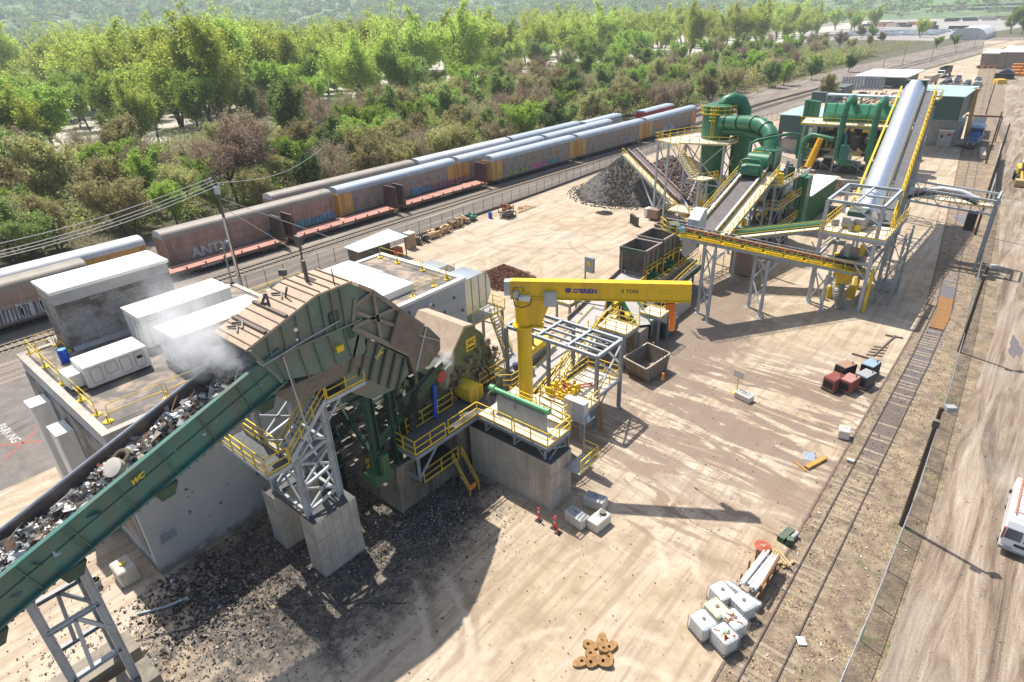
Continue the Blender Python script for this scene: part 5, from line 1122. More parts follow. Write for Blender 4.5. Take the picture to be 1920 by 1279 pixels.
for z in (3.4, 6.6, 9.6):
    dk.box(-30.8, -25.0, 82.5, 91, z - .1, z); rail(rl, [(-26.4, 82.3, z), (-24.9, 82.3, z), (-24.9, 90.8, z)], step=1.2); st.bar((-25.8, 82.5, z - .2), (-25.8, 91, z - .2), .14, .25); st.bar((-30.8, 82.5, z - .2), (-25.0, 82.5, z - .2), .14, .25)
for z in (0, 3.4, 6.6): st.bar((-25.8, 82.5, z + .2), (-25.8, 86, z + 3), .1); st.bar((-25.8, 91, z + .2), (-25.8, 86, z + 3), .1)
for x in (-28.6, -27.2): st.bar((x, 85.0, 9.6), (x, 85.0, 13.8), .18); st.bar((x, 85, 12.6), (x + .9, 85.0, 13.8), .12)
st.build('frame', GST, t); dk.build('deck', GST, t); rl.build('guardrail', YEL, t); mb = MB(); mc = MB(); md = MB()
for i in range(130): q = prg.choice((mb, mc, mb, md)); z = prg.choice((0, 3.4, 6.6, 9.6)); q.cbox((prg.uniform(-30, -25.6), prg.uniform(82.8, 90.5), z), prg.uniform(.2, 1), prg.uniform(.2, 1), prg.uniform(.3, 1.6), prg.uniform(0, 3))
mb.build('dark_machinery', DST, t); mc.build('green_machinery', DGR, t); md.build('yellow_machinery', YEL, t)
# ------------------------------------------------------------------ cyclone with service tower
t = thing('cyclone', 'tall dark green cyclone with yellow railed top and big curved duct', 'cyclone', (-40, 95, 0)); c_ = Vector((-40.0, 95.5, 0))
mb = MB(); mb.path([c_ + Vector((0, 0, z)) for z in (1.2, 3.2, 11.0, 12.6, 17.0, 17.25)], [.35, .9, 1.9, 2.15, 2.15, 1.6], 32); mb.build('body', GRN, t, smooth=True)
mb = MB(); c2 = Vector((-36.6, 97.2, 0)); mb.path([c2 + Vector((0, 0, z)) for z in (1.2, 2.6, 8, 12.8)], [.35, .8, 1.35, 1.4], 24); mb.build('second_cone', GRN, t, smooth=True)
mb = MB(); mb.path([c_ + Vector(v) for v in ((.5, .3, 16.9), (.8, .7, 17.5), (1.5, 1.4, 17.8), (2.4, 2.2, 17.4), (2.9, 2.7, 16.3), (3.0, 2.8, 12.5))], [.8, .95, 1.05, 1.05, 1.05, 1.05], 18); mb.build('outlet_elbow', GRN, t, smooth=True)
mb = MB(); pts = [(-38.6, 93.8, 15.0), (-36.8, 93.4, 15.1), (-34.0, 92.2, 15.4), (-31.6, 90.9, 15.4), (-30.0, 89.8, 14.7), (-29.2, 88.9, 13.4), (-29.1, 88.4, 11.4), (-29.4, 87.4, 9.2)]
mb.path(pts, [.95, .95, .98, 1.0, 1.0, 1.05, 1.3, 1.6], 18); mb.build('big_duct', GRN, t, smooth=True)
mb = MB()
for p, q in zip(pts, pts[1:]): m__ = Vector(p).lerp(Vector(q), .5); dv = (Vector(q) - Vector(p)).normalized()*.05; mb.path([m__ - dv, m__ + dv], 1.12, 18)
mb.build('duct_flange', DGR, t)
mb = MB(); mb.path([(-38.4, 94.8, 13.7), (-35, 94.3, 13.8), (-32, 92.6, 13.5), (-30.4, 91.2, 12.6), (-29.4, 90.2, 11.0), (-29.2, 90, 8)], .72, 16); mb.build('lower_duct', GRN, t, smooth=True)
rl = MB(1)
ring = [c_ + Vector((2.5*math.cos(a), 2.5*math.sin(a), 16.0)) for a in [i*2*math.pi/16 for i in range(17)]]; rail(rl, ring, 1.1, 1.2)
rl.box(c_.x - .2, c_.x + .9, c_.y - 3.0, c_.y - 2.5, 15.4, 17.3) if False else None
for k in range(5): z = 15.2 + k*.5; rl.path([c_ + Vector((.35 + .5*math.cos(a), -2.45 + .5*math.sin(a), z)) for a in [math.pi + i*math.pi/6 for i in range(7)]], .04, 4, False)
rl.build('top_guardrail', YEL, t)
mb = MB()
for s in (-.2, .2): mb.bar(c_ + Vector((.35 + s, -2.3, 12.6)), c_ + Vector((.35 + s, -2.3, 17.3)), .05)
for k in range(12): z = 12.8 + k*.35; mb.bar(c_ + Vector((.15, -2.3, z)), c_ + Vector((.55, -2.3, z)), .05)
mb.build('ladder', YEL, t); MB().path([c_ + Vector((0, 0, 15.92)), c_ + Vector((0, 0, 16.0))], 2.5, 24).build('ring_deck', YEL, t)
t = thing('cyclone_tower', 'grey braced steel tower with zigzag yellow stairs round the green cyclone', 'steel tower', (-40, 94, 0)); st = MB(); rl = MB(1); dk = MB(1)
C4 = ((-42.6, 91.0), (-36.8, 91.6), (-37.2, 98.6), (-43.0, 98.0))
for x, y in C4: st.hbeam((x, y, 0), (x, y, 12.3), .3, .3)
for p, q in zip(C4, C4[1:] + C4[:1]): xbrace(st, p, q, .3, 12.0, .14, 2); st.bar((*p, 6.1), (*q, 6.1), .2); st.bar((*p, 12.2), (*q, 12.2), .2, .3)
for x, y in ((-46.8, 90.2), (-44.3, 88.8)): st.hbeam((x, y, 0), (x, y, 12.2), .28, .28)
st.bar((-46.8, 90.2, .5), (-44.3, 88.8, 5), .14); st.bar((-44.3, 88.8, 6), (-42.6, 91, 12), .14); st.bar((-46.8, 90.2, 12), (-44.3, 88.8, 8), .14)
mb = MB(); dk.prism([(-47.2, 89.8, 12.2), (-43.9, 88.4, 12.2), (-36.0, 91.0, 12.2), (-35.9, 94, 12.2), (-38, 98.8, 12.2), (-44.2, 98.6, 12.2)], (0, 0, .1))
rail(rl, [(-47.2, 89.8, 12.3), (-43.9, 88.4, 12.3)]); rail(rl, [(-42.6, 88.9, 12.3), (-36.0, 91.0, 12.3), (-35.9, 94, 12.3), (-38, 98.8, 12.3), (-44.2, 98.6, 12.3), (-47.2, 89.8, 12.3)])
stairs(st, rl, (-38.4, 85.6, 8.3), (-43.4, 88.2, 12.2), 1.0, Vector((.46, .89, 0)).normalized(), rise=.25); dk.prism([(-38.6, 84.8, 8.2), (-36.6, 84.8, 8.2), (-35.6, 87.4, 8.2), (-38.2, 87.6, 8.2)], (0, 0, .1)); rail(rl, [(-38.6, 84.8, 8.3), (-36.6, 84.8, 8.3), (-35.6, 87.4, 8.3)], step=1)
stairs(st, rl, (-32.0, 90.2, 3.8), (-35.8, 87.0, 8.2), 1.0, Vector((.64, -.76, 0)).normalized(), rise=.25); st.hbeam((-37.4, 85.4, 0), (-37.4, 85.4, 8.2), .26, .26); st.hbeam((-37.0, 87.2, 0), (-37, 87.2, 8.2), .26, .26); xbrace(st, (-37.4, 85.4), (-37, 87.2), .4, 8, .1, 2); st.bar((-38.4, 84.9, 4.1), (-42.6, 91, 4.1), .18)
dk.prism([(-41.5, 84.2, 3.4), (-36.4, 84.2, 3.4), (-36.4, 87.6, 3.4), (-41.5, 88.6, 3.4)], (0, 0, .1)); rail(rl, [(-41.5, 84.2, 3.5), (-36.4, 84.2, 3.5)])
st.build('frame', LST, t); dk.build('deck', DECK, t); rl.build('guardrail', YEL, t); MB().cbox((-38.6, 89.8, 3.4), 1.6, 1.4, 1.6, .3).build('yellow_hopper', M('orange_yellow', (.72, .42, .02), .5), t)
t = thing('duct_support', 'plain grey X braced steel frame standing under the big green duct', 'steel frame', (-33.5, 97, 0)); st = MB(); p, q = (-35.6, 99.0), (-30.6, 96.6)
for w_ in (p, q): st.hbeam((*w_, 0), (*w_, 12.0), .3, .3)
st.bar((*p, 11.9), (*q, 11.9), .3); st.bar((*p, 6.8), (*q, 6.8), .3); xbrace(st, p, q, 6.9, 11.8, .12); st.build('frame', GST, t)
# ------------------------------------------------------------------ stacker conveyor and shred piles
conveyor('stacker conveyor with green sides and yellow rails dropping shred on the tall grey pile', (-38.6, 88.0, 2.4), (-56.0, 98.5, 8.3), 1.3, side=DGR, beltm=M('brown_belt', (.17, .135, .12), .8), walk=(1.0, 0), truss=False, depth=.6, legs=(.42,), rollers=True)
t = thing('stacker_strut', 'long grey raking strut propping up the head of the stacker conveyor', 'support frame', (-50, 95, 0)); mb = MB()
for o_ in (-.8, .8): mb.bar((-46.2 + o_*.4, 91.4 + o_, .3), (-53.2 + o_*.4, 96.4 + o_, 7.2), .2)
mb.build('strut', LST, t)
def pile(label, name, cxy_, rx, ry, h, m, seed, chunk, nchunk, cat='scrap pile', peaks=((0, 0, 1),), cm=None):
    rg = random.Random(seed); n = 90; mb = MB(); vs = []
    for i in range(n + 1):
        for j in range(n + 1):
            u, v_ = -1 + 2*i/n, -1 + 2*j/n; z = 0
            for px, py, ph in peaks:
                r_ = math.hypot((u - px), (v_ - py)); z = max(z, ph*(1 - r_/(.92 if ph == 1 else ph*.95)))
            z *= h; a = math.atan2(v_, u); z += (rg.uniform(-.5, .5)*chunk + .12*h*math.sin(u*6 + v_*4)*.25) if z > .02 else 0
            vs.append((cxy_[0] + u*rx, cxy_[1] + v_*ry, z if z > .02 else -.1))
    mb.add(vs, [(i*(n + 1) + j, (i + 1)*(n + 1) + j, (i + 1)*(n + 1) + j + 1, i*(n + 1) + j + 1) for i in range(n) for j in range(n)])
    me = len(mb.f)
    def hz(u, v_):
        z = 0
        for px, py, ph in peaks: z = max(z, ph*(1 - math.hypot(u - px, v_ - py)/(.92 if ph == 1 else ph*.95)))
        return z*h
    for i in range(nchunk):
        a, r_ = rg.uniform(0, 6.283), rg.random()**.55*1.08; u, v_ = r_*math.cos(a), r_*math.sin(a); z = max(hz(u, v_), 0)
        if z < .02 and rg.random() < .6: continue
        s = chunk*rg.uniform(.4, 1.3); q = Matrix.Rotation(rg.uniform(0, 6), 3, Vector((rg.random(), rg.random(), rg.random() + .1)).normalized())
        c = Vector((cxy_[0] + u*rx, cxy_[1] + v_*ry, z + s*.15)); pts = [c + q@Vector(w_) for w_ in ((-s*.6, -s*.4, 0), (s*.6, -s*.3, s*.1), (s*.4, s*.4, 0), (-s*.4, s*.35, s*.12), (0, 0, s*.5))]
        mb.add(pts, [(0, 1, 4), (1, 2, 4), (2, 3, 4), (3, 0, 4), (3, 2, 1, 0)])
    o = mb.build(name, m); tag(o, label, cat); return o
SH1 = M('grey_shred', (.10, .088, .078), .7, .2, var=.45, scale=3.5, dirt=(.30, .24, .19), da=.6, dscale=4)
SH2 = M('brown_shred', (.20, .11, .07), .75, .1, var=.4, scale=3, dirt=(.09, .07, .06), da=.6, dscale=3)
pile('tall conical pile of dark grey metal shred under the stacker conveyor head', 'shred_pile', (-58.0, 101.5), 10.5, 10.5, 8.0, SH1, 4, .26, 9000)
pile('long brown and grey scrap pile behind the cyclone stairs', 'scrap_pile', (-52, 110), 12, 12, 6.2, M('mixed_shred', (.16, .12, .10), .75, .1, var=.5, scale=1.2, dirt=(.26, .13, .07), da=.8, dscale=.25, dlo=.42), 5, .4, 6000, peaks=((0, 0, 1), (-.35, .3, .8)))
pile('small heap of rusty red brown shred on the open yard behind the grey building', 'shred_heap', (-49.3, 55.8), 3.9, 3.6, 2.0, M('rusty_shred', (.17, .075, .04), .85, var=.5, scale=4, dirt=(.07, .04, .03), da=.5, dscale=4), 6, .22, 3500, peaks=((0, 0, 1), (-.3, .35, .7), (.35, -.2, .75)))
pile('little spill of grey shred at the foot of the tall grey pile', 'shred_spill', (-54.6, 88.0), 1.5, 1.2, .4, SH1, 7, .2, 500)
pile('small brown scrap heap behind the green fan house', 'scrap_heap', (-29.5, 122), 5, 4, 2.4, SH2, 8, .3, 1500); pile('small brown scrap heap between the green fan house and the corner tower', 'scrap_heap', (-21.5, 109), 3.5, 5, 2.2, SH2, 11, .3, 1200)

# ------------------------------------------------------------------ fan house, filter bank
t = thing('fan_house', 'long green fan house with a flat white roof, behind the corner tower', 'building', (-27, 108, 0)); MB().box(-28.8, -25.6, 98.5, 112.5, .3, 4.6).build('wall', M('ribbed_green', (.04, .20, .075), .5, var=.12, dirt=(.12, .2, .1), da=.4), t); MB().box(-29.0, -25.4, 98.3, 112.7, 4.6, 4.78).build('roof', WROOF, t)
mb = MB(); y = 98.7
while y < 112.4: mb.box(-25.6, -25.53, y, y + .12, .4, 4.6); y += .7
mb.build('wall_rib', GRN, t); MB().box(-29.8, -28.8, 98.2, 100, 0, 4.0).build('end_box', LST, t)
t = thing('motor_house', 'pale blue grey clad motor house with ribbed roof behind the green filter tower', 'building', (-31, 104, 0)); MB().box(-34.0, -29.2, 99.5, 109, 0, 5.9).build('wall', M('pale_cladding', (.40, .46, .48), .5, var=.06), t); mb = MB(); mb.box(-34.1, -29.1, 99.4, 109.1, 5.9, 6.0)
y = 99.8
while y < 109: mb.box(-33.9, -29.3, y, y + .35, 6.0, 6.12); y += .95
mb.build('ribbed_roof', M('pale_roof', (.60, .66, .67), .5, var=.06), t); MB().box(-29.25, -29.1, 99.4, 109.2, 5.9, 6.5).build('verge', LST, t)
t = thing('filter_tower', 'narrow tall green filter tower of three upright ribs with a half round duct', 'filter', (-28.6, 94, 0))
for i in range(3): MB().box(-27.4 + i*.72, -26.78 + i*.72, 95.2 - i*.1, 97.2, 0, 8.3 - i*.12).build('rib_duct', GRN, t, bevel=.03)
mb = MB(); mb.path([(-27.6, 94.9, 0), (-27.4, 94.9, 4.6), (-27.2, 95, 5.6), (-26.8, 95.3, 6.0)], .42, 12); mb.build('riser_duct', GRN, t, smooth=True)
mb = MB(); mb.tube((-28.6, 94.4, 0), (-28.6, 94.4, 4.0), .35, n=12); mb.tube((-28.6, 94.4, 4.0), (-28.2, 93.8, 4.5), .35, n=12); mb.build('stub_pipe', GRN, t, smooth=True)

# ------------------------------------------------------------------ corner tower under the silver tube
t = thing('corner_tower', 'grey corner transfer tower with yellow railed deck and red tagged pulley under the silver tube', 'steel tower', (-14, 75, 0)); st = MB(); rl = MB(1); dk = MB(1)
xa, xb_, ya_, yb_ = -16.6, -11.3, 71.0, 79.0
for x, y in ((xa, ya_), (xb_, ya_), (xa, yb_), (xb_, yb_)): st.hbeam((x, y, 0), (x, y, 11.6), .34, .34); st.cbox((x, y, 0), .6, .6, .06)
for z, w_ in ((11.6, .26), (5.4, .2)):
    for p, q in (((xa, ya_), (xb_, ya_)), ((xb_, ya_), (xb_, yb_)), ((xb_, yb_), (xa, yb_)), ((xa, yb_), (xa, ya_))): st.hbeam((*p, z), (*q, z), w_, .3)
st.bar((xa + 2.6, ya_, 11.6), (xa + 2.6, yb_, 11.6), .2); st.bar((xa, 75, 11.6), (xb_, 75, 11.6), .2)
dk.prism([(xa - .2, ya_ - .3, 8.2), (xb_ + .9, ya_ - .3, 8.2), (xb_ + .9, yb_ + 2.5, 8.2), (xa - .2, yb_ + 2.5, 8.2)], (0, 0, .14)); rail(rl, [(xa - .2, yb_, 8.34), (xa - .2, ya_ - .3, 8.34), (xb_ + .9, ya_ - .3, 8.34), (xb_ + .9, yb_ + 2.5, 8.34)], step=1.2)
st.hbeam((xa - .2, ya_ - .3, 8.05), (xb_ + .9, ya_ - .3, 8.05), .16, .3); st.hbeam((xb_ + .9, ya_ - .3, 8.05), (xb_ + .9, yb_ + 2.5, 8.05), .16, .3)
st.bar((xb_, ya_, 6.4), (xb_ - 1.4, ya_, 8.0), .14); st.bar((xa, ya_, 6.4), (xa + 1.4, ya_, 8), .14); st.bar((xb_, ya_, 3.6), (xb_ - 1.5, ya_, 5.3), .14); st.bar((xb_, ya_, 9.8), (xb_ - 3.2, ya_, 11.5), .1)
st.bar((xb_, ya_, 6.4), (xb_, ya_ + 1.6, 8), .12); xbrace(st, (xb_, ya_), (xb_, yb_), .4, 5.2, .12); xbrace(st, (xb_, yb_), (xa, yb_), .4, 5.2, .12)
st.build('frame', LST, t); dk.build('deck', DECK, t); rl.build('guardrail', YEL, t)
mb = MB(); mb.bar((-10.9, 71.2, 0), (-10.9, 71.2, 5.0), .3, .3); mb.build('yellow_post', YEL, t)
mb = MB(); mb.box(-15.2, -13.0, 72.6, 76.4, 8.6, 9.6); mb.box(-14.8, -12.4, 73, 75, 4.4, 5.8); mb.tube((-15.4, 74, 3.6), (-12.8, 74, 3.6), .5, n=12); mb.build('transfer_box', M('dusty_grey', (.38, .36, .33), .7, var=.15), t)
mb = MB(); mb.box(-14.8, -12.8, 72.0, 72.8, 3.3, 4.1); mb.cbox((-14, 73.4, 2.2), 1.6, 1.6, 1.0, .4); mb.build('yellow_machine', YEL, t)
mb = MB(); mb.box(-14.9, -12.9, 72.2, 74, 4.4, 5.4); mb.box(-15, -13.4, 73.4, 76.8, 9.6, 10.1); mb.build('green_machine', DGR, t); mc = MB(); rl = MB(1)
for i in range(36): (mc if i % 3 else rl).cbox((prg.uniform(-16.2, -11.6), prg.uniform(72, 79), prg.choice((0, 0, 2.5, 5.6, 8.4))), prg.uniform(.15, .8), prg.uniform(.15, .8), prg.uniform(.3, 1.5), prg.uniform(0, 3))
mc.build('machinery', GST, t); rl.build('yellow_fittings', YEL, t)
t = thing('service_tower', 'narrow ladder tower of grey steel posts at the right side of the corner tower', 'steel tower', (-10, 77, 0)); st = MB()
for x in (-10.6, -9.2):
    for y in (74.5, 78.5): st.hbeam((x, y, 0), (x, y, 8.2), .2, .2)
for k in range(14): z = .5 + k*.55; st.bar((-9.9, 78.6, z), (-9.2, 78.6, z), .06)
for z in (2.5, 5.2): st.bar((-10.6, 74.5, z), (-9.2, 74.5, z), .12); st.bar((-9.2, 74.5, z), (-9.2, 78.5, z), .12)
xbrace(st, (-9.2, 74.5), (-9.2, 78.5), .3, 8, .08, 3); xbrace(st, (-10.6, 74.5), (-9.2, 74.5), .3, 8, .08, 3); st.build('frame', GST, t); mb = MB()
t = thing('stair_flight', 'steep open grey stair leaning down from the end of the red-idler conveyor', 'stair', (-14.6, 72, 0)); st = MB(); stairs(st, MB(), (-12.9, 70.4, .1), (-15.2, 73.6, 3.0), .9, Vector((.8, .58, 0)), False); st.build('flight', GST, t)
one(MB().cbox((-10.6, 79.2, 0), 1.5, 1.4, 1.2, .2), 'concrete_block', CONC, 'round edged concrete block beside the narrow ladder tower', 'concrete block', bevel=.08)

# ------------------------------------------------------------------ silver tube conveyor
S0, S1 = Vector((-13.6, 75.5, 8.9)), Vector((-17.6, 111.5, 18.6)); sdv = (S1 - S0).normalized(); sn = Vector((sdv.y, -sdv.x, 0)).normalized()
t = thing('tube_conveyor', 'long shiny silver half round covered conveyor climbing away with a yellow rail', 'conveyor', S0)
m, nt, b = newmat('silver_cladding'); P = opos(nt); b.inputs['Metallic'].default_value = .85; b.inputs['Roughness'].default_value = .28
w = nd(nt, 'ShaderNodeTexWave'); w.wave_type = 'BANDS'; w.bands_direction = 'Y'; w.inputs['Scale'].default_value = .8; w.inputs['Distortion'].default_value = .3; nt.links.new(P, w.inputs[0])
nt.links.new(mixc(nt, noise(nt, P, 1.2, 4), (.68, .72, .76), (.82, .85, .88)), b.inputs['Base Color']); bump(nt, b, ramp(nt, w.outputs['Fac'], [(.9, gr(0)), (1, gr(1))]), .5, .04); SILV = m
up = Vector((0, 0, 1)); n = 14; mb = MB(); r_ = 1.28; k = 1
vs = []
for e in (S0, S1):
    for i in range(n + 1): a = math.pi*i/n; vs.append(e + sn*r_*math.cos(a) + up*r_*.95*math.sin(a))
mb.add(vs, [(i, i + 1, n + 1 + i + 1, n + 1 + i) for i in range(n)]); mb.add(vs[n + 1:], [tuple(range(n + 1))]); mb.add(vs[:n + 1], [tuple(reversed(range(n + 1)))]); mb.build('cover', SILV, t, smooth=True)
mb = MB(); mb.prism([S0 - sn*1.35 - up*.6, S1 - sn*1.35 - up*.6, S1 - sn*1.35, S0 - sn*1.35], sn*2.7); mb.build('belt_frame', GST, t)
mb = MB(); mb.prism([S0 + sn*1.45 - up*.3, S1 + sn*1.45 - up*.3, S1 + sn*2.6 - up*.3, S0 + sn*2.6 - up*.3], up*.08); mb.build('walkway_deck', M('dark_grating', (.13, .13, .135), .8, var=.2), t)  # walkway grating in an even dark grey, darker than the other decks
mb = MB(); rail(mb, [S0 + sn*2.6 - up*.22, S1 + sn*2.6 - up*.22], 1.1, 1.4, r=.04); mb.bar(S0 + sn*2.64 - up*.3, S1 + sn*2.64 - up*.3, .2, .35); mb.bar(S0 - sn*1.7 + up*.2, S1 - sn*1.7 + up*.2, .22, .3)
mb.build('yellow_rail', YEL, t)
mb = MB(); L_ = (S1 - S0).length; kk = 26
for i in range(kk): p = S0 + sdv*L_*i/kk; mb.tube(p + sn*2.78 - up*.3, p + sn*2.78 + sdv*.5 + up*.1, .16, n=6)
mb.build('roller_guard', M('amber', (.75, .45, .01), .5), t)
st = MB()
for sg in (-1.4, 2.7):
    st.bar(S0 + sn*sg - up*.6, S1 + sn*sg - up*.6, .16, .25); st.bar(S0 + sn*sg - up*2.0, S1 + sn*sg - up*2.0, .16, .25)
    for i in range(16): p = S0 + sdv*L_*i/16 + sn*sg; q = S0 + sdv*L_*(i + 1)/16 + sn*sg; st.bar(p - up*.6, q - up*2.0, .1) if i % 2 else st.bar(p - up*2.0, q - up*.6, .1); st.bar(p - up*.6, p - up*2, .09)
st.build('truss', GST, t)
for fr in (.32, .66, .97):
    p = S0.lerp(S1, fr); st = MB(); h_ = p.z - 2.1
    for sg in (-1.4, 2.7):
        for dy in (0, 2.4): q = p + sn*sg + Vector((0, dy, 0)); st.hbeam((q.x, q.y, 0), (q.x, q.y, h_), .28, .28)
    a = p - sn*1.4; c2 = p + sn*2.7; k = max(2, int(h_/4)); xbrace(st, (a.x, a.y), (c2.x, c2.y), .4, h_, .12, k); xbrace(st, (c2.x, c2.y), (c2.x, c2.y + 2.4), .4, h_, .12, k)
    st.build('support_tower', GST, t)
mb = MB(); q = S1 + sn*1.2; mb.box(q.x - .2, q.x + 2.2, q.y - 1, q.y + 2, q.z - 1.4, q.z - 1.3); mb.build('head_deck', DECK, t); mb = MB(); rail(mb, [(q.x, q.y + 2, q.z - 1.3), (q.x + 2.2, q.y + 2, q.z - 1.3), (q.x + 2.2, q.y - 1, q.z - 1.3)], step=.9); mb.build('head_guardrail', YEL, t)
MB().box(S1.x - 1.3, S1.x + 1.3, S1.y, S1.y + 1.6, S1.z - 1.4, S1.z + 1.1).build('head_box', DGR, t)
# gantry with curved conveyor to the siding
t = thing('gantry_conveyor', 'grey truss gantry carrying a covered conveyor across the siding to a post by the fence', 'gantry', (-8, 95, 0)); st = MB(); gy = (91.6, 95.6)
for y in gy:
    z = 8.7; st.bar((-13.5, y, 9.2), (-3.2, y, z), .2, .24); st.bar((-13.5, y, 7.6), (-3.2, y, 7.1), .2, .24)
    for i in range(9): xA = -13.5 + i*10.3/9; xB_ = xA + 10.3/9; st.bar((xA, y, 9.2 - .05*i if i % 2 else 7.6 - .05*i), (xB_, y, 7.6 - .05*i if i % 2 else 9.2 - .05*i), .1); st.bar((xA, y, 9.2 - .05*i), (xA, y, 7.6 - .05*i), .08)
for x in (-13.5, -3.2): st.bar((x, gy[0], 9.0), (x, gy[1], 9.0), .18); st.bar((x, gy[0], 7.3), (x, gy[1], 7.3), .18)
st.build('truss', LST, t); st = MB()
for y in gy: st.hbeam((-3.2, y, 0), (-3.2, y, 8.8), .34, .34)
xbrace(st, (-3.2, gy[0]), (-3.2, gy[1]), .5, 7, .12); st.build('end_post', GST, t); MB().box(-13, -3.4, 93.9, 95.4, 7.5, 7.56).build('deck', DECK, t); mb = MB(); rail(mb, [(-13, 93.8, 7.56), (-3.5, 93.8, 7.3)]); mb.bar((-5.1, 92, 7.6), (-4.4, 92.2, 9.0), .1); mb.build('guardrail', YEL, t)
pts = [(-13.0, 92.8, 7.7), (-11, 92.9, 8.6), (-9, 93, 9.0), (-7, 93, 8.9), (-5, 93, 8.2)]; mb = MB(); mb.path([(x, y, z + .12) for x, y, z in pts], .32, 10); mb.build('rounded_cover', M('grey_cover', (.60, .60, .60), .5, var=.08), t, smooth=True)
mb = MB()
for a, e in zip(pts, pts[1:]): mb.bar(Vector(a) - up*.3, Vector(e) - up*.3, 1.0, .35)
mb.build('belt_frame', DGR, t); mb = MB()
for k in range(7): q = (-11.5 + k*.75, 92.3, 8.45 + .45*math.sin(k/6*math.pi)); mb.cbox(q, .16, .3, .3)
mb.build('red_idler', RED, t)
one(MB().bar((-5.6, 100.2, .12), (-6.4, 106.5, .12), 1.2, .2), 'rubber_sheet', M('black_sheet', (.015, .015, .02), .6), 'long black pit opening between the siding rails just beyond the gantry', 'pit') if False else None
frg = random.Random(77)
# ------------------------------------------------------------------ rear processing line
t = thing('processing_line', 'long green hexagonal air duct on a railed grey steel structure with machinery below', 'processing line', (-30, 140, 0)); st = MB(); rl = MB(1); dk = MB(1)
for x in (-39, -32.5, -26.5, -21):
    for y in (136.5, 144): st.hbeam((x, y, 0), (x, y, 9), .35, .35)
for x0, x1 in ((-39, -32.5), (-32.5, -26.5), (-26.5, -21)): st.bar((x0, 136.5, 4.4), (x1, 136.5, 4.4), .25); st.bar((x0, 136.5, 1.2), (x0 + 2.6, 136.5, 4.2), .15); xbrace(st, (x0, 136.5), (x1, 136.5), .5, 4.2, .12)
st.bar((-39.5, 136.3, 8.7), (-20.5, 138.3, 8.7), .2, .4)
dk.prism([(-39.8, 136, 8.9), (-20.6, 138.2, 8.9), (-21, 146, 8.9), (-41, 144, 8.9)], (0, 0, .1)); rail(rl, [(-39.8, 136, 9), (-20.8, 138.2, 9)], 1.2, 2.4, r=.05); rail(rl, [(-39.8, 136, 9), (-41, 140, 9)], 1.2, 1.5, r=.05); rl.bar((-39.8, 136, 8.95), (-20.8, 138.2, 8.95), .1, .22)
st.build('frame', GST, t); dk.build('deck', DECK, t); rl.build('guardrail', YEL, t)
def hexduct(p, q, r, name, m_):
    mb = MB(); mb.path([p, q], r, 6); return mb.build(name, m_, t)
LGRN = M('lighter_green', (.045, .26, .13), .4, var=.08, dirt=(.1, .3, .18), da=.3)  # base green of the hexagonal duct, lighter than the pipes around it
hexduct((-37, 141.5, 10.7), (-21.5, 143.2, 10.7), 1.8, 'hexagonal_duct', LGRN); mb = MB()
for k in range(9): f = k/8; p = Vector((-37, 141.5, 10.7)).lerp(Vector((-21.5, 143.2, 10.7)), f); mb.path([p, p + Vector((.12, .013, 0))], 1.92, 6)
mb.build('duct_flange', GRN, t); mb = MB()
for xa in (-31.7, -26.2):
    mb.path([(xa - .6, 143, 11), (xa - .4, 142, 12.6), (xa - .1, 140, 13.7), (xa, 137.5, 13.9), (xa, 135.4, 13.1), (xa, 134.9, 11.9), (xa, 134.8, 4.4), (xa + .3, 134.8, 3.1), (xa + 1.1, 134.8, 2.6), (xa + 3, 135, 2.5)], .58, 14)
mb.build('drop_pipe', GRN, t, smooth=True); mb = MB()
for xa in (-31.7, -26.2):
    for f in (5, 7, 9, 11): mb.path([(xa, 134.85, f), (xa, 134.85, f + .15)], .69, 14)
mb.build('pipe_flange', DGR, t); mb = MB(); mb.path([(-38.4, 135.5, 1.2), (-38.4, 135.5, 5.2), (-38, 135.6, 6.4), (-37, 135.8, 7.0), (-33, 136, 6.4)], .5, 12); mb.build('side_pipe', GRN, t, smooth=True)
MB().path([(-36.4, 134.5, 1.0), (-35.2, 135.2, 6.6)], [.75, .55], 16).build('orange_cyclone', M('amber_paint', (.82, .42, .01), .45), t, smooth=True)
mb = MB(); mb.cbox((-30.2, 133.8, 2.4), 1.5, 1.3, 3.6, .3); mb.path([(-30.2, 133.8, 6), (-30.6, 134.5, 7.6), (-31.4, 136, 8)], .25, 8); mb.build('fan_housing', M('deep_teal_green', (.015, .14, .10), .4), t)
for nm, m_, n_ in (('dark_machinery', DST, 95), ('green_machinery', DGR, 60), ('yellow_machinery', YEL, 20), ('white_machinery', WHT, 12)):
    mb = MB()
    for i in range(n_): mb.cbox((frg.uniform(-38.5, -21.5), frg.uniform(136.5, 144), frg.choice((0, 2.6, 4.5, 5, 6))), frg.uniform(.4, 1.8), frg.uniform(.3, 1.5), frg.uniform(.4, 2.2), frg.uniform(0, 3))
    mb.build(nm, m_, t)
t = thing('silencer_stack', 'green stack of three flat rectangular ducts standing left of the rear hexagonal duct', 'silencer', (-41, 146, 0))
for i in range(3): MB().box(-42.2 + i*.95, -41.35 + i*.95, 145, 147, 0, 12.2 - i*.1).build('rib_duct', GRN, t)
t = thing('pipe_bridge', 'long flat pale grey roofed pipe bridge above the rear green duct', 'steel frame', (-31, 148, 0)); MB().prism([(-38.8, 147, 13), (-22.8, 147, 13), (-22.8, 149.6, 13), (-38.8, 149.6, 13)], (0, 0, .3)).build('roof', M('pale_sheet', (.50, .54, .58), .5), t); st = MB()
for x in (-38.6, -32, -25.5):
    st.hbeam((x, 147.2, 0), (x, 147.2, 13), .3, .3); st.bar((x, 147.2, 11.6), (x + 1.6, 147.2, 13), .14); st.bar((x, 147.2, 11.4), (x + 2.4, 147.2, 12.9), .1)
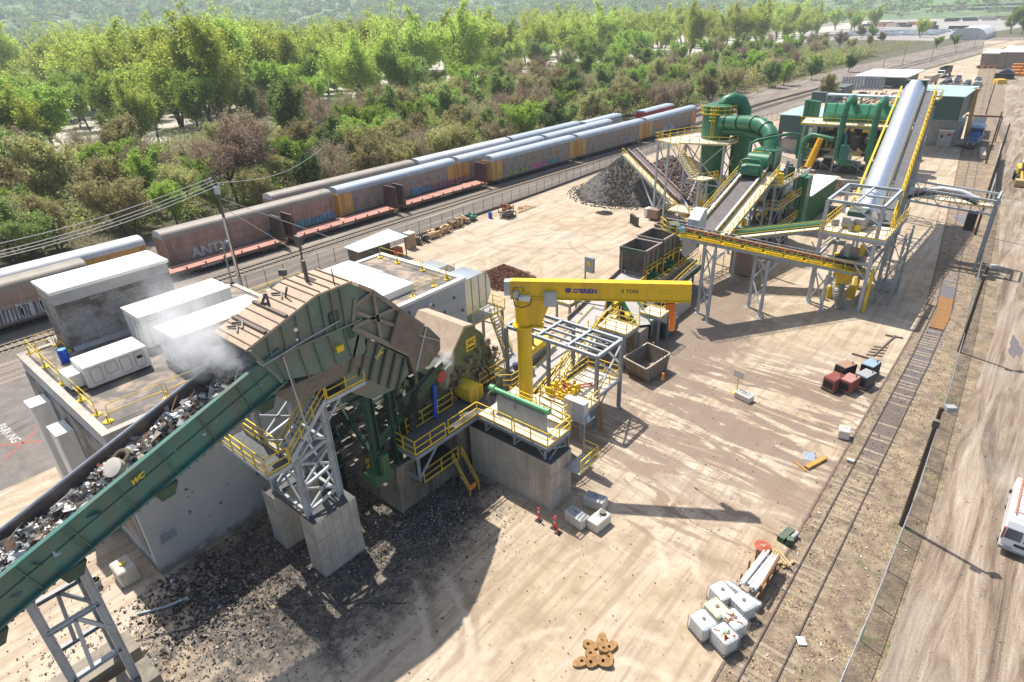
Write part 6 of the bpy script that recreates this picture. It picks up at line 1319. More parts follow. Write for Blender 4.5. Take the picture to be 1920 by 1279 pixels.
st.build('post', GST, t)
one(MB().box(-41, -23, 156, 158.5, 0, 6.2), 'yellow_bin', M('mustard', (.62, .42, .04), .6, var=.1), 'long mustard yellow steel bin seen behind the rear green duct', 'bin')
RTEAL = M('pale_teal_roof', (.36, .50, .48), .5, var=.05, dirt=(.5, .55, .5), da=.3); DTEAL = M('dark_teal_cladding', (.045, .10, .095), .5, var=.08); MARO = M('maroon_steel', (.13, .02, .03), .5)
def canopy(label, x0, x1, y0, y1, zr, drop, cols, slope=.0):
    t = thing('open_shed', label, 'shed', ((x0 + x1)/2, (y0 + y1)/2, 0)); MB().add([(x0 - .3, y0 - .3, zr), (x1 + .3, y0 - .3, zr), (x1 + .3, y1, zr + slope), (x0 - .3, y1, zr + slope), (x0 - .3, y0 - .3, zr + .15), (x1 + .3, y0 - .3, zr + .15), (x1 + .3, y1, zr + slope + .15), (x0 - .3, y1, zr + slope + .15)], [(0, 3, 2, 1), (4, 5, 6, 7), (0, 1, 5, 4), (1, 2, 6, 5), (2, 3, 7, 6), (3, 0, 4, 7)]).build('roof', RTEAL, t)
    mb = MB(); mb.box(x0, x1, y0, y0 + .12, zr - drop, zr); mb.box(x0, x0 + .12, y0, y1, zr - drop, zr); mb.box(x1 - .12, x1, y0, y1, zr - drop, zr); mb.build('cladding', DTEAL, t)
    mb = MB()
    for x, y in cols: mb.prism([(x - .18, y, 0), (x + .18, y, 0), (x + .5, y, zr - drop), (x - .5, y, zr - drop)], (0, .4, 0))
    mb.build('column', MARO, t); return t
t = canopy('open shed with pale teal roof and maroon columns, left of the rear green duct', -49, -40, 152, 168, 8, 3.6, ((-48.6, 152.3), (-40.5, 152.3), (-48.6, 160)))
MB().box(-48.4, -39.6, 153, 168, 0, 2.8).build('concrete_bay', CONC, t)
t = canopy('open shed with pale teal roof beside the blue locomotive', -26.5, -16.6, 163, 184, 12, 4.6, ((-26.3, 163.3), (-25.9, 174)))
MB().box(-25.8, -17, 176, 183.5, 0, 5.5).build('concrete_bay', GST, t)
t = thing('retaining_wall', 'low curved concrete wall in front of the rear processing line', 'wall', (-28, 128, 0)); mb = MB()
for a, e in (((-33, 125), (-28, 124.4)), ((-28, 124.4), (-22.3, 126.8)), ((-42, 139.5), (-38.4, 137)), ((-42, 139.5), (-46, 143))): mb.bar((*a, .8), (*e, .8), .35, 1.6)
mb.build('wall', CONC, t)
for lab, x, y in (('flat square steel canopy over the yard, nearer of two beside the silver tube', -9.6, 0), ): pass
# locomotive
t = thing('locomotive', 'small blue switching locomotive with a light blue cab roof, standing on the siding', 'locomotive', (-14.2, 183, 0)); ox = -14.1
LB = M('loco_blue', (.015, .10, .36), .35, var=.1); LLB = M('light_blue_roof', (.35, .52, .68), .5)
MB().box(ox - 1.3, ox + 1.3, 174.6, 187.5, 1.05, 1.4).build('frame_deck', DST, t); MB().box(ox - .95, ox + .95, 175.6, 178.6, 1.4, 3.3).build('hood', LB, t, bevel=.12)
MB().box(ox - 1.35, ox + 1.35, 178.6, 181.2, 1.4, 4.0).build('cab', LB, t); mb = MB(); mb.xz([(ox - 1.5, 4.0), (ox - 1.2, 4.35), (ox - .5, 4.6), (ox + .5, 4.6), (ox + 1.2, 4.35), (ox + 1.5, 4.0)], 178.3, 181.5); mb.build('cab_roof', LLB, t)
mb = MB(); mb.box(ox - 1.15, ox - .3, 178.56, 178.6, 3.1, 3.8); mb.box(ox + .3, ox + 1.15, 178.56, 178.6, 3.1, 3.8); mb.build('windscreen', GLASS, t); MB().box(ox - 1.0, ox + 1.0, 181.2, 187.0, 1.4, 3.5).build('long_hood', DGR, t)
MB().box(ox - 1.3, ox + 1.3, 174.4, 174.7, .45, 1.35).build('buffer_beam', DST, t); mb = MB()
for x in (-.6, .6): mb.tube((ox + x, 174.4, 1.15), (ox + x, 174.2, 1.15), .14, n=8)
mb.build('headlight', WHT, t); mb = MB()
for y in (176.2, 178, 183, 185.5):
    for x in (-.75, .75): mb.tube((ox + x - .1, y, .5), (ox + x + .1, y, .5), .5, n=14)
mb.build('wheel', DST, t); mb = MB(); rail(mb, [(ox - 1.2, 174.8, 1.4), (ox + 1.2, 174.8, 1.4)], 1, .8); rail(mb, [(ox + 1.25, 175, 1.4), (ox + 1.25, 178.4, 1.4)], 1, 1.2); mb.build('handrail', LLB, t)
t = thing('gondola_wagon', 'dark open gondola wagon coupled behind the blue locomotive under the track portal', 'rail wagon', (-15, 195, 0)); MB().prism([(-16.4, 189, 1.0), (-13.6, 189, 1.0), (-14.6, 203, 1.0), (-17.4, 203, 1.0)], (0, 0, 2.2)).build('body', M('wagon_black', (.03, .035, .045), .6), t)
t = thing('track_portal', 'dark steel portal frame standing over the siding behind the blue locomotive', 'portal frame', (-13, 189, 0)); mb = MB(); mb.bar((-17.6, 186, 5.5), (-10.6, 187, 5.5), .3, .35); mb.bar((-17.6, 186, 0), (-17.6, 186, 5.5), .25); mb.bar((-10.6, 187, 0), (-10.6, 187, 5.5), .25); mb.build('frame', RUST, t)
# material handler
t = thing('material_handler', 'tan long-armed scrap handler with its boom folded over the shed, by a small grey hut', 'excavator', (-19.5, 181, 0)); TANM = M('machine_tan', (.52, .34, .13), .5, var=.1)
mb = MB(); mb.bar((-15.6, 178.5, 1.5), (-16.2, 178, 12.2), .8, .9); mb.bar((-16.2, 178, 12.2), (-22.5, 178.5, 8.2), .55, .7); mb.build('boom', TANM, t); MB().box(-23.5, -15, 176.5, 180.2, .3, 1.2).build('undercarriage', M('pale_tan', (.62, .50, .34), .7), t, bevel=.2); mb = MB(); mb.tube((-16.3, 177.8, 11.6), (-18.8, 177.8, 9.6), .12); mb.build('ram', LST, t)
mb = MB(); mb.box(-22.8, -20.8, 177, 179.5, 1.2, 2.4); mb.build('counterweight', TANM, t, bevel=.15)
t = thing('kiosk', 'small light grey kiosk with a white roof and red sign beside the scrap handler', 'kiosk', (-19, 176, 0)); MB().box(-20.6, -17.9, 175, 177, 0, 3.4).build('wall', LST, t); MB().box(-20.8, -17.7, 174.8, 177.2, 3.4, 3.7).build('roof', WROOF, t); MB().box(-19.0, -18.2, 174.96, 175, 2.4, 2.9).build('red_sign', RED, t); MB().box(-20.2, -19.7, 174.96, 175, 1.9, 2.6).build('window', GLASS, t)
one(MB().box(-5.55, -4.55, 90.2, 91.8, 5.2, 7.3), 'hanging_chute', M('black_rubber_sheet', (.012, .012, .018), .5), 'black rubber discharge chute hanging from the gantry above the siding', 'chute')

# ------------------------------------------------------------------ trains
def stripes(name, c1, c2, scale, axis='Y', rough=.5, metal=0.):
    m, nt, b = newmat(name); P = opos(nt); w = nd(nt, 'ShaderNodeTexWave'); w.bands_direction = axis; w.inputs['Scale'].default_value = scale; nt.links.new(P, w.inputs[0])
    n_ = noise(nt, P, .35, 6, .7); c = mixc(nt, ramp(nt, n_, [(.35, gr(0)), (.65, gr(1))]), c1, c2); c = mixc(nt, mth(nt, 'MULTIPLY', w.outputs['Fac'], .3), c, tuple(v*.55 for v in c1))
    nt.links.new(c, b.inputs['Base Color']); b.inputs['Roughness'].default_value = rough; b.inputs['Metallic'].default_value = metal; bump(nt, b, w.outputs['Fac'], .5, .05); MATS[name] = m; return m
RF_TAN = stripes('corrugated_tan_roof', (.36, .31, .25), (.27, .23, .19), 1.3); RF_GRY = stripes('corrugated_grey_roof', (.46, .51, .56), (.36, .41, .46), 1.6); RF_WHT = stripes('corrugated_white_roof', (.66, .66, .66), (.5, .52, .54), 1.4)
SD_BRN = M('brown_pink_panels', (.34, .235, .185), .75, var=.16, scale=.7, dirt=(.13, .085, .07), da=.5, dscale=.6, streak=1); SD_GRY = M('grey_brown_panels', (.27, .24, .22), .7, var=.18, scale=.8, dirt=(.11, .08, .06), da=.5, dscale=.7)
SD_YEL = M('wagon_yellow', (.55, .32, .09), .6, var=.12, dirt=(.3, .18, .08), da=.5)
GRF = [M('graffiti_silver', (.42, .48, .52), .5, var=.2), M('graffiti_blue', (.12, .35, .55), .5), M('graffiti_pink', (.55, .14, .32), .5), M('graffiti_green', (.30, .42, .12), .5), M('graffiti_dark', (.10, .10, .12), .5)]
def autorack(label, xc, y0, L, roof, side, ends, ang=0., graf=None, tagw=None, post=None, z1=5.75):
    t = thing('car_carrier', label, 'rail wagon', (xc, y0 + L/2, 0), rotz=ang, group='covered car carrier wagons', local=True); h = L/2; W = 1.53
    MB().box(-W, W, -h, h, 1.05, 4.75).build('side_panels', side, t)
    prof = [(-W - .02, 4.75), (-W, 5.15), (-1.25, 5.5), (-.7, 5.7), (0, z1), (.7, 5.7), (1.25, 5.5), (W, 5.15), (W + .02, 4.75)]
    MB().xz(prof, -h, h).build('roof', roof, t, smooth=True)
    MB().xz([(x*.985, z - .02) for x, z in prof], -h - .03, h + .03).build('roof_end', LST if roof is not RF_TAN else M('pale_end_cap', (.55, .56, .55), .6), t)
    mb = MB()
    for e in (-1, 1): mb.box(-W - .05, W + .05, e*h - .25, e*h + .02, 1.0, 4.7) if ends else mb.box(-W - .03, W + .03, e*h - .1, e*h + .02, 1, 4.7)
    if ends:
        for e in (-1, 1): mb.box(W, W + .06, min(e*h, e*(h - 2.4)), max(e*h, e*(h - 2.4)), 1.1, 4.6); mb.box(-W - .06, -W, min(e*h, e*(h - 2.4)), max(e*h, e*(h - 2.4)), 1.1, 4.6)
    mb.build('end_door', SD_YEL if ends else side, t)
    mb = MB(); k = 11 if post is SD_YEL else 13
    for i in range(k + 1):
        y = -h + 2.4 + (2*h - 4.8)*i/k
        for sx in (-W - .05, W): mb.box(sx, sx + .05, y - .05, y + .05, 1.1, 4.7)
    mb.build('side_post', post or side, t)
    MB().box(-1.45, 1.45, -h, h, .75, 1.05).build('sill', DST, t)
    mb = MB()
    for e in (-1, 1):
        for d in (2.2, 4.0):
            for sx in (-.75, .75): mb.tube((sx - .07, e*(h - d), .47), (sx + .07, e*(h - d), .47), .42, n=12)
        mb.box(-.9, .9, e*(h - 3.1) - 1.2, e*(h - 3.1) + 1.2, .35, .7); mb.box(-.15, .15, min(e*h, e*(h + .7)), max(e*h, e*(h + .7)), .7, .95)
    mb.build('bogie', DST, t)
    mb = MB()
    for e in (-1, 1):
        for k in range(9): mb.box(W + .05, W + .1, e*(h - .55) - .22, e*(h - .55) + .22, 1.3 + k*.38, 1.34 + k*.38)
        for q in (-.22, .2): mb.box(W + .06, W + .1, e*(h - .55) + q, e*(h - .55) + q + .03, 1.2, 4.6)
    mb.build('ladder', DST, t)
    for q in (2.1, 3.3): MB().box(W + .005, W + .02, -h + .3, h - .3, q, q + .05).build('panel_seam', DST, t)
    if graf:
        gx = random.Random(int(y0*3 + xc)); X = W + .058
        for (ya, yb_, mi, hh) in graf:
            mb = MB(); y = ya
            while y < yb_:
                w_ = gx.uniform(.35, .8); z0 = 1.15 + gx.uniform(0, .15); z2 = z0 + hh*gx.uniform(.7, 1.1); s_ = gx.uniform(-.25, .25)
                pts = [(X, y, z0), (X, y + w_, z0 + gx.uniform(-.05, .15)), (X, y + w_ + s_, z2), (X, y + w_*.55 + s_, z2 - gx.uniform(0, .3)), (X, y + s_, z2)]
                mb.prism(pts, (.01, 0, 0)); y += w_*gx.uniform(.8, 1.3)
            mb.build('graffiti', GRF[mi], t)
            mb = MB(); y = ya
            while y < yb_: mb.prism([(X + .012, y, 1.2), (X + .012, y + .12, 1.2), (X + .012, y + .3*gx.random() + .15, 1.1 + hh), (X + .012, y + .05, 1.0 + hh)], (.008, 0, 0)); y += gx.uniform(.3, .7)
            mb.build('graffiti_outline', GRF[4], t)
    if tagw:
        for body, yy, sz, mi in tagw: text(body, sz, GRF[mi], t, (W + .075, yy, 1.25), (0, 1, 0), (0, 0, 1), name='graffiti_letters', bold=.05)
    return t
def ft(y): return tx(y) - 8.6
def tilt(f, y, L): return -math.atan2(f(y + L) - f(y), L)
F2 = lambda y: -90.6 + .012*y; F3 = lambda y: -96.9 + .02*y
for lab, f, y0, L, rf, sd_, en, gf, tw, po in (
    ('brown-roofed car carrier at far left with silver graffiti, behind the block plant room', F1, -6.4, 27, RF_TAN, SD_BRN, 0, [(1, 12.5, 0, 1.7)], None, None),
    ('grey-sided car carrier with yellow ends and pink graffiti, just right of the last flat wagon', F1, 92.4, 26.8, RF_GRY, SD_GRY, 1, [(-9, -3, 3, 1), (-2, 2.5, 2, 1.0), (3, 7, 1, .9)], [('SACK', -2.4, 1.3, 2)], SD_YEL),
    ('grey-sided car carrier with white scrawl, middle of three on the nearest train', F1, 120.4, 26.8, RF_GRY, SD_GRY, 1, [(4, 8.5, 0, 1.1)], None, SD_YEL),
    ('grey-sided car carrier with orange logo plates, last on the nearest train before the cyclone', F1, 148.6, 26.8, RF_GRY, SD_GRY, 1, [(-6, 0, 0, 1.1)], None, SD_YEL),
    ('white-roofed car carrier with yellow open frame side, at the left beyond the block plant room', F2, 1.5, 27.3, RF_WHT, SD_YEL, 1, None, None, SD_YEL),
    ('large brown car carrier with silver ANTY graffiti behind the utility pole', F2, 31, 27.3, RF_TAN, SD_BRN, 0, [(15, 27, 1, 1.2)], [('ANTY', 3.2, 2.0, 0)], None),
    ('grey-roofed car carrier with yellow posts and blue graffiti behind the second flat wagon', F2, 59.5, 27.3, RF_GRY, SD_GRY, 1, [(15.5, 20, 1, 1.2), (20.5, 30, 2, 1.0)], [('SIC', 15.8, 1.5, 1)], SD_YEL),
    ('grey-roofed car carrier showing only its yellow end between the two trains', F2, 88, 27.0, RF_GRY, SD_GRY, 1, None, None, SD_YEL),
    ('grey-roofed car carrier on the second track, behind the middle of the near train', F2, 116.2, 27.0, RF_GRY, SD_GRY, 1, None, None, SD_YEL),
    ('smooth tan-roofed wagon on the furthest track beside the trees, nearest of its row', F3, 51, 30.5, RF_TAN, SD_BRN, 0, None, None, None),
    ('white-roofed wagon on the furthest track, second of its row', F3, 82.6, 27, RF_WHT, SD_BRN, 0, None, None, None),
    ('blue grey roofed wagon on the furthest track, third of its row', F3, 110.6, 26, RF_GRY, SD_YEL, 1, None, None, None)):
    ta = autorack(lab, f(y0 + L/2), y0, L, rf, sd_, en, tilt(f, y0, L), [(a - L/2, b_ - L/2, c_, d_) if a > 9 and f is F2 else (a, b_, c_, d_) for a, b_, c_, d_ in gf] if gf else None, [(a, b_ - L/2 if f is F2 else b_, c_, d_) for a, b_, c_, d_ in tw] if tw else None, po)
    if 'logo plates' in lab: MB().box(1.59, 1.6, -8.5, -7.2, 2.4, 4.2).build('orange_plate', M('orange_plate', (.6, .16, .06), .6), ta); MB().box(1.59, 1.6, 10.4, 11.4, 1.8, 4.2).build('orange_plate', MATS['orange_plate'], ta)
for lab, y0, sd_ in (('red sided wagon at the far end of the third track, just showing above the others', 163, M('wagon_red', (.35, .03, .04), .6)), ('grey covered hopper wagon at the end of the furthest track', 139, GST)):
    t = thing('hopper_wagon', lab, 'rail wagon', (F3(y0), y0, 0)); x = F3(y0 + 9) + (2.8 if y0 > 150 else 0); MB().box(x - 1.5, x + 1.5, y0, y0 + 17, 1, 4.8).build('body', sd_, t); MB().xz([(x - 1.55, 4.8), (x - 1.1, 5.2), (x + 1.1, 5.2), (x + 1.55, 4.8)], y0 - .1, y0 + 17.1).build('roof', RF_GRY, t)
SALM = M('salmon_deck', (.46, .22, .165), .8, var=.12, scale=1.2, dirt=(.3, .15, .1), da=.4)
def flatcar(label, xc, y0, L, left=True, right=True, ang=0., lm=DST, rm=DST):
    t = thing('flat_wagon', label, 'rail wagon', (xc, y0 + L/2, 0), rotz=ang, group='salmon-decked flat wagons', local=True); h = L/2
    MB().box(-1.45, 1.45, -h, h, 1.05, 1.2).build('deck', SALM, t); MB().box(-1.5, 1.5, -h, h, .7, 1.05).build('sill', M('brown_sill', (.12, .08, .06), .7), t)
    mb = MB()
    for i in range(8): y = -h + 2 + i*(L - 4)/7; mb.box(1.42, 1.55, y - .08, y + .08, 1.1, 1.55); mb.box(-1.4, 1.45, y - .03, y + .03, 1.2, 1.24) if i < 4 else None
    mb.build('stake_pocket', DST, t)
    for e, on, m_ in ((-1, left, lm), (1, right, rm)):
        if not on: continue
        MB().yz([(e*(h - .1), 1.1), (e*(h - .25 if e > 0 else h - .25), 4.7), (e*(h - .55), 4.7), (e*(h - .75), 1.1)], -1.5, 1.5).build('bulkhead', m_, t)
        mb = MB()
        for x in (-1.45, -.9, -.35, .2, .75, 1.35): mb.bar((x, e*(h - .75), 1.2), (x, e*(h - .55), 4.6), .1)
        for z in (2.0, 2.9, 3.8): mb.bar((-1.45, e*(h - .68), z), (1.45, e*(h - .68), z), .06)
        mb.build('bulkhead_rib', BLK, t)
    MB().box(1.5, 1.53, h - 1.1, h - .4, .75, 1.1).build('yellow_plate', YEL, t)
    mb = MB()
    for i in range(7): mb.box(1.5, 1.51, -2 + i*.42, -1.72 + i*.42, .78, 1.0)
    mb.build('white_numbers', M('faded_white', (.45, .43, .4), .7), t)
    mb = MB()
    for e in (-1, 1):
        for d in (1.8, 3.6):
            for sx in (-.75, .75): mb.tube((sx - .07, e*(h - d), .47), (sx + .07, e*(h - d), .47), .42, n=12)
        mb.box(-.9, .9, e*(h - 2.7) - 1.2, e*(h - 2.7) + 1.2, .35, .7); mb.box(-.15, .15, min(e*h, e*(h + .6)), max(e*h, e*(h + .6)), .7, .95)
    mb.build('bogie', DST, t); return t
BRB = M('brown_bulkhead', (.12, .055, .045), .7, var=.2); OLB = M('olive_bulkhead', (.09, .075, .055), .7, var=.2)
flatcar('first salmon flat wagon, in front of the ANTY car carrier, with olive right bulkhead', F1(36), 24.5, 22.3, False, True, tilt(F1, 36, 20), OLB, OLB)
flatcar('second salmon flat wagon, between the black ribbed and the brown bulkheads', F1(58), 47.8, 20.6, True, True, tilt(F1, 58, 20), BRB, BRB)
flatcar('third salmon flat wagon, ending against the grey-sided car carrier', F1(80), 69.4, 21.4, True, True, tilt(F1, 80, 20), OLB, BRB)

# ------------------------------------------------------------------ poles and wires
PW = M('pole_timber', (.085, .062, .045), .85, var=.25, scale=5)
def pole(label, x, y, h, r=.16, m_=PW, name='utility_pole', arm=None, lamp=None, cat='utility pole', lean=(0, 0)):
    t = thing(name, label, cat, (x, y, 0)); tp = (x + lean[0], y + lean[1], h); MB().path([(x, y, -.1), tp], r, 10, r2=r*.65).build('shaft', m_, t, smooth=True)
    if arm:
        for za, ln, an in arm: mb = MB(); mb.bar((tp[0] - ln*math.cos(an), tp[1] - ln*math.sin(an), za), (tp[0] + ln*math.cos(an), tp[1] + ln*math.sin(an), za), .1, .12); mb.build('crossarm', m_, t)
        mb = MB()
        for za, ln, an in arm:
            for f in (-.9, -.4, .4, .9): mb.tube((tp[0] + f*ln*math.cos(an), tp[1] + f*ln*math.sin(an), za), (tp[0] + f*ln*math.cos(an), tp[1] + f*ln*math.sin(an), za + .22), .06, n=6)
        mb.build('insulator', WHT, t)
    if lamp: mb = MB(); mb.bar((tp[0], tp[1], h - .3), (tp[0] + lamp[0], tp[1] + lamp[1], h + .1), .07); mb.build('bracket', DST, t); MB().cbox((tp[0] + lamp[0], tp[1] + lamp[1], h - .1), .55, .4, .3, .6).build('lamp_head', GST, t); MB().cbox((tp[0], tp[1] - .25, h - 1.2), .35, .3, .45).build('junction_box', DST, t)
    return t
t = pole('tall wooden utility pole with crossarms and guy wires in front of the brown car carrier', -74.4, 33.5, 15.1, .22, M('brown_pole', (.13, .095, .075), .85, var=.2), arm=((14.2, 1.5, 1.9), (13.5, 1.3, .4)))
mb = MB(); mb.path([(-74.15, 33.3, .5), (-74.15, 33.3, 9.7)], .12, 8); mb.build('riser_conduit', GALV, t); mb = MB(); mb.cbox((-73.9, 33.3, 12.6), .5, .5, .9); mb.build('transformer', LST, t)
pole('short thin pole with small lamp arms left of the tall utility pole', -77.2, 33.7, 5.9, .12, GST, lamp=(.8, .5), cat='lamp post', name='lamp_post')
W1 = thing('power_lines', 'bundle of pale overhead wires running left from the tall utility pole', 'overhead wires', (-74.4, 33.5, 14)); mb = MB()
for zo, ze, xe in ((14.5, 14.6, -71.0), (14.2, 14.2, -69.5), (13.9, 14.0, -69.2), (13.6, 13.9, -68.8)):
    a, e = Vector((-74.4 + (14.5 - zo), 33.5, zo)), Vector((xe + 2.0, 3.0, ze - .6)); mb.path([a.lerp(e, i/14) - Vector((0, 0, 1.6*math.sin(math.pi*i/14)*.6)) for i in range(15)], .035, 4)
for q in ((-95, 62, 11),): a, e = Vector((-74.4, 33.5, 13.8)), Vector(q); mb.path([a.lerp(e, i/10) - Vector((0, 0, 1.5*math.sin(math.pi*i/10))) for i in range(11)], .03, 4)
mb.build('wire', M('wire', (.5, .5, .48), .5), W1); mb = MB(); mb.tube((-74.4, 33.5, 12), (-66.5, 52, .2), .03, n=4); mb.tube((-74.4, 33.5, 11), (-70.5, 44, .2), .03, n=4); mb.build('guy_wire', M('wire', (.5, .5, .48), .5), W1)
pole('nearest leaning wooden pole with lamp heads beside the chain link fence', -.75, 38.6, 9.1, .17, lamp=(.4, .1))
pole('second wooden pole from the camera along the chain link fence, beside the wet track', -1.45, 67, 8.7, .17, lamp=(.35, .2))
pole('dark pole just past the gantry along the haul road fence', -5, 107.6, 11.2, .17); pole('dark pole by the road fence, level with the rear processing line', -6.3, 133, 11.6, .17)
pole('dark pole by the road fence, right of the blue locomotive', -9.4, 160, 10, .17); pole('dark slim pole where the siding curves, beyond the blue locomotive', -17.2, 231.4, 8.8, .15); pole('thin pole beside the right end of the tan warehouse', -25, 352, 9, .14)
for i, (x, y, h) in enumerate(((-71.4, 400, 8.6), (-62, 420, 8.4), (-61, 493, 8.6), (-58, 547, 9), (-66, 330, 8))): pole(('first', 'second', 'third', 'fourth', 'nearest')[i] + ' thin pole in the distant row along the railway beyond the offices', x, y, h, .13)
t = pole('tall grey post with a round white lamp head beside the distant dark green cabins', -68.6, 319, 8.4, .12, LST, 'lamp_post', cat='lamp post'); bmesh_ico(2).build('globe', WHT, t).location = (0, 0, 8.4); t.children[-1].scale = (.9, .9, .9)
for i, (x, y, h) in enumerate(((-27.5, 72.5, 6.5), (-22.5, 118, 6), (-8.9, 96.5, 5.5), (-45, 128, 6.0), (-33.3, 57.6, 6.6))): pole(('slim light mast beside the transfer chute', 'slim light mast behind the green fan house', 'slim light mast on the slab just beyond the gantry', 'slim light mast left of the big green duct', 'slim light mast at the corner of the nearest magnet hood')[i], x, y, h, .05, LST, 'light_mast', cat='light mast')

# ------------------------------------------------------------------ fences
m, nt, b = newmat('chain_link'); P = opos(nt); b.inputs['Base Color'].default_value = (.42, .43, .42, 1); b.inputs['Roughness'].default_value = .5
tr = nd(nt, 'ShaderNodeBsdfTransparent'); mx = nd(nt, 'ShaderNodeMixShader'); mx.inputs[0].default_value = .36; nt.links.new(tr.outputs[0], mx.inputs[1]); nt.links.new(b.outputs[0], mx.inputs[2]); nt.links.new(mx.outputs[0], nt.nodes['Material Output'].inputs['Surface']); LINK = m
def fence(label, pts, h=2.2, step=3.0, barb=True, pm=GALV, name='chain_link_fence', link=None):
    t = thing(name, label, 'fence', pts[0]); mb = MB(); ps = seg(pts, step)
    for p in ps: mb.tube(p, p + Vector((0, 0, h + .1)), .04, n=6)
    mb.build('post', pm, t); mb = MB()
    for a, e in zip(pts, pts[1:]): a, e = Vector(a), Vector(e); mb.tube(a + up*h, e + up*h, .022, n=5)
    mb.build('top_rail', pm, t); mb = MB()
    for a, e in zip(pts, pts[1:]): a, e = Vector(a), Vector(e); mb.add([a, e, e + up*h, a + up*h], [(0, 1, 2, 3)])
    mb.build('mesh', link or LINK, t)
    return t
up = Vector((0, 0, 1))
fence('galvanised chain link fence between the siding and the gravel haul road', [(-.9, 15, 0), (-.6, 28, 0), (-.55, 40, 0), (-1.0, 55, 0), (-1.6, 70, 0), (-2.6, 88, 0), (-3.9, 111, 0), (-6.6, 145, 0), (-8.9, 185, 0), (-15, 225, 0)], 2.1)
fence('wire fence with thin posts between the yard and the railway', [(-73.8, 12, 0), (-73.8, 34, 0), (-72.6, 60, 0), (-72.6, 90, 0), (-73.6, 128, 0), (-72.8, 160, 0), (-62, 210, 0)], 2.0, 2.6, pm=M('dark_post', (.12, .10, .085), .7))
t = thing('concrete_barrier', 'long low concrete kerb wall at the foot of the yard fence beside the railway', 'barrier', (-72.2, 90, 0)); mb = MB(); mb.bar((-72.1, 60, .1), (-72.1, 92, .1), .3, .5); mb.bar((-72.1, 92, .1), (-73, 130, .1), .3, .5); mb.build('wall', M('dark_kerb', (.16, .13, .11), .9), t)
t = thing('crash_panels', 'row of pale sheet panels fixed on the fence between the siding and the road', 'fence panels', (-8, 150, 0)); mb = MB()
for a, e in (((-5.6, 128, 0), (-7.0, 146, 0)), ((-7.0, 146, 0), (-8.3, 166, 0))): mb.prism([Vector(a), Vector(e), Vector(e) + up*3.2, Vector(a) + up*3.2], (.06, 0, 0))
mb.build('panel', M('pale_mesh_panel', (.45, .46, .44), .6), t)
t = thing('barrier_block', 'long white concrete block lying on the soil beside the locomotive', 'concrete block', (-11, 168, 0)); MB().cbox((-11, 168, 0), 1.0, 9, 1.1, .12).build('block', CONC, t, bevel=.15)

# ------------------------------------------------------------------ loose things in the yard
def block(label, x, y, sx, sy, sz, rz=0, dark=True):
    t = thing('concrete_block', label, 'concrete block', (x, y, 0), rotz=rz, group='concrete ballast blocks', local=True); MB().box(-sx/2, sx/2, -sy/2, sy/2, .02, sz).build('block', M('white_concrete', (.62, .58, .51), .85, var=.1, dirt=(.35, .3, .24), da=.7), t, bevel=.06)
    if dark: MB().box(-sx/2 + .15, sx/2 - .15, -sy/2 + .14, sy/2 - .14, sz, sz + .02).build('dirt_patch', GST, t)
    mb = MB(); mb.path([(-.12, 0, sz), (-.1, 0, sz + .14), (.1, 0, sz + .14), (.12, 0, sz)], .025, 5); mb.build('lifting_eye', DST, t); return t
block('white weathered concrete block behind the other two, right of the large pier', -17.3, 28.0, 1.5, .85, .85, .15); block('white weathered concrete block nearest the red bollards', -17.4, 25.9, 1.5, .85, .85, -.1)
t = block('white concrete block carrying a dark round cap, rightmost of three by the pier', -16.1, 26.6, .9, 1.5, .8, -.1, False); MB().tube((0, .35, .8), (0, .35, 1.0), .22, n=12).build('round_cap', DST, t)
block('grey rough concrete block at the foot of the sign post in the open yard', -14.45, 46.9, 1.5, .8, .6, -.25); block('white concrete block standing alone at the slab edge beside the siding', -6.3, 46.3, .8, .9, .8, .2, False)
for i, (x, y, l) in enumerate(((-19.5, 24.5, 0), (-18.3, 24.6, .1), (-17.8, 24.4, -.35))):
    t = thing('delineator_post', ('red and white delineator post standing alone in front of the large pier', 'red delineator post, left of the leaning pair by the white block', 'leaning red delineator post, next to the white block')[i], 'delineator post', (x, y, 0), group='red delineator posts', local=True); o1 = MB(); o1.path([(0, 0, .05), (l, 0, 1.1)], .06, 8); o1.build('tube', M('delineator_red', (.75, .06, .03), .5), t); MB().path([(l*.7, 0, .75), (l*.85, 0, .9)], .066, 8).build('reflective_band', WHT, t); MB().box(-.2, .2, -.2, .2, 0, .06).build('base', BLK, t)
# IBC totes
def tote(first=True):
    t = thing('liquid_tote', 'x', 'liquid tote', (0, 0, 0), local=True); MB().box(-.56, .56, -.48, .48, .14, 1.14).build('bottle', M('tote_white', (.80, .80, .77), .4, var=.03), t, bevel=.09)
    mb = MB(); r_ = .012
    for x in [-.6 + .2*i for i in range(7)]:
        for y in (-.52, .52): mb.bar((x, y, .14), (x, y, 1.12), .02)
    for y in [-.52 + .208*i for i in range(6)]:
        for x in (-.6, .6): mb.bar((x, y, .14), (x, y, 1.12), .02)
    for z in (.2, .38, .56, .74, .92, 1.1): mb.path([(-.6, -.52, z), (.6, -.52, z), (.6, .52, z), (-.6, .52, z), (-.6, -.52, z)], .012, 4, False)
    mb.build('cage', GALV, t); mb = MB(); mb.box(-.6, .6, -.5, .5, .08, .14)
    for x in (-.5, 0, .5): mb.box(x - .07, x + .07, -.5, .5, 0, .08)
    mb.build('pallet', DST, t); MB().tube((0, 0, 1.14), (0, 0, 1.2), .11, n=12).build('lid', DST, t); mb = MB(); mb.box(-.5, .5, .16, .18, 1.14, 1.165); mb.box(-.5, .5, -.18, -.16, 1.14, 1.165); mb.build('moulded_rib', GST, t); return t
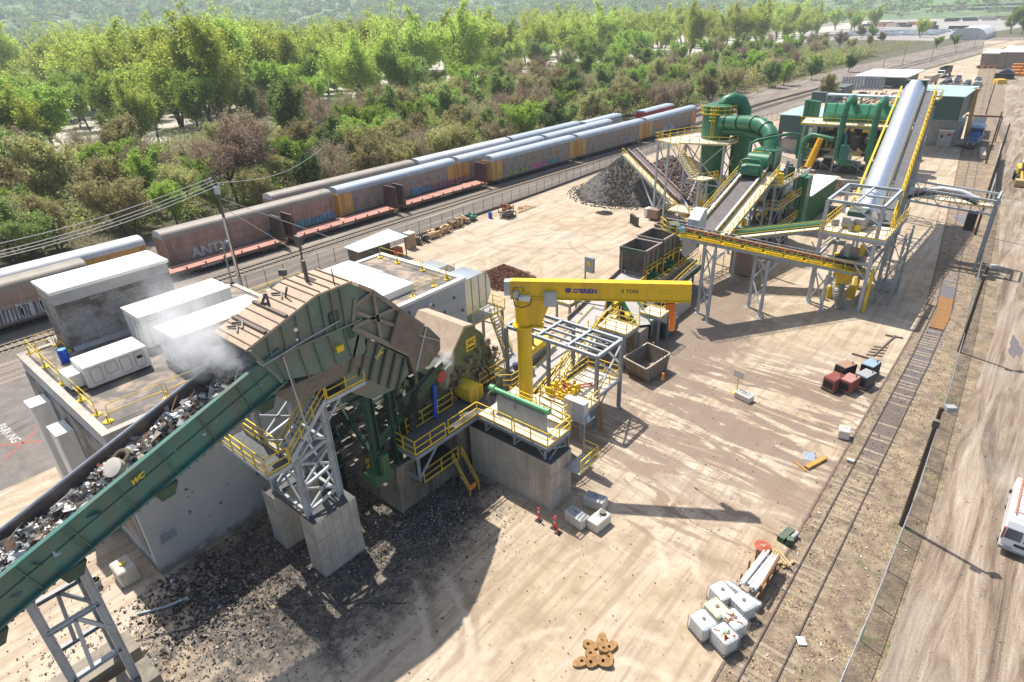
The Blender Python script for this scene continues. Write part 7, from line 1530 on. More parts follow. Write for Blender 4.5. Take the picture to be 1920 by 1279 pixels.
tote0 = tote(); TB = [((1355, 1105), .35, 'white caged liquid tote at the left rear of the group of six by the siding'), ((1345, 1137), .4, 'yellowish caged liquid tote in the left row, second from the rear'), ((1395, 1125), .35, 'white caged liquid tote at the right rear, against the fallen pipe'), ((1320, 1160), .3, 'white caged liquid tote at the front left corner of the group, nearest the open yard'), ((1378, 1158), .38, 'white caged liquid tote in the right row with brown dirt beside its lid, middle one'), ((1360, 1185), .42, 'white caged liquid tote with a green lid and brown muck on top, nearest the camera')]
for i, (p, rz, lab) in enumerate(TB):
    q = G(*p, 1.15); o = tote0 if i == 0 else dup(tote0); o.location = (q.x, q.y, 0); o.rotation_euler = (0, 0, R(-30) + rz*.3); o['label'] = lab; o['group'] = 'caged liquid totes beside the siding'
    for c_ in o.children:
        if i == 1 and c_.name.startswith('bottle'): c_.data = c_.data.copy(); c_.data.materials[0] = M('tote_yellow', (.72, .68, .42), .4, var=.05)
        if i == 5 and c_.name.startswith('lid'): c_.data = c_.data.copy(); c_.data.materials[0] = M('mint_lid', (.2, .5, .35), .4)
    if i in (4, 5):
        mb = MB(); r2 = random.Random(i)
        for k in range(9): a = r2.uniform(-.4, .4); mb.cbox((a, r2.uniform(-.3, .3) - (0 if i == 5 else .2), 1.14), r2.uniform(.1, .35), r2.uniform(.05, .12), .03, r2.uniform(0, 3))
        mb.build('muck', RUST, o)
# pipes on a rack etc.
q0, q1 = Vector((-6.35, 27.0, .75)), Vector((-6.1, 30.0, .75)); t = thing('pipe_rack', 'rack of long white plastic pipes with a rusty side frame beside the totes', 'pipe rack', q0); mb = MB(); r2 = random.Random(2)
for i in range(26): dx = r2.uniform(-.48, .45); dz = r2.uniform(0, .35); mb.tube(q0 + Vector((dx, r2.uniform(-.2, .15), dz)), q1 + Vector((dx + r2.uniform(-.05, .05), r2.uniform(-.2, .2), dz)), .055, n=8)
mb.build('pipe', WHT, t, smooth=True); mb = MB()
for x in (-.55, .62):
    for y in (.3, 1.5, 2.7): mb.bar(q0 + Vector((x, y, -.75)), q0 + Vector((x, y, .5)), .1)
mb.bar(q0 + Vector((.62, .1, .45)), q0 + Vector((.62, 3, .45)), .12, .16)
for y in (.3, 2.7): mb.bar(q0 + Vector((-.55, y, -.1)), q0 + Vector((.62, y, -.1)), .1)
mb.build('frame', RUST, t)
t = thing('culvert_pipe', 'fallen grey corrugated steel pipe lying behind the white totes', 'pipe', (-6.4, 27.1, .3)); MB().path([(-7.5, 27.0, .28), (-5.45, 26.6, .28)], .27, 18).build('shell', GALV, t, smooth=True)
t = thing('hose_reel', 'coiled red brown hose lying on pale timber by the pipe rack', 'hose', (-6.9, 31.0, .3)); mb = MB()
for k in range(4): mb.path([(-6.95 + (.2 + .09*k)*math.cos(a), 31.0 + (.2 + .09*k)*math.sin(a), .4 + .03*(3 - k)) for a in [i*math.pi/9 for i in range(19)]], .05, 6, False)
mb.build('hose_coil', M('hose_red', (.48, .13, .08), .6), t, smooth=True)
t = thing('timber_stack', 'low stack of pale timber bearers with a yellow strap near the coiled hose', 'timber stack', (-6.0, 30.8, 0)); mb = MB()
for k in range(6): mb.cbox((-6.2 + k*.12, 30.85 + k*.02, .1 + .1*(k % 2)), .11, 1.3, .14, .9)
for k in range(3): mb.cbox((-6.3 + k*.5, 30.6 + k*.1, 0), .15, 1.0, .14, -.4)
mb.build('bearer', LWOOD, t); MB().cbox((-6.5, 30.5, .34), .08, .9, .02, .6).build('strap', YEL, t)
t = thing('machine_part', 'small dark green steel roller frame lying behind the timber stack', 'machine part', (-6.0, 32.9, 0)); mb = MB(); mb.cbox((-6.2, 33.0, .05), .45, 1.3, .35, -.2); mb.cbox((-5.8, 32.5, .05), .4, .4, .5, .3); mb.build('frame', DGR, t); MB().cbox((-5.75, 33.2, .05), .2, .8, .3, -.2).build('roller', GST, t)
hk = thing('steel_link', 'x', 'steel link', (0, 0, 0), local=True); n = 20; vs = []; mb = MB()
for z in (0, .17):
    for rr in (1, .32):
        for i in range(n): a = 2*math.pi*i/n; e = .27 if rr == 1 else .09; vs.append((e*math.cos(a)*(2.0 if math.cos(a) > 0 and rr == 1 else 1) + (0 if rr == 1 else .02), e*math.sin(a)*(1 if rr == 1 else 1), z))
fs = []
for i in range(n):
    j = (i + 1) % n; fs += [(i, j, n + j, n + i), (2*n + i, 3*n + i, 3*n + j, 2*n + j), (i, 2*n + i, 2*n + j, j), (n + i, n + j, 3*n + j, 3*n + i)]
mb.add(vs, fs); mb.build('ring', M('rusty_orange', (.33, .185, .07), .85, var=.35, scale=4, dirt=(.13, .085, .05), da=.85), hk)
for i, (x, y, z, rz) in enumerate(((-11.75, 18.75, 0, .4), (-11.25, 19.35, 0, 2.0), (-10.75, 19.3, 0, 1.2), (-10.9, 18.95, .13, 2.6), (-11.35, 18.4, 0, 0), (-10.85, 18.35, 0, 3.6), (-11.05, 17.95, .08, 1.0), (-11.4, 17.75, 0, 4.2), (-10.5, 18.8, 0, 5.3), (-10.55, 18.4, .12, .3))):
    o = hk if i == 0 else dup(hk); o.location = (x, y, z + .01); o.rotation_euler = (R(4*math.sin(i*2.1) + (0 if z == 0 else 17)), R(5*math.cos(i*1.7)), rz); o['group'] = 'rusty orange eye links dumped on the yard'; o['label'] = 'rusty orange steel eye link in the small heap at the bottom of the yard'
# machines in the yard
def welder(label, x, y, rz, m_, m2):
    t = thing('welding_set', label, 'welding set', (x, y, 0), rotz=rz, group='portable machines standing in the open yard', local=True); MB().box(-.55, .55, -.8, .8, .25, 1.25).build('body', m_, t, bevel=.04); MB().box(-.6, .6, -.85, .85, .1, .25).build('skid', DST, t); MB().box(-.5, .5, -.75, .75, 1.25, 1.3).build('top', m2, t); MB().box(-.4, .4, -.83, -.8, .4, 1.0).build('grille', BLK, t)
    mb = MB(); mb.tube((.3, .4, 1.3), (.3, .4, 1.55), .05, n=6); mb.build('exhaust', DST, t); return t
RB = M('brick_red', (.24, .06, .045), .6, var=.12, dirt=(.4, .2, .14), da=.4)
welder('brick red welding set nearest the camera, with a pinkish top', -7.9, 53.6, -.25, RB, M('dusty_red_top', (.42, .20, .165), .7)); welder('small brick red welding set at the left of the group of machines', -9.0, 53.1, -.3, RB, RB)
welder('brown topped welding set with an open black side, behind the red ones', -8.8, 55.9, -.4, BLK, M('dusty_orange_top', (.36, .21, .13), .7)); welder('dark grey compressor beside the red welding sets', -7.0, 55.2, -.3, M('charcoal', (.05, .055, .065), .5, var=.3), GST); welder('pale blue topped machine at the rear of the machine group', -7.1, 57.4, -.2, BLK, M('sky_blue_top', (.28, .38, .46), .5))
t = thing('pallet', 'thin wooden frame and pole lying on the slab behind the blue topped machine', 'timber', (-7.4, 63, 0)); mb = MB()
for k in range(4): mb.bar((-8.2 + k*.05, 61.3 + k*.7, .06), (-6.9, 61.8 + k*.7, .06), .1)
mb.bar((-9.3, 60.6, .1), (-6.8, 60.5, .1), .14); mb.bar((-7.6, 61.3, .1), (-6.9, 67, .12), .12); mb.bar((-7.7, 66.6, .1), (-6.2, 66.9, .1), .12); mb.build('timber', WOOD, t)
t = thing('sign_post', 'pair of white signs on a yellow based post standing in the open yard', 'sign', (-15.3, 47.4, 0)); mb = MB(); mb.bar((-15.3, 47.4, 0), (-15.3, 47.4, 2.3), .07); mb.cbox((-15.3, 47.3, 0), .5, .5, .12, .3); mb.bar((-15.8, 47.45, 2.3), (-14.85, 47.35, 2.3), .05); mb.build('post', YEL, t); mb = MB(); mb.cbox((-15.55, 47.36, 1.65), .42, .03, .6, -.1); mb.cbox((-15.08, 47.3, 1.65), .42, .03, .6, -.1); mb.build('sign_board', M('sign_grey_white', (.6, .6, .58), .5), t)
t = thing('steel_beam', 'orange brown steel channel and a flat plate lying at the slab edge', 'steel beam', (-7, 41, 0)); mb = MB(); mb.bar((-7.3, 40.6, .12), (-6.6, 42.6, .12), .35, .22); mb.bar((-8.2, 40.9, .05), (-7.2, 40.3, .05), .1); mb.build('channel', M('rusty_yellow', (.48, .26, .06), .8, var=.2), t); mb = MB(); mb.cbox((-7.6, 42.2, .01), .8, 1.1, .04, .3); mb.build('plate', GALV, t)
one(MB().tube((-5.3, 43.4, .14), (-4.8, 43.4, .14), .13, n=12), 'plastic_pail', WHT, 'small white pail lying beside the siding rail', 'pail', smooth=True)
one(MB().cbox((-3.0, 26.0, .02), .42, .5, .08, .6), 'sheet_scrap', M('blue_white', (.6, .68, .72), .5), 'crumpled pale blue sheet lying between siding and fence', 'litter')
# dumpster
t = thing('dumpster', 'open brown grey steel dumpster standing at the end of the plant below the crane hook', 'dumpster', (-23.4, 46, 0)); zt = 1.75
pts0 = [(-25.0, 44.4), (-22.25, 43.7), (-21.9, 47.6), (-24.6, 48.2)]; sh = Vector((-.1, -.3, 0)); B_ = [Vector((x, y, .1)) for x, y in ((-24.8, 44.9), (-22.3, 44.3), (-22.0, 47.4), (-24.5, 48.0))]; T_ = [Vector((x, y, zt)) for x, y in pts0]; B2 = [v.lerp((B_[0] + B_[2])/2, .05) + up*.05 for v in B_]; T2 = [v.lerp((T_[0] + T_[2])/2, .05) for v in T_]
mb = MB(); mb.add(B_ + T_, [(0, 3, 2, 1)] + [(i, (i + 1) % 4, 4 + (i + 1) % 4, 4 + i) for i in range(4)]); mb.add(B2 + T2, [(0, 1, 2, 3)] + [(4 + i, 4 + (i + 1) % 4, (i + 1) % 4, i) for i in range(4)]); mb.build('body', M('worn_dumpster', (.20, .165, .14), .75, var=.2, dirt=(.33, .27, .21), da=.5), t)
mb = MB(); 
for i in range(4): mb.bar(T_[i], T_[(i + 1) % 4], .12, .12)
mb.build('rim', M('dusty_rim', (.48, .41, .33), .8), t); mb = MB()
for i, k in ((0, 4), (1, 6)):
    for j in range(1, k): f = j/k; mb.bar(B_[i].lerp(B_[i + 1], f), T_[i].lerp(T_[i + 1], f), .09)
mb.build('rib', GRIME, t)
t = thing('generator', 'small blue and black generator set beside the low concrete wall', 'generator', (-25.3, 54.4, 0)); MB().box(-25.9, -25.3, 52.6, 55.6, .2, 1.7).build('radiator', BLK, t); MB().box(-25.3, -24.9, 52.8, 55.4, .3, 1.7).build('side_cover', M('bright_blue', (.03, .09, .14), .5, var=.1), t)
# small yard lots left: portable toilet, canopies, crates
t = thing('lean_to', 'low lean-to with pale metal roof beside the yard fence', 'shelter', (-69.5, 50, 0)); MB().add([(-71.6, 47.6, 2.3), (-68.0, 47.4, 2.3), (-66.2, 54.8, 2.9), (-71.4, 55.4, 2.9), (-71.6, 47.6, 2.36), (-68.0, 47.4, 2.36), (-66.2, 54.8, 2.96), (-71.4, 55.4, 2.96)], [(3, 2, 1, 0), (4, 5, 6, 7), (0, 1, 5, 4), (1, 2, 6, 5), (2, 3, 7, 6), (3, 0, 4, 7)]).build('roof', GALV, t); MB().box(-71.2, -68.2, 47.9, 53, 0, 2.2).build('wall', DST, t); mb = MB(); mb.bar((-66.5, 54.4, 0), (-66.5, 54.4, 2.9), .12); mb.bar((-68.2, 48, 0), (-68.2, 48, 2.3), .12); mb.build('post', DST, t)
MB().box(-68.1, -66.9, 53, 54.6, .2, 1.4).build('red_compressor', RED, t) if False else one(MB().box(-68.1, -66.9, 52.6, 54.2, .2, 1.4), 'compressor', RED, 'small red compressor under the edge of the lean-to roof', 'compressor', bevel=.08)
t = thing('portable_toilet', 'tan portable toilet cabin with a pale roof at the yard fence', 'portable toilet', (-68.8, 57.2, 0)); MB().box(-69.4, -68.2, 56.6, 57.8, 0, 2.2).build('cabin', M('toilet_tan', (.40, .28, .18), .6), t); MB().box(-69.45, -68.15, 56.55, 57.85, 2.2, 2.4).build('roof', M('toilet_roof', (.7, .68, .62), .6), t); MB().box(-68.19, -68.17, 56.8, 57.6, .1, 2.0).build('door', M('toilet_door', (.34, .23, .14), .6), t)
crg = random.Random(31)
for i, (x, y, nm, m_, lab) in enumerate(((-69.3, 59.7, 'machine_part', DST, 'dark machine part on a skid, right of the portable toilet'), (-69.6, 62.5, 'timber_crate', LWOOD, 'wooden crate of orange brown castings, first in the row by the fence'), (-69.8, 65, 'timber_crate', LWOOD, 'wooden crate of rusty parts, second in the row by the fence'), (-70.2, 67.8, 'pallet_load', M('brown_load', (.30, .19, .10), .8), 'brown pallet load in the middle of the row by the fence'), (-70.6, 70.2, 'pallet_load', LWOOD, 'tall pale pallet load in the row by the fence'), (-70.9, 72.2, 'pump_skid', M('pump_green', (.08, .20, .16), .6), 'green pump skid near the right end of the row by the fence'), (-69.0, 75.2, 'blue_drum', BLUE, 'blue drum standing alone at the end of the row by the fence'), (-69.2, 79.5, 'rusty_frame', RUST, 'red brown rusty frames stacked near the fence'), (-68.0, 82.5, 'timber_scraps', LWOOD, 'flat scatter of timber offcuts beyond the rusty frames'), (-66.6, 77, 'steel_trestle', DST, 'pair of dark folding trestles on the yard near the rusty frames'))):
    t = thing(nm, lab, nm.replace('_', ' '), (x, y, 0), local=True); mb = MB()
    if nm == 'blue_drum': mb.tube((0, 0, 0), (0, 0, 1.0), .33, n=14)
    elif nm == 'timber_scraps':
        for k in range(14): a = crg.uniform(0, 3); mb.bar((crg.uniform(-1.2, 1.2), crg.uniform(-2.5, 2.5), .05), (crg.uniform(-1.2, 1.2), crg.uniform(-2.5, 2.5), .1), .14)
    else:
        for k in range(16): mb.cbox((crg.uniform(-.7, .7), crg.uniform(-1, 1), crg.uniform(.1, .6)), crg.uniform(.1, .7), crg.uniform(.1, .7), crg.uniform(.2, .9), crg.uniform(0, 3))
        if nm in ('timber_crate', 'rusty_frame', 'steel_trestle'):
            for sx in (-.8, .8):
                for sy_ in (-1.1, 0, 1.1): mb.bar((sx, sy_, 0), (sx, sy_, 1.1), .1)
                mb.bar((sx, -1.1, 1.0), (sx, 1.1, 1.0), .1)
    mb.build('load', m_, t)
    if nm not in ('blue_drum', 'timber_scraps'): MB().box(-.85, .85, -1.15, 1.15, 0, .12).build('skid', WOOD, t)
t = thing('steel_bin', 'brown open steel tray and white box at the foot of the stacker conveyor', 'bin', (-46.2, 89, 0)); MB().box(-47.0, -45.2, 88.5, 90.8, .4, 1.8).build('tray', M('tan_tray', (.30, .21, .15), .8), t); MB().box(-48.1, -47.1, 89.5, 90.8, .2, 1.5).build('white_box', WHT, t)
for i, (x, y) in enumerate(((-48.3, 85.8), (-47.7, 85.4), (-47.1, 84.9), (-46.5, 84.6))):
    t = thing('steel_stand', 'dark upright steel stand in the short row in front of the brown tray', 'steel stand', (x, y, 0), group='row of dark steel stands by the grey pile', local=True); MB().box(-.08, .08, -.3, .3, 0, 1.5).build('plate', DST, t); MB().box(-.3, .3, -.35, .35, 0, .06).build('foot', DST, t)
t = thing('concrete_sections', 'heap of pale grey concrete sections at the right foot of the tall shred pile', 'concrete sections', (-45, 96, 0)); mb = MB()
for i, (x, y, z, l, a, tl) in enumerate(((-47.3, 94.5, .3, 2.2, .5, .3), (-46.3, 96, .9, 2.4, .8, .4), (-44.8, 96.5, .4, 4.0, .4, 0), (-42.6, 98.2, .4, 4.2, .4, 0), (-45.5, 94.8, .1, 2.0, 1.4, .5))): mb.bar((x - l/2*math.cos(a), y - l/2*math.sin(a), z), (x + l/2*math.cos(a), y + l/2*math.sin(a), z + tl), 1.0, .8)
mb.build('section', LST, t, bevel=.08)

# ------------------------------------------------------------------ building 2
t = thing('motor_building', 'grey panelled motor building with dark roof and two large white roof slabs, behind the shredder', 'building', (-41, 30, 0)); GP = M('blue_grey_wall', (.40, .43, .47), .7, var=.06, dirt=(.25, .24, .23), da=.4, dscale=.4)
MB().box(-46.6, -35.6, 23, 35.1, 0, 10.1).build('wall', GP, t); MB().box(-46.3, -35.9, 23.3, 34.8, 10.1, 10.14).build('roof', ROOF, t); mb = MB()
for q in ((-46.7, -35.5, 34.75, 35.2), (-46.7, -46.3, 23, 34.75), (-35.95, -35.5, 23, 34.75)): mb.box(*q, 10.05, 10.3)
mb.build('parapet_cap', WHT, t); mb = MB(); mb.box(-46.4, -41.6, 27.2, 31.2, 10.14, 10.75); mb.box(-41.4, -37.4, 26.9, 31.0, 10.14, 10.75); mb.build('white_slab', WROOF, t); mb = MB(); mb.box(-35.6, -35.56, 29.6, 33, 0, 6.0); mb.build('doorway', M('dark_opening', (.10, .11, .12), .8), t)
mb = MB()
for z in (6.2, 7.5, 8.8): mb.box(-35.6, -35.585, 24, 35, z, z + .03)
mb.bar((-35.5, 29.5, 6.1), (-35.5, 34.4, 6.1), .15); mb.bar((-35.5, 34.4, 0), (-35.5, 34.4, 6.1), .12); mb.build('panel_joint', GST, t); mb = MB()
for y, z in ((28.6, 9.3), (29.9, 8.2), (31.2, 9.0), (32.4, 7.9), (33.6, 8.8), (34.5, 7.3), (27.2, 7.6), (31.8, 6.7)): mb.box(-35.57, -35.45, y, y + .1, z, z + .25)
mb.build('clamp', DST, t); mb = MB(); mb.box(-35.57, -35.3, 30.6, 30.95, 9.3, 9.5); mb.build('floodlight', WHT, t)
roof_rail('yellow guardrail along the rear edge of the dark roof behind the shredder', [(-45.9, 34.3), (-43.4, 34.3), (-40.0, 34.3), (-36.7, 34.2)], 10.14); roof_rail('yellow guardrail along the near edge of the dark roof behind the shredder', [(-36.7, 34.1), (-36.5, 32.4), (-36.3, 29.8)], 10.14)
for lab, p in (('curved silver ventilation duct at the right end of the grey motor building', ((-37.5, 35.3), (-37.6, 39.0))), ('curved silver ventilation duct behind the other one at the rear of the motor building', ((-41.5, 35.3), (-41.6, 38.6)))):
    t = thing('ventilation_duct', lab, 'air duct', (p[0][0], p[0][1], 0)); pr = [(p[0][1] - .2, 9.6), (p[1][1] - .8, 9.6), (p[1][1] - .2, 9.2), (p[1][1] + .1, 8.4), (p[1][1] + .1, 7.4), (p[1][1] - .6, 6.2), (p[0][1] - .2, 6.2)]; MB().yz(pr, p[0][0] - 1.3, p[0][0] + 1.2).build('casing', GALV, t, smooth=True); mb = MB()
    for k in range(4): y = p[0][1] + .3 + k*.95; mb.box(p[0][0] + 1.2, p[0][0] + 1.24, y, y + .06, 6.3, 9.5)
    mb.build('seam', GST, t)
t = thing('rear_walkway', 'small railed platform with long yellow stair beside the silver ducts', 'walkway', (-37, 39, 0)); dk = MB(1); rl = MB(1); st = MB(); dk.box(-38.8, -35.8, 36, 40.4, 5.2, 5.3); rail(rl, [(-35.8, 36, 5.3), (-35.8, 40.4, 5.3), (-38.8, 40.4, 5.3)]); stairs(st, rl, (-33.0, 37.5, 2.4), (-35.8, 38.8, 5.2), 1, (0, 1, 0)); dk.box(-33.2, -31.7, 35.6, 38.4, 2.2, 2.3); rail(rl, [(-31.8, 31.5, 2.3), (-31.8, 35.5, 2.3)]); rail(rl, [(-31.0, 30.8, 3.2), (-28.5, 32.6, 3.2), (-28.5, 34.8, 3.2)])
for x, y in ((-36, 40.2), (-38.6, 40.2), (-36, 36.2)): st.hbeam((x, y, 0), (x, y, 5.1), .22, .22)
st.bar((-36, 40.2, 3.4), (-36, 37.5, 5.1), .12); dk.build('deck', GST, t); rl.build('guardrail', YEL, t); st.build('frame', GST, t)
t = thing('cooling_platform', 'yellow railed platform with two round cooling fans left of the dusty hood roof', 'cooling unit', (-51, 25, 0)); dk = MB(1); rl = MB(1); dk.box(-54.5, -48.6, 22.3, 30.5, 6.8, 6.9); rail(rl, [(-54.5, 22.3, 6.9), (-48.6, 22.3, 6.9)]); rail(rl, [(-54.5, 22.3, 6.9), (-54.5, 30.5, 6.9), (-50, 30.5, 6.9)]); rail(rl, [(-52.4, 22.3, 6.9), (-52.4, 26, 6.9), (-49, 26, 6.9)])
for x, y in ((-54.3, 22.5), (-48.8, 22.5), (-54.3, 30.3)): dk.hbeam((x, y, 0), (x, y, 6.8), .25, .25)
dk.build('deck', LST, t); rl.build('guardrail', YEL, t); mb = MB()
for y in (27.0, 29.2): mb.box(-53.0, -50.6, y - 1.05, y + 1.05, 6.9, 8.0)
mb.build('housing', LST, t)
for y in (27.0, 29.2): MB().path([(-51.8, y, 8.0), (-51.8, y, 8.45)], 1.0, 24, False).build('fan_ring', GALV, t, smooth=True); MB().path([(-51.8, y, 8.1), (-51.8, y, 8.15)], .96, 20).build('fan', DST, t)
t = thing('ribbed_cover', 'ribbed white metal sheet roof beside the round cooling fans', 'roof panel', (-52, 33, 0)); mb = MB()
for k in range(8): mb.box(-54 + k*.55, -53.65 + k*.55, 30.6, 34.2, 7.0, 7.15)
mb.build('rib', WHT, t); MB().box(-54.2, -49.6, 30.6, 34.2, 0, 7.0).build('base', GP, t)
t = thing('floodlight_mast', 'dark square floodlight on a thin mast beside the cooling fans', 'floodlight', (-50.0, 26.5, 7)); mb = MB(); mb.bar((-50, 26.5, 6.9), (-50, 26.5, 10.2), .08); mb.cbox((-50, 26.5, 10.0), .7, .3, .55, .6); mb.build('lamp', DST, t)

# ------------------------------------------------------------------ van and loader
t = thing('van', 'white van with an orange ladder on its roof rack, driving on the gravel road', 'van', (5.15, 42.6, 0), rotz=R(-1), local=True); h = 2.75; Lh = 2.95; W = 1.0
body = [(-Lh, .45), (-Lh, 1.1), (-Lh + .15, 1.9), (-Lh + .35, 2.35), (Lh - .75, 2.4), (Lh - .25, 1.35), (Lh, 1.0), (Lh, .45)]
MB().yz(body, -W, W).build('body', M('van_white', (.78, .79, .80), .3, var=.03), t, bevel=.09); MB().yz([(-Lh + .5, 2.36), (-Lh + .55, 2.46), (Lh - .95, 2.46), (Lh - .85, 2.36)], -W + .12, W - .12).build('roof', M('van_white', (.78, .79, .80), .3), t)
for a in (-1, 1): MB().add([(a*.07, -Lh - .005 + .0, 1.2), (a*.88, -Lh - .005, 1.2), (a*.82, -Lh + .13, 1.85), (a*.07, -Lh + .13, 1.85)], [(0, 1, 2, 3) if a > 0 else (3, 2, 1, 0)]).build('rear_window', M('tinted_glass', (.10, .12, .15), .1), t)
MB().box(-.95, .95, -Lh - .12, -Lh + .02, .45, .65).build('bumper', GST, t); MB().box(-.3, .3, -Lh - .02, -Lh + .0, .8, 1.0).build('number_plate', M('dark_plate', (.03, .03, .04), .4), t)
for a in (-1, 1): MB().box(a*.97 - .04, a*.97 + .04, -Lh - .01, -Lh + .15, 1.1, 1.9).build('tail_light', RED, t); MB().add([(a*1.003, -.2, 1.35), (a*1.003, 1.6, 1.35), (a*.97, 1.4, 1.95), (a*.97, -.2, 1.95)], [(0, 1, 2, 3)]).build('side_window', GLASS, t)
MB().add([(-.85, Lh - .74, 2.3), (.85, Lh - .74, 2.3), (.9, Lh - .24, 1.42), (-.9, Lh - .24, 1.42)], [(0, 1, 2, 3)]).build('windscreen', GLASS, t)
mb = MB()
for y in (-1.9, 0, 1.6): mb.bar((-.85, y, 2.58), (.85, y, 2.58), .05); mb.bar((-.85, y, 2.4), (-.85, y, 2.58), .05); mb.bar((.85, y, 2.4), (.85, y, 2.58), .05)
mb.build('roof_rack', GALV, t); mb = MB(); mb.bar((-.75, -2.2, 2.65), (-.75, 2.0, 2.65), .07); mb.bar((-.33, -2.2, 2.65), (-.33, 2.0, 2.65), .07)
for k in range(13): mb.bar((-.75, -2.1 + k*.33, 2.65), (-.33, -2.1 + k*.33, 2.65), .035)
mb.build('ladder', M('ladder_orange', (.72, .22, .12), .5), t); MB().box(.1, .5, -2.0, 1.9, 2.6, 2.7).build('storage_tube', LST, t)
for a in (-1, 1):
    MB().box(a*1.05 - .08, a*1.05 + .08, 1.75, 1.9, 1.25, 1.55).build('mirror', DST, t)
    for y in (-1.75, 1.85): wl_ = MB().tube((a*.78, y, .36), (a*1.01, y, .36), .36, n=20).build('wheel', BLK, t, smooth=True); MB().tube((a*1.0, y, .36), (a*1.02, y, .36), .2, n=14).build('hub_cap', LST, wl_)
t = thing('wheel_loader', 'yellow wheel loader with a wide bucket at the right edge of the picture', 'loader', (-2.3, 145.5, 0), rotz=R(8), local=True); LY = M('loader_yellow', (.72, .46, .06), .5, var=.1)
MB().box(-1.2, 1.2, .5, 4.6, 1.2, 2.5).build('engine_hood', LY, t, bevel=.15); MB().box(-.85, .85, -.8, .8, 2.0, 3.6).build('cab', M('cab_glass', (.10, .12, .13), .2), t); MB().box(-1.0, 1.0, -.95, .95, 3.6, 3.8).build('cab_roof', M('cab_white', (.75, .75, .72), .5), t); MB().prism([(-1.6, -4.3, .1), (1.6, -4.3, .1), (1.6, -3.0, .2), (-1.6, -3.0, .2)], (0, 0, 1.1)).build('bucket', M('bucket_tan', (.45, .32, .15), .6), t); mb = MB(); mb.bar((-.7, -3.1, .7), (-.7, -.6, 2.1), .3, .35); mb.bar((.7, -3.1, .7), (.7, -.6, 2.1), .3, .35); mb.build('lift_arm', LY, t)
for a in (-1, 1):
    for y in (-1.6, 2.4): MB().tube((a*.9, y, .8), (a*1.45, y, .8), .8, n=20).build('wheel', BLK, t, smooth=True)
# ------------------------------------------------------------------ debris
dm = [M('fluff_dark', (.045, .04, .035), .8, var=.4), M('fluff_grey', (.16, .15, .14), .6, var=.4), M('fluff_tan', (.36, .29, .21), .8, var=.3), M('fluff_white', (.6, .6, .6), .5)]
mbs = [MB() for _ in dm]; r3 = random.Random(8)
def dpt(n_, cx_, cy_, sx_, sy_, w_, smin, smax, keep=lambda x, y: True):
    for i in range(n_):
        x, y = r3.gauss(cx_, sx_), r3.gauss(cy_, sy_)
        if not keep(x, y): continue
        junk(mbs[r3.choices(range(4), w_)[0]], (x, y, .04), r3.uniform(smin, smax), r3)
ok_ = lambda x, y: x > -34.8 and not (-28.4 < x < -26.7 and 12.6 < y < 15.8)
dpt(17000, -29, 15, 3.6, 5.5, (7, 4, 1.0, .9), .03, .12, ok_); dpt(1600, -31.5, 7.5, 2.0, 2.0, (6, 3, 3, .3), .08, .3, ok_); dpt(4000, -25.5, 21, 2, 2.4, (5, 3, 1, 1.4), .03, .12); dpt(700, -29, 5, 4, 3, (2, 1, 5, 1), .06, .25, ok_); dpt(2600, -16, 34, 14, 20, (2, 1, 4, .6), .04, .12); dpt(900, -31, 2, 3.5, 2.5, (2, 2, 5, 1), .04, .16)
for i in range(3600): y = r3.uniform(16, 110); x = cx(y) + r3.uniform(-1.7, 3.2); junk(mbs[r3.choices(range(4), (1, 1, 6, .7))[0]], (x, y, .06), r3.uniform(.03, .13), r3)
allv = MB(); idx = []
for k, q in enumerate(mbs): n0 = len(allv.f); allv.add(q.v, q.f); idx += [k]*(len(allv.f) - n0)
o = allv.build('scattered_debris', dm); o.data.polygons.foreach_set('material_index', idx); o['kind'] = 'stuff'; tag(o, 'fine black and pale shred litter strewn under the plant and along the siding', 'debris')
mb = MB(); mb.path([(-33.2, 4.2, .1), (-32.4, 5.4, .12), (-32.0, 6.6, .1)], .08, 6); one(mb, 'bent_pipe', M('pale_blue_pipe', (.35, .42, .46), .5), 'pale blue bent pipe lying on the dark shred below the conveyor', 'pipe')
t = thing('manhole_line', 'x', 'x') if False else None
# ------------------------------------------------------------------ background yard right and far
t = thing('tan_warehouse', 'tan walled warehouse with a bright white roof at the upper right edge', 'building', (-25, 400, 0)); MB().box(-30, 6, 385, 430, 0, 7).build('wall', M('taupe_wall', (.25, .21, .185), .8, var=.06), t); MB().box(-38, -30, 400, 430, 0, 5.5).build('annex', M('taupe_wall', (.25, .21, .185), .8), t); MB().box(-30.6, 6.5, 384.5, 430.5, 7, 7.4).build('roof', WROOF, t); MB().box(-38.5, -30, 399.5, 430.5, 5.5, 5.9).build('annex_roof', WROOF, t)
t = thing('orange_stack', 'stacked rows of orange containers and skips in front of the tan warehouse', 'containers', (-16, 362, 0)); mb = MB()
for i in range(4):
    for j in range(6): mb.box(-23 + j*4.2, -19.2 + j*4.2, 352 + i*5, 355.5 + i*5, 0, 1.2 + i*.8)
mb.build('skip', M('skip_orange', (.62, .24, .03), .6, var=.15), t)
t = thing('small_shed', 'small dark blue grey gabled shed left of the orange skips', 'shed', (-22, 342, 0)); MB().xz([(-25, 0), (-25, 2.4), (-22.5, 3.8), (-20, 2.4), (-20, 0)], 340, 344).build('wall', M('slate_blue', (.09, .11, .15), .6), t); MB().box(-26, -19.5, 336.5, 339, 0, 2.2).build('annex', BLK, t)
one(MB().cbox((-22.5, 320, 0), 3.2, 4, 1.6, .5), 'yellow_machine', LY, 'small bright yellow machine on the open ground right of the siding', 'machine'); 
t = thing('scrap_wall', 'rusty wall of stacked scrap bales behind the tan warehouse', 'scrap pile', (-20, 470, 0)); mb = MB()
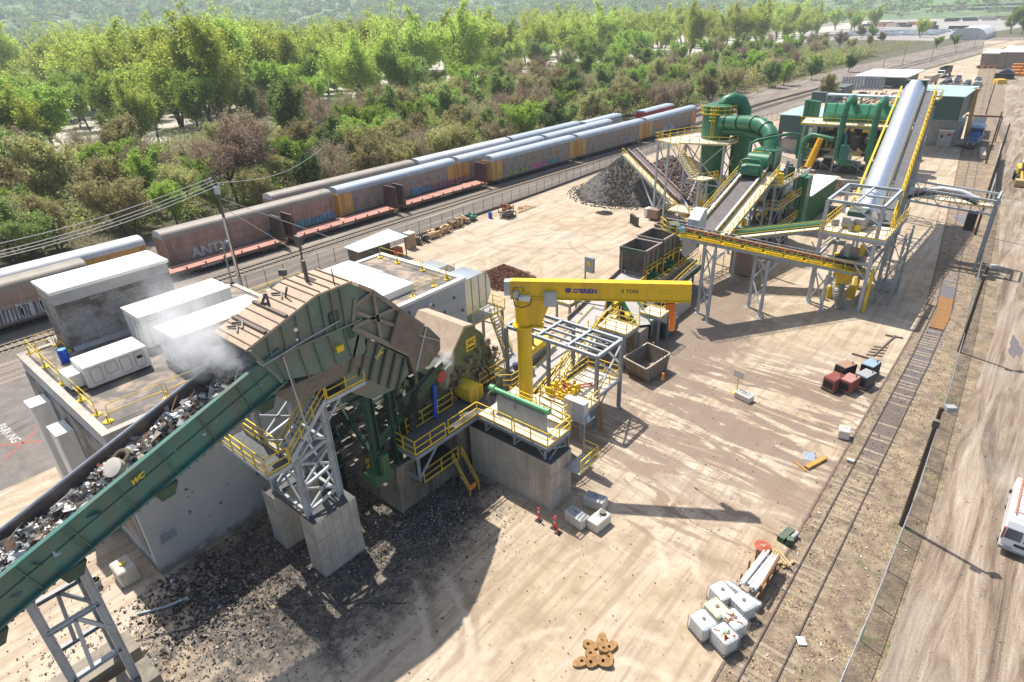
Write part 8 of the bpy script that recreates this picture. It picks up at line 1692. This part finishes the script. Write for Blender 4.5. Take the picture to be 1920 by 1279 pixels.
for i in range(90): mb.cbox((frg.uniform(-38, 8), frg.uniform(452, 475), 0), frg.uniform(1.5, 4), frg.uniform(1.5, 4), frg.uniform(1.5, 4.6), frg.uniform(0, 3))
mb.build('bale', M('bale_rust', (.15, .085, .06), .8, var=.4), t)
t = thing('brown_skips', 'row of rusty brown skips along the front of the warehouse annex', 'skips', (-35, 392, 0)); mb = MB()
for j in range(6): mb.cbox((-37 + j*2.2, 388 + j*.8, 0), 1.7, 2.2, 1.3, .3)
mb.build('skip', M('skip_brown', (.25, .12, .06), .7, var=.2), t)
ccol = [M('car_white', (.55, .56, .57), .35), M('car_blue', (.10, .16, .28), .35), M('car_red', (.30, .03, .06), .35), M('car_grey', (.22, .23, .24), .35), M('car_dark', (.04, .045, .05), .35)]
def car_mesh(mb, mg, x, y, z, rz, s=1.):
    cs, sn = math.cos(rz), math.sin(rz)
    def T(p): return (x + (p[0]*cs - p[1]*sn)*s, y + (p[0]*sn + p[1]*cs)*s, z + p[2]*s)
    for prof, w, q in (([(-2.2, .3), (-2.25, .75), (-1.2, .9), (2.1, .85), (2.2, .3)], .88, mb), ([(-1.5, .85), (-.8, 1.4), (.9, 1.42), (1.7, .85)], .76, mg)):
        n = len(prof); vs = [T((-w, a, b_)) for a, b_ in prof] + [T((w, a, b_)) for a, b_ in prof]
        q.add(vs, [tuple(range(n)), tuple(reversed(range(n, 2*n)))] + [(i, n + i, n + (i + 1) % n, (i + 1) % n) for i in range(n)])
cp = thing('scrap_car', 'x', 'car', (0, 0, 0), local=True); a_, b_ = MB(), MB(); car_mesh(a_, b_, 0, 0, 0, 0); cbody = a_.build('body', ccol[0], cp); b_.build('cabin', GLASS, cp); nc = 0
bodies = []
for m_ in ccol: me = cbody.data.copy(); me.materials[0] = m_; bodies.append(me)
for i in range(58):
    y = 236 + (i//4)*6.2 + frg.uniform(-1, 1); x = -33 + (y - 236)*-.02 + (i % 4)*3.3 + frg.uniform(-.5, .5) - (y - 236)*.055; z = frg.choice((0, 0, 1.0))
    o = cp if i == 0 else dup(cp); o.location = (x, y, z); o.rotation_euler = (0, 0, frg.uniform(-.5, .5)); o['group'] = 'scrap cars dumped beside the siding bend'; o['label'] = 'scrap car in the jumbled lot beyond the open shed with pale teal roof'; o.children[0].data = bodies[frg.randrange(5)]
o = dup(cp, (-47, 300, 0), .1, 'small white car driving alone on the pale yard road', 'moving vehicles in the yard'); del o['group']; o.children[0].data = bodies[0]
def truck(label, x, y, cabm, boxm, open_top=False):
    t = thing('truck', label, 'truck', (x, y, 0), rotz=-.06, local=True); MB().box(-1.25, 1.25, -4.5, -2.2, .6, 3.0).build('cab', cabm, t, bevel=.2); MB().box(-1.1, 1.1, -5.8, -4.5, .6, 1.9).build('hood', cabm, t, bevel=.15); MB().add([(-1.1, -4.52, 2.0), (1.1, -4.52, 2.0), (1.1, -4.52, 2.8), (-1.1, -4.52, 2.8)], [(0, 1, 2, 3)]).build('windscreen', GLASS, t)
    mb = MB()
    if open_top:
        for q in ((-1.3, -1.2, -1.8, 10), (1.2, 1.3, -1.8, 10)): mb.box(*q[:2], *q[2:], 1.3, 3.9)
        mb.box(-1.3, 1.3, -1.8, -1.7, 1.3, 3.9); mb.box(-1.3, 1.3, 9.9, 10, 1.3, 3.9); mb.box(-1.3, 1.3, -1.8, 10, 1.2, 1.4)
    else: mb.box(-1.3, 1.3, -1.8, 10, 1.2, 4.0)
    mb.build('trailer', boxm, t); mb = MB()
    for y_ in (-4.8, -1.4, -.2, 8, 9.2):
        for a in (-1, 1): mb.tube((a*.8, y_, .5), (a*1.25, y_, .5), .5, n=12)
    mb.build('wheel', BLK, t)
truck('white truck with a tan-topped box trailer coming down the yard road', -43.5, 300, WHT, M('tan_trailer', (.55, .42, .26), .6)); truck('white cab truck with an open black trailer on the yard road', -44.6, 340, WHT, M('black_trailer', (.03, .03, .035), .5), True)
for lab, x, y in (('white pickup parked nearest the pale yard office', -57, 262), ('white pickup parked beside the dark green cabins', -61.5, 250), ('light blue pickup parked under the office roof edge', -56, 292)): o = dup(cp, (x, y, 0), 1.2, lab); del o['group']; o.children[0].data = bodies[0]
t = thing('yard_office', 'low yard office with a wide white flat roof and dark teal walls', 'building', (-57, 300, 0)); MB().box(-64, -50, 293, 318, 0, 4).build('wall', DTEAL, t); MB().box(-67, -48.5, 288, 320, 4, 4.4).build('roof', WROOF, t)
for lab, x0, y0, x1, y1, h_ in (('dark green cabin nearest the lone tree at the railway side', -68, 240, -61.5, 252, 3.0), ('dark green cabin, second and further from the lone tree', -69, 256, -62, 268, 3.2)): t = thing('cabin', lab, 'cabin', (x0, y0, 0)); MB().box(x0, x1, y0, y1, 0, h_).build('wall', DTEAL, t); MB().box(x0 - .2, x1 + .2, y0 - .2, y1 + .2, h_, h_ + .2).build('roof', M('dark_roof', (.12, .14, .14), .7), t)
t = thing('screen_panels', 'row of upright grey blue panels beside the yard office', 'panels', (-62, 284, 0)); mb = MB()
for k in range(14): mb.box(-69 + k*1.0, -68.2 + k*1.0, 280 + k*.3, 280.2 + k*.3, 0, 4.6)
mb.build('panel', M('panel_blue_grey', (.30, .33, .38), .6), t)
t = thing('steel_racks', 'rusty racks and long beams stored in the yard behind the pipe bridge', 'steel racks', (-48, 235, 0)); mb = MB()
for k in range(34): a = frg.uniform(-.3, .3); x, y = frg.uniform(-56, -40), frg.uniform(205, 262); mb.bar((x, y, frg.uniform(.3, 1.5)), (x + 6*math.sin(a), y + frg.uniform(4, 12), frg.uniform(.3, 1.6)), .4)
for k in range(16): x, y = frg.uniform(-56, -42), frg.uniform(215, 262); mb.bar((x, y, 0), (x, y, frg.uniform(2, 4)), .4)
mb.build('beam', M('rack_rust', (.30, .17, .09), .8, var=.3), t)
t = thing('quonset_building', 'pale grey rounded roof building at the far end of the yard road', 'building', (-75, 670, 0)); MB().xz([(-88, 0), (-88, 3.5), (-85, 6.5), (-80, 8.2), (-75, 8.6), (-70, 8.2), (-66, 6.5), (-63.5, 3.5), (-63.5, 0)], 655, 720).build('shell', M('pale_vault', (.55, .56, .58), .6), t, smooth=True)
FARC = [M('far_maroon', (.10, .045, .05), .8), M('far_black', (.05, .05, .06), .8), M('far_orange', (.32, .17, .08), .8), M('far_tan', (.42, .37, .32), .8)]
n_ = 0
for r_, (xa, ya, xb, yb) in enumerate(((-250, 1000, -165, 930), (-240, 1040, -150, 990), (-165, 1130, -60, 1150), (-170, 1190, -60, 1230), (-150, 860, -95, 850))):
    a, e = Vector((xa, ya, 0)), Vector((xb, yb, 0)); k = max(2, int((e - a).length/19)); ang = math.atan2((e - a).y, (e - a).x)
    for i in range(k):
        p = a.lerp(e, (i + .5)/k); m_ = FARC[frg.randrange(4)]; t = thing('far_rail_wagon', ('in the nearest', 'in the second', 'in the third', 'in the furthest', 'in the shortest')[r_] + ' line of distant freight wagons across the far rail yard', 'rail wagon', p, group='distant freight wagons, line %s' % 'abcde'[r_]); MB().cbox((p.x, p.y, 1), 17.5, 3, 3.8 if m_ is not FARC[1] else 3.0, ang).build('body', m_, t)
t = thing('railway_bridge', 'long dark steel railway bridge crossing the far background', 'bridge', (-400, 1900, 0)); mb = MB(); mb.bar((-640, 2000, 13), (-40, 1420, 17), 6, 3.5); a, e = Vector((-640, 2000, 0)), Vector((-40, 1420, 0))
for i in range(26): p = a.lerp(e, i/25); mb.box(p.x - 2, p.x + 2, p.y - 2, p.y + 2, 0, 13)
mb.build('girder', M('bridge_steel', (.05, .06, .07), .8), t); mb = MB(); 
for i in range(19, 25): p, q = a.lerp(e, i/26), a.lerp(e, (i + .8)/26); mb.bar((p.x, p.y, 8.5), (q.x, q.y, 8.5), 4, 7)
mb.build('truss_span', M('bridge_truss', (.08, .10, .13), .8), t)
# parked cars far away, counted as one field
mb = MB(); mg = MB()
for i in range(420): x, y = frg.uniform(-205, -108), frg.uniform(735, 850); mb.cbox((x, y, 0), 2, 4.4, 1.5, 1.5)
o = mb.build('distant_car_park', M('far_cars', (.45, .48, .52), .4, var=.5, scale=.2)); o['kind'] = 'stuff'; tag(o, 'glinting mass of parked cars on the lot beyond the bushes', 'parked cars')
struct(MB().poly([(-230, 700, .0), (-95, 640, .0), (-60, 900, .0), (-60, 1300, 0), (-260, 1300, .0)]), 'far_yard_ground', M('far_ground', (.34, .31, .28), .95, var=.2, scale=.01))

# ------------------------------------------------------------------ trees
def leafmat(name, a, b_, tr=.35):
    m, nt, b = newmat(name); P = opos(nt); ri = nd(nt, 'ShaderNodeObjectInfo').outputs['Random']
    f = mth(nt, 'ADD', mth(nt, 'MULTIPLY', noise(nt, P, .55, 5, .7), .9), mth(nt, 'MULTIPLY', mth(nt, 'SUBTRACT', ri, .5), .5))
    c = ramp(nt, f, [(.22, a), (.72, b_)]); hs = nd(nt, 'ShaderNodeHueSaturation'); nt.links.new(c, hs.inputs['Color']); nt.links.new(mth(nt, 'ADD', .475, mth(nt, 'MULTIPLY', ri, .05)), hs.inputs['Hue'])
    nt.links.new(hs.outputs[0], b.inputs['Base Color']); b.inputs['Roughness'].default_value = .75; b.inputs['Specular IOR Level'].default_value = .2
    tl = nd(nt, 'ShaderNodeBsdfTranslucent'); nt.links.new(hs.outputs[0], tl.inputs[0]); mx = nd(nt, 'ShaderNodeMixShader'); mx.inputs[0].default_value = tr; nt.links.new(b.outputs[0], mx.inputs[1]); nt.links.new(tl.outputs[0], mx.inputs[2]); nt.links.new(mx.outputs[0], nt.nodes['Material Output'].inputs['Surface']); MATS[name] = m; return m
LF = dict(cotton=leafmat('spring_yellow_green_leaves', (.32, .40, .06), (.68, .74, .18), .6), bright=leafmat('bright_green_leaves', (.20, .33, .05), (.52, .64, .13), .55), green=leafmat('mid_green_leaves', (.18, .27, .075), (.44, .54, .17), .55),
          olive=leafmat('olive_buds', (.30, .27, .11), (.58, .53, .24), .55), brown=leafmat('brown_twigs', (.28, .21, .14), (.54, .43, .29), .5), dark=leafmat('dark_green_leaves', (.08, .14, .045), (.23, .32, .10), .45))
BARK = M('bark', (.085, .07, .055), .9, var=.3, scale=2)
def tree_mesh(kind, h, spread, seed, nleaf, lsize, low=.25, multi=1, dens=1.):
    rg = random.Random(seed); tr = MB(); tips = []
    def branch(p, d, L, r, lev):
        q = p; pts = [p]; k = 3
        for i in range(k): d = (d + Vector((rg.gauss(0, .12), rg.gauss(0, .12), rg.gauss(.03, .08)))).normalized(); q = q + d*L/k; pts.append(q)
        tr.path(pts, r, 6 if lev < 2 else 4, lev == 0, r2=r*.55)
        if lev >= 2: tips.extend([(pts[1], .6), (pts[2], .8), (q, 1)])
        if lev < 3:
            n = {0: rg.randint(5, 7), 1: rg.randint(3, 5), 2: rg.randint(2, 3)}[lev]
            for j in range(n):
                f = 1 if j == 0 else rg.uniform(.35, 1) if lev else rg.uniform(low + .1, 1); s = pts[min(k, int(f*k))]; az = rg.uniform(0, 6.283) if lev else j*2.4 + rg.uniform(-.4, .4); sp_ = rg.uniform(.45, 1.0)*spread
                nd_ = (d*1.0 + Vector((math.cos(az)*sp_, math.sin(az)*sp_, rg.uniform(-.05, .35)))).normalized(); branch(s, nd_, L*rg.uniform(.52, .72)*(1.15 if lev == 0 else 1), r*.55, lev + 1)
        if lev == 1: tips.append((q, 1))
    for s in range(multi): a = rg.uniform(0, 6.283); o_ = Vector((math.cos(a), math.sin(a), 0))*(.5 if multi > 1 else 0); branch(o_, (Vector((0, 0, 1)) + o_*rg.uniform(.3, .7)).normalized(), h*.45, h*.018, 0)
    mz = max(t_[0].z for t_ in tips); sc = h/mz*.96
    tr.v = [(a*sc, b_*sc, c_*sc) for a, b_, c_ in tr.v]; lf = MB(); R_ = h*.058; tips = [(c, rg.uniform(.35, 1.45)) for c, w in tips if rg.random() > .14]
    for i in range(nleaf):
        c, w = tips[rg.randrange(len(tips))]; c = c*sc; rr = R_*w*(.6 + rg.random()*.7)
        p = c + Vector((rg.gauss(0, 1), rg.gauss(0, 1), rg.gauss(0, .75)))*rr*.75; s = lsize*rg.uniform(.6, 1.4)
        n = Vector((rg.gauss(0, 1), rg.gauss(0, 1), rg.gauss(.5, 1))).normalized(); u = n.orthogonal().normalized(); u = Matrix.Rotation(rg.uniform(0, 6.28), 3, n)@u; v = n.cross(u)
        o_ = len(lf.v); lf.v += [tuple(p - u*s - v*s*.6), tuple(p + u*s*.9 - v*s*.5), tuple(p + u*s*.3 + v*s*.8)]; lf.f.append((o_, o_ + 1, o_ + 2))
    return tr, lf
PROTO = {}
def proto(key, kind, *a, **k):
    tr, lf = tree_mesh(kind, *a, **k); t = thing('tree', 'x', 'tree', (0, 0, -500), local=True); tr.build('trunk', BARK, t, smooth=True); lf.build('crown', LF[kind], t); PROTO.setdefault(key, []).append(t)
for s in range(3): proto('cotton', 'cotton', 30, .62, 10 + s, 24000, .36, low=.3, multi=2 if s != 1 else 3)
for s in range(2): proto('bright', 'bright', 17, .7, 20 + s, 15000, .27)
for s in range(2): proto('green', 'green', 16, .72, 30 + s, 15000, .26)
for s in range(2): proto('olive', 'olive', 11, .85, 40 + s, 15000, .17, multi=2)
for s in range(2): proto('brown', 'brown', 12, .85, 50 + s, 15000, .12, multi=2)
proto('dark', 'dark', 12, .75, 60, 12000, .22)
NAMES = dict(cotton=('cottonwood_tree', 'tall yellow green cottonwood'), bright=('broadleaf_tree', 'bright green broadleaf tree'), green=('broadleaf_tree', 'mid green round tree'), olive=('scrub_tree', 'olive budding scrub tree'), brown=('bare_tree', 'bare brown twiggy tree'), dark=('broadleaf_tree', 'dark green dense tree'))
used = set(); trg = random.Random(99)
def where(x, y):
    if x > -122: d = 'in the front row by the railway'
    elif x > -150: d = 'behind the front row'
    elif x > -200: d = 'at the back of the thicket'
    elif x > -300: d = 'standing on pale sand'
    else: d = 'beyond the pale sand'
    e = 'at far left' if y < 60 else 'above the utility pole' if y < 100 else 'above the flat wagons' if y < 150 else 'above the car carriers' if y < 230 else 'behind the cyclone' if y < 330 else 'near the distant yard'
    return d, e
def tree(key, x, y, h, label=None):
    ps = PROTO[key]; base = ps[trg.randrange(len(ps))]; hh = {'cotton': 30, 'bright': 17, 'green': 16, 'olive': 11, 'brown': 12, 'dark': 12}[key]; s = h/hh
    o = dup(base, (x, y, -.1), trg.uniform(0, 6.28), scale=(s*trg.uniform(.9, 1.12), s*trg.uniform(.9, 1.12), s)); nm, lab = NAMES[key]; o.name = nm; d, e = where(x, y)
    if label: o['label'] = label
    else: o['label'] = f'{lab} {d}, {e}'; o['group'] = f'{key} trees {d}, {e}'
    return o
def tg(key, px, py, h, label=None): q = G(px, py); used.add((q.x, q.y)); return tree(key, q.x, q.y, h, label)
tg('cotton', 735, 168, 38, 'biggest cottonwood with a dark forked trunk, rising above the car carriers'); tg('green', 790, 190, 17, 'dark leafy tree right beside the biggest cottonwood')
tg('cotton', 912, 142, 32, 'pale budding cottonwood with a thick pale trunk right of the biggest one'); tg('cotton', 860, 148, 29, 'slim cottonwood between the biggest one and the pale budding one'); tg('cotton', 1010, 130, 33, 'wide bright cottonwood with a black forked trunk right of the pale budding one'); tg('cotton', 1090, 108, 28); tg('cotton', 1150, 100, 34); tg('cotton', 1235, 95, 33); tg('cotton', 1300, 90, 33); tg('cotton', 510, 150, 33, 'broad yellowish cottonwood with black limbs at upper left'); tg('cotton', 590, 160, 32)
tg('bright', 375, 262, 20, 'green leafy tree with a clear dark trunk right of the pale sand gap'); tg('green', 545, 300, 19, 'full dark green round tree above the tan wagon roof'); tg('bright', 215, 255, 18, 'light green tree with thin split trunk in the sand gap at the left'); tg('bright', 40, 300, 21, 'bright green tree crowded with dark stems at the left edge'); tg('bright', 110, 300, 19); tg('green', 300, 270, 15)
tg('brown', 450, 380, 17, 'tall russet brown leafless tree behind the top of the utility pole'); tg('brown', 395, 350, 11); tg('olive', 140, 400, 15, 'wide olive brown thicket tree at the left, nearest the car carriers'); tg('olive', 40, 440, 12); tg('bright', 285, 400, 12, 'small light green tree between the olive tree and the wires'); tg('olive', 210, 420, 12)
tg('olive', 1545, 188, 9, 'lone sparse tree standing by itself between the railway and the cabins'); tg('cotton', 1725, 70, 17, 'round yellow green tree with a dark fork beside the distant car lot'); tg('bright', 1600, 62, 20); tg('bright', 1895, 62, 22, 'dark green tree at the upper right corner'); tg('green', 1915, 66, 16); tg('bright', 1790, 88, 8); tg('bright', 1755, 92, 8)
tg('green', 1330, 170, 11); tg('bright', 1365, 165, 12, 'bright green bush tree behind the top of the cyclone'); tg('dark', 1440, 165, 10); tg('bright', 1470, 160, 10); tg('dark', 1520, 150, 9); tg('dark', 1590, 135, 8); tg('brown', 1490, 140, 12)
# rows and thickets
def scatter(n, x0, x1, y0, y1, mind, keys, hr, keep=None):
    pts = []; tries = 0
    while len(pts) < n and tries < n*60:
        tries += 1; y = y0 + (y1 - y0)*trg.random()**1.25; x = trg.uniform(x0, x1)
        if keep and not keep(x, y): continue
        md = mind*(1 + max(0, y - 150)*.004)
        if any((x - a)**2 + (y - b_)**2 < md*md for a, b_ in used): continue
        used.add((x, y)); pts.append((x, y)); key = trg.choices(list(keys), list(keys.values()))[0]; tree(key, x, y, trg.uniform(*hr[key]))
H_ = dict(cotton=(19, 38), bright=(9, 14), green=(9, 15), olive=(8, 13), brown=(9, 14), dark=(8, 12))
edge = lambda x, y: x < tx(y) - 22.5 - 8*math.sin(y*.05)*.5
scatter(98, -126, -98, 5, 420, 5.6, dict(green=3, olive=3.5, dark=1.6, bright=3, brown=1.5), dict(cotton=(18, 20), bright=(8, 12), green=(8, 12), olive=(7, 11), brown=(8, 11), dark=(7, 10)), lambda x, y: edge(x, y) and y < 360)
scatter(125, -190, -122, 0, 520, 7.2, dict(brown=3.2, olive=4, green=2.4, bright=2.2), H_, lambda x, y: edge(x, y) and not (x < -150 and y < 110 and x*.0 + y > 60))
scatter(44, -238, -190, 100, 420, 8, dict(bright=3, green=2, brown=1, olive=1), dict(bright=(12, 21), green=(12, 20), brown=(10, 14), olive=(9, 13)))
scatter(125, -330, -200, 95, 950, 9, dict(cotton=8, green=.7), H_)
scatter(56, -330, -190, -10, 105, 9, dict(bright=4, green=3, cotton=3), dict(cotton=(20, 27), bright=(15, 20), green=(14, 19)), lambda x, y: not (-235 < x < -195 and 66 < y < 95))
scatter(125, -640, -400, 30, 1100, 15, dict(cotton=5, bright=3, green=3), dict(cotton=(28, 40), bright=(15, 22), green=(15, 22)))
scatter(26, -190, -100, 430, 720, 14, dict(cotton=3, green=3, olive=4), dict(cotton=(16, 24), green=(8, 13), olive=(7, 11)), lambda x, y: x < -118 - (y - 430)*.02)
for ps in PROTO.values():
    for p in ps:
        for c_ in list(p.children): bpy.data.objects.remove(c_)
        bpy.data.objects.remove(p)
# undergrowth filling the thicket floor
def leafmass(name, label, cat, m_list, gen, n, lsz, seed):
    rg = random.Random(seed); mbs = [MB() for _ in m_list]
    for i in range(n):
        g = gen(rg)
        if g is None: continue
        x, y, z, r_, nl, k = g; mb = mbs[k]
        for j in range(nl):
            p = Vector((x + rg.gauss(0, r_*.5), y + rg.gauss(0, r_*.5), max(.1, z + abs(rg.gauss(0, r_*.42))))); s = lsz(p)*rg.uniform(.6, 1.4); nn = Vector((rg.gauss(0, 1), rg.gauss(0, 1), rg.gauss(.6, 1))).normalized(); u = nn.orthogonal().normalized(); v = nn.cross(u); o_ = len(mb.v)
            mb.v += [tuple(p - u*s - v*s*.6), tuple(p + u*s - v*s*.5), tuple(p + v*s*.9)]; mb.f.append((o_, o_ + 1, o_ + 2))
    allv = MB(); idx = []
    for k, q in enumerate(mbs): n0 = len(allv.f); allv.add(q.v, q.f); idx += [k]*(len(allv.f) - n0)
    o = allv.build(name, m_list); o.data.polygons.foreach_set('material_index', idx); o['kind'] = 'stuff'; tag(o, label, cat); return o
LL = [LF['olive'], LF['green'], LF['brown'], LF['bright'], LF['dark']]
def g1(rg):
    y = -15 + 480*rg.random()**1.4; x = -100 - 92*rg.random()**1.2
    if not edge(x + 4, y): return None
    k = rg.choices(range(5), (5, 2.6, 2.8, 1.8, .8))[0]; return (x, y, rg.uniform(0, 3.2), rg.uniform(2.2, 4.2), 55, k)
leafmass('undergrowth', 'tangled brown and green undergrowth filling the thicket beside the railway', 'undergrowth', LL, g1, 6800, lambda p: .22 + max(0, p.y - 100)*.0007, 5)
def g2(rg):
    y = rg.uniform(250, 620); x = -94 - (y - 250)*.02 - rg.uniform(-2, 34)
    return (x, y, 0, rg.uniform(1.0, 2.4), 20, rg.choices(range(5), (6, .6, 3, .4, .2))[0])
leafmass('rough_grass', 'rough olive grass and low weeds on the open field beside the distant tracks', 'rough grass', LL, g2, 700, lambda p: .3, 6)
# far hills with woods
def hz(x, y):
    d = math.hypot(x, y); a = math.atan2(-x, y)
    base = max(0, min(1, (d - 1300)/1300)); base = base*base*(3 - 2*base)
    return base*(62 + 55*max(0, a - .1) + 14*math.sin(a*9) + 9*math.sin(a*23 + d*.004))
mb = MB(); NA, ND = 70, 16; aa = [-.25 + 1.95*i/NA for i in range(NA + 1)]; dd = [1250 + 3000*(j/ND)**1.3 for j in range(ND + 1)]
vs = [(-d*math.sin(a), d*math.cos(a), hz(-d*math.sin(a), d*math.cos(a)) - .5) for a in aa for d in dd]
mb.add(vs, [(i*(ND + 1) + j, i*(ND + 1) + j + 1, (i + 1)*(ND + 1) + j + 1, (i + 1)*(ND + 1) + j) for i in range(NA) for j in range(ND)])
struct(mb, 'hills', M('hill_floor', (.14, .20, .085), .95, var=.2, scale=.01))
def g3(rg):
    a = rg.uniform(-.22, 1.6); d = 560 + 2300*rg.random()**1.1
    x, y = -d*math.sin(a), d*math.cos(a)
    if x > -560 and y < 1350 and not (x < -300 and y > 950): return None
    if -680 < x < 0 and 1300 < y < 2100 and rg.random() < .75 and d < 2050: return None
    k = rg.choices(range(5), (2, 3.2, 1.3, 2.0, 1.6))[0]; return (x, y, hz(x, y) + rg.uniform(3, 9), rg.uniform(9, 16), 34, k)
FL = [leafmat('far_' + k, *v) for k, v in dict(olive=((.2, .22, .08), (.34, .35, .14)), green=((.12, .21, .07), (.25, .36, .11)), brown=((.2, .17, .11), (.3, .25, .17)), bright=((.22, .34, .08), (.40, .52, .13)), dark=((.06, .12, .04), (.13, .20, .07))).items()]
leafmass('distant_woodland', 'hazy blue green woodland covering the far bank and hills', 'woodland', FL, g3, 8500, lambda p: 1.7 + math.hypot(p.x, p.y)*.0011, 7)
hr_ = random.Random(4)
for i in range(34):
    a = hr_.uniform(.05, .75); d = hr_.uniform(1900, 2500); x, y = -d*math.sin(a), d*math.cos(a); z = hz(x, y) + 3; t = thing('hillside_house', 'small pale house among the trees on the far hillside', 'house', (x, y, z), rotz=hr_.uniform(0, 3), group='houses on the far hillside', local=True); w, l = hr_.uniform(6, 9), hr_.uniform(9, 14); MB().box(-w, w, -l/1.4, l/1.4, 0, 7).build('wall', WHT, t); MB().xz([(-w - .6, 7), (0, 11), (w + .6, 7)], -l/1.4 - .5, l/1.4 + .5).build('roof', M('slate_roof', (.22, .22, .23), .8), t)
# ------------------------------------------------------------------ haze
m = bpy.data.materials.new('haze_air'); m.use_nodes = True; nt = m.node_tree; nt.nodes.remove(nt.nodes['Principled BSDF']); v = nd(nt, 'ShaderNodeVolumePrincipled'); v.inputs['Color'].default_value = (.80, .90, 1.0, 1); v.inputs['Density'].default_value = .00018; v.inputs['Anisotropy'].default_value = .25; nt.links.new(v.outputs[0], nt.nodes['Material Output'].inputs['Volume'])
o = MB().box(-5000, 1400, -60, 5000, -1.8, 230).build('haze', m); o['kind'] = 'stuff'; tag(o, 'thin bluish spring haze in the air over the far woods', 'haze')
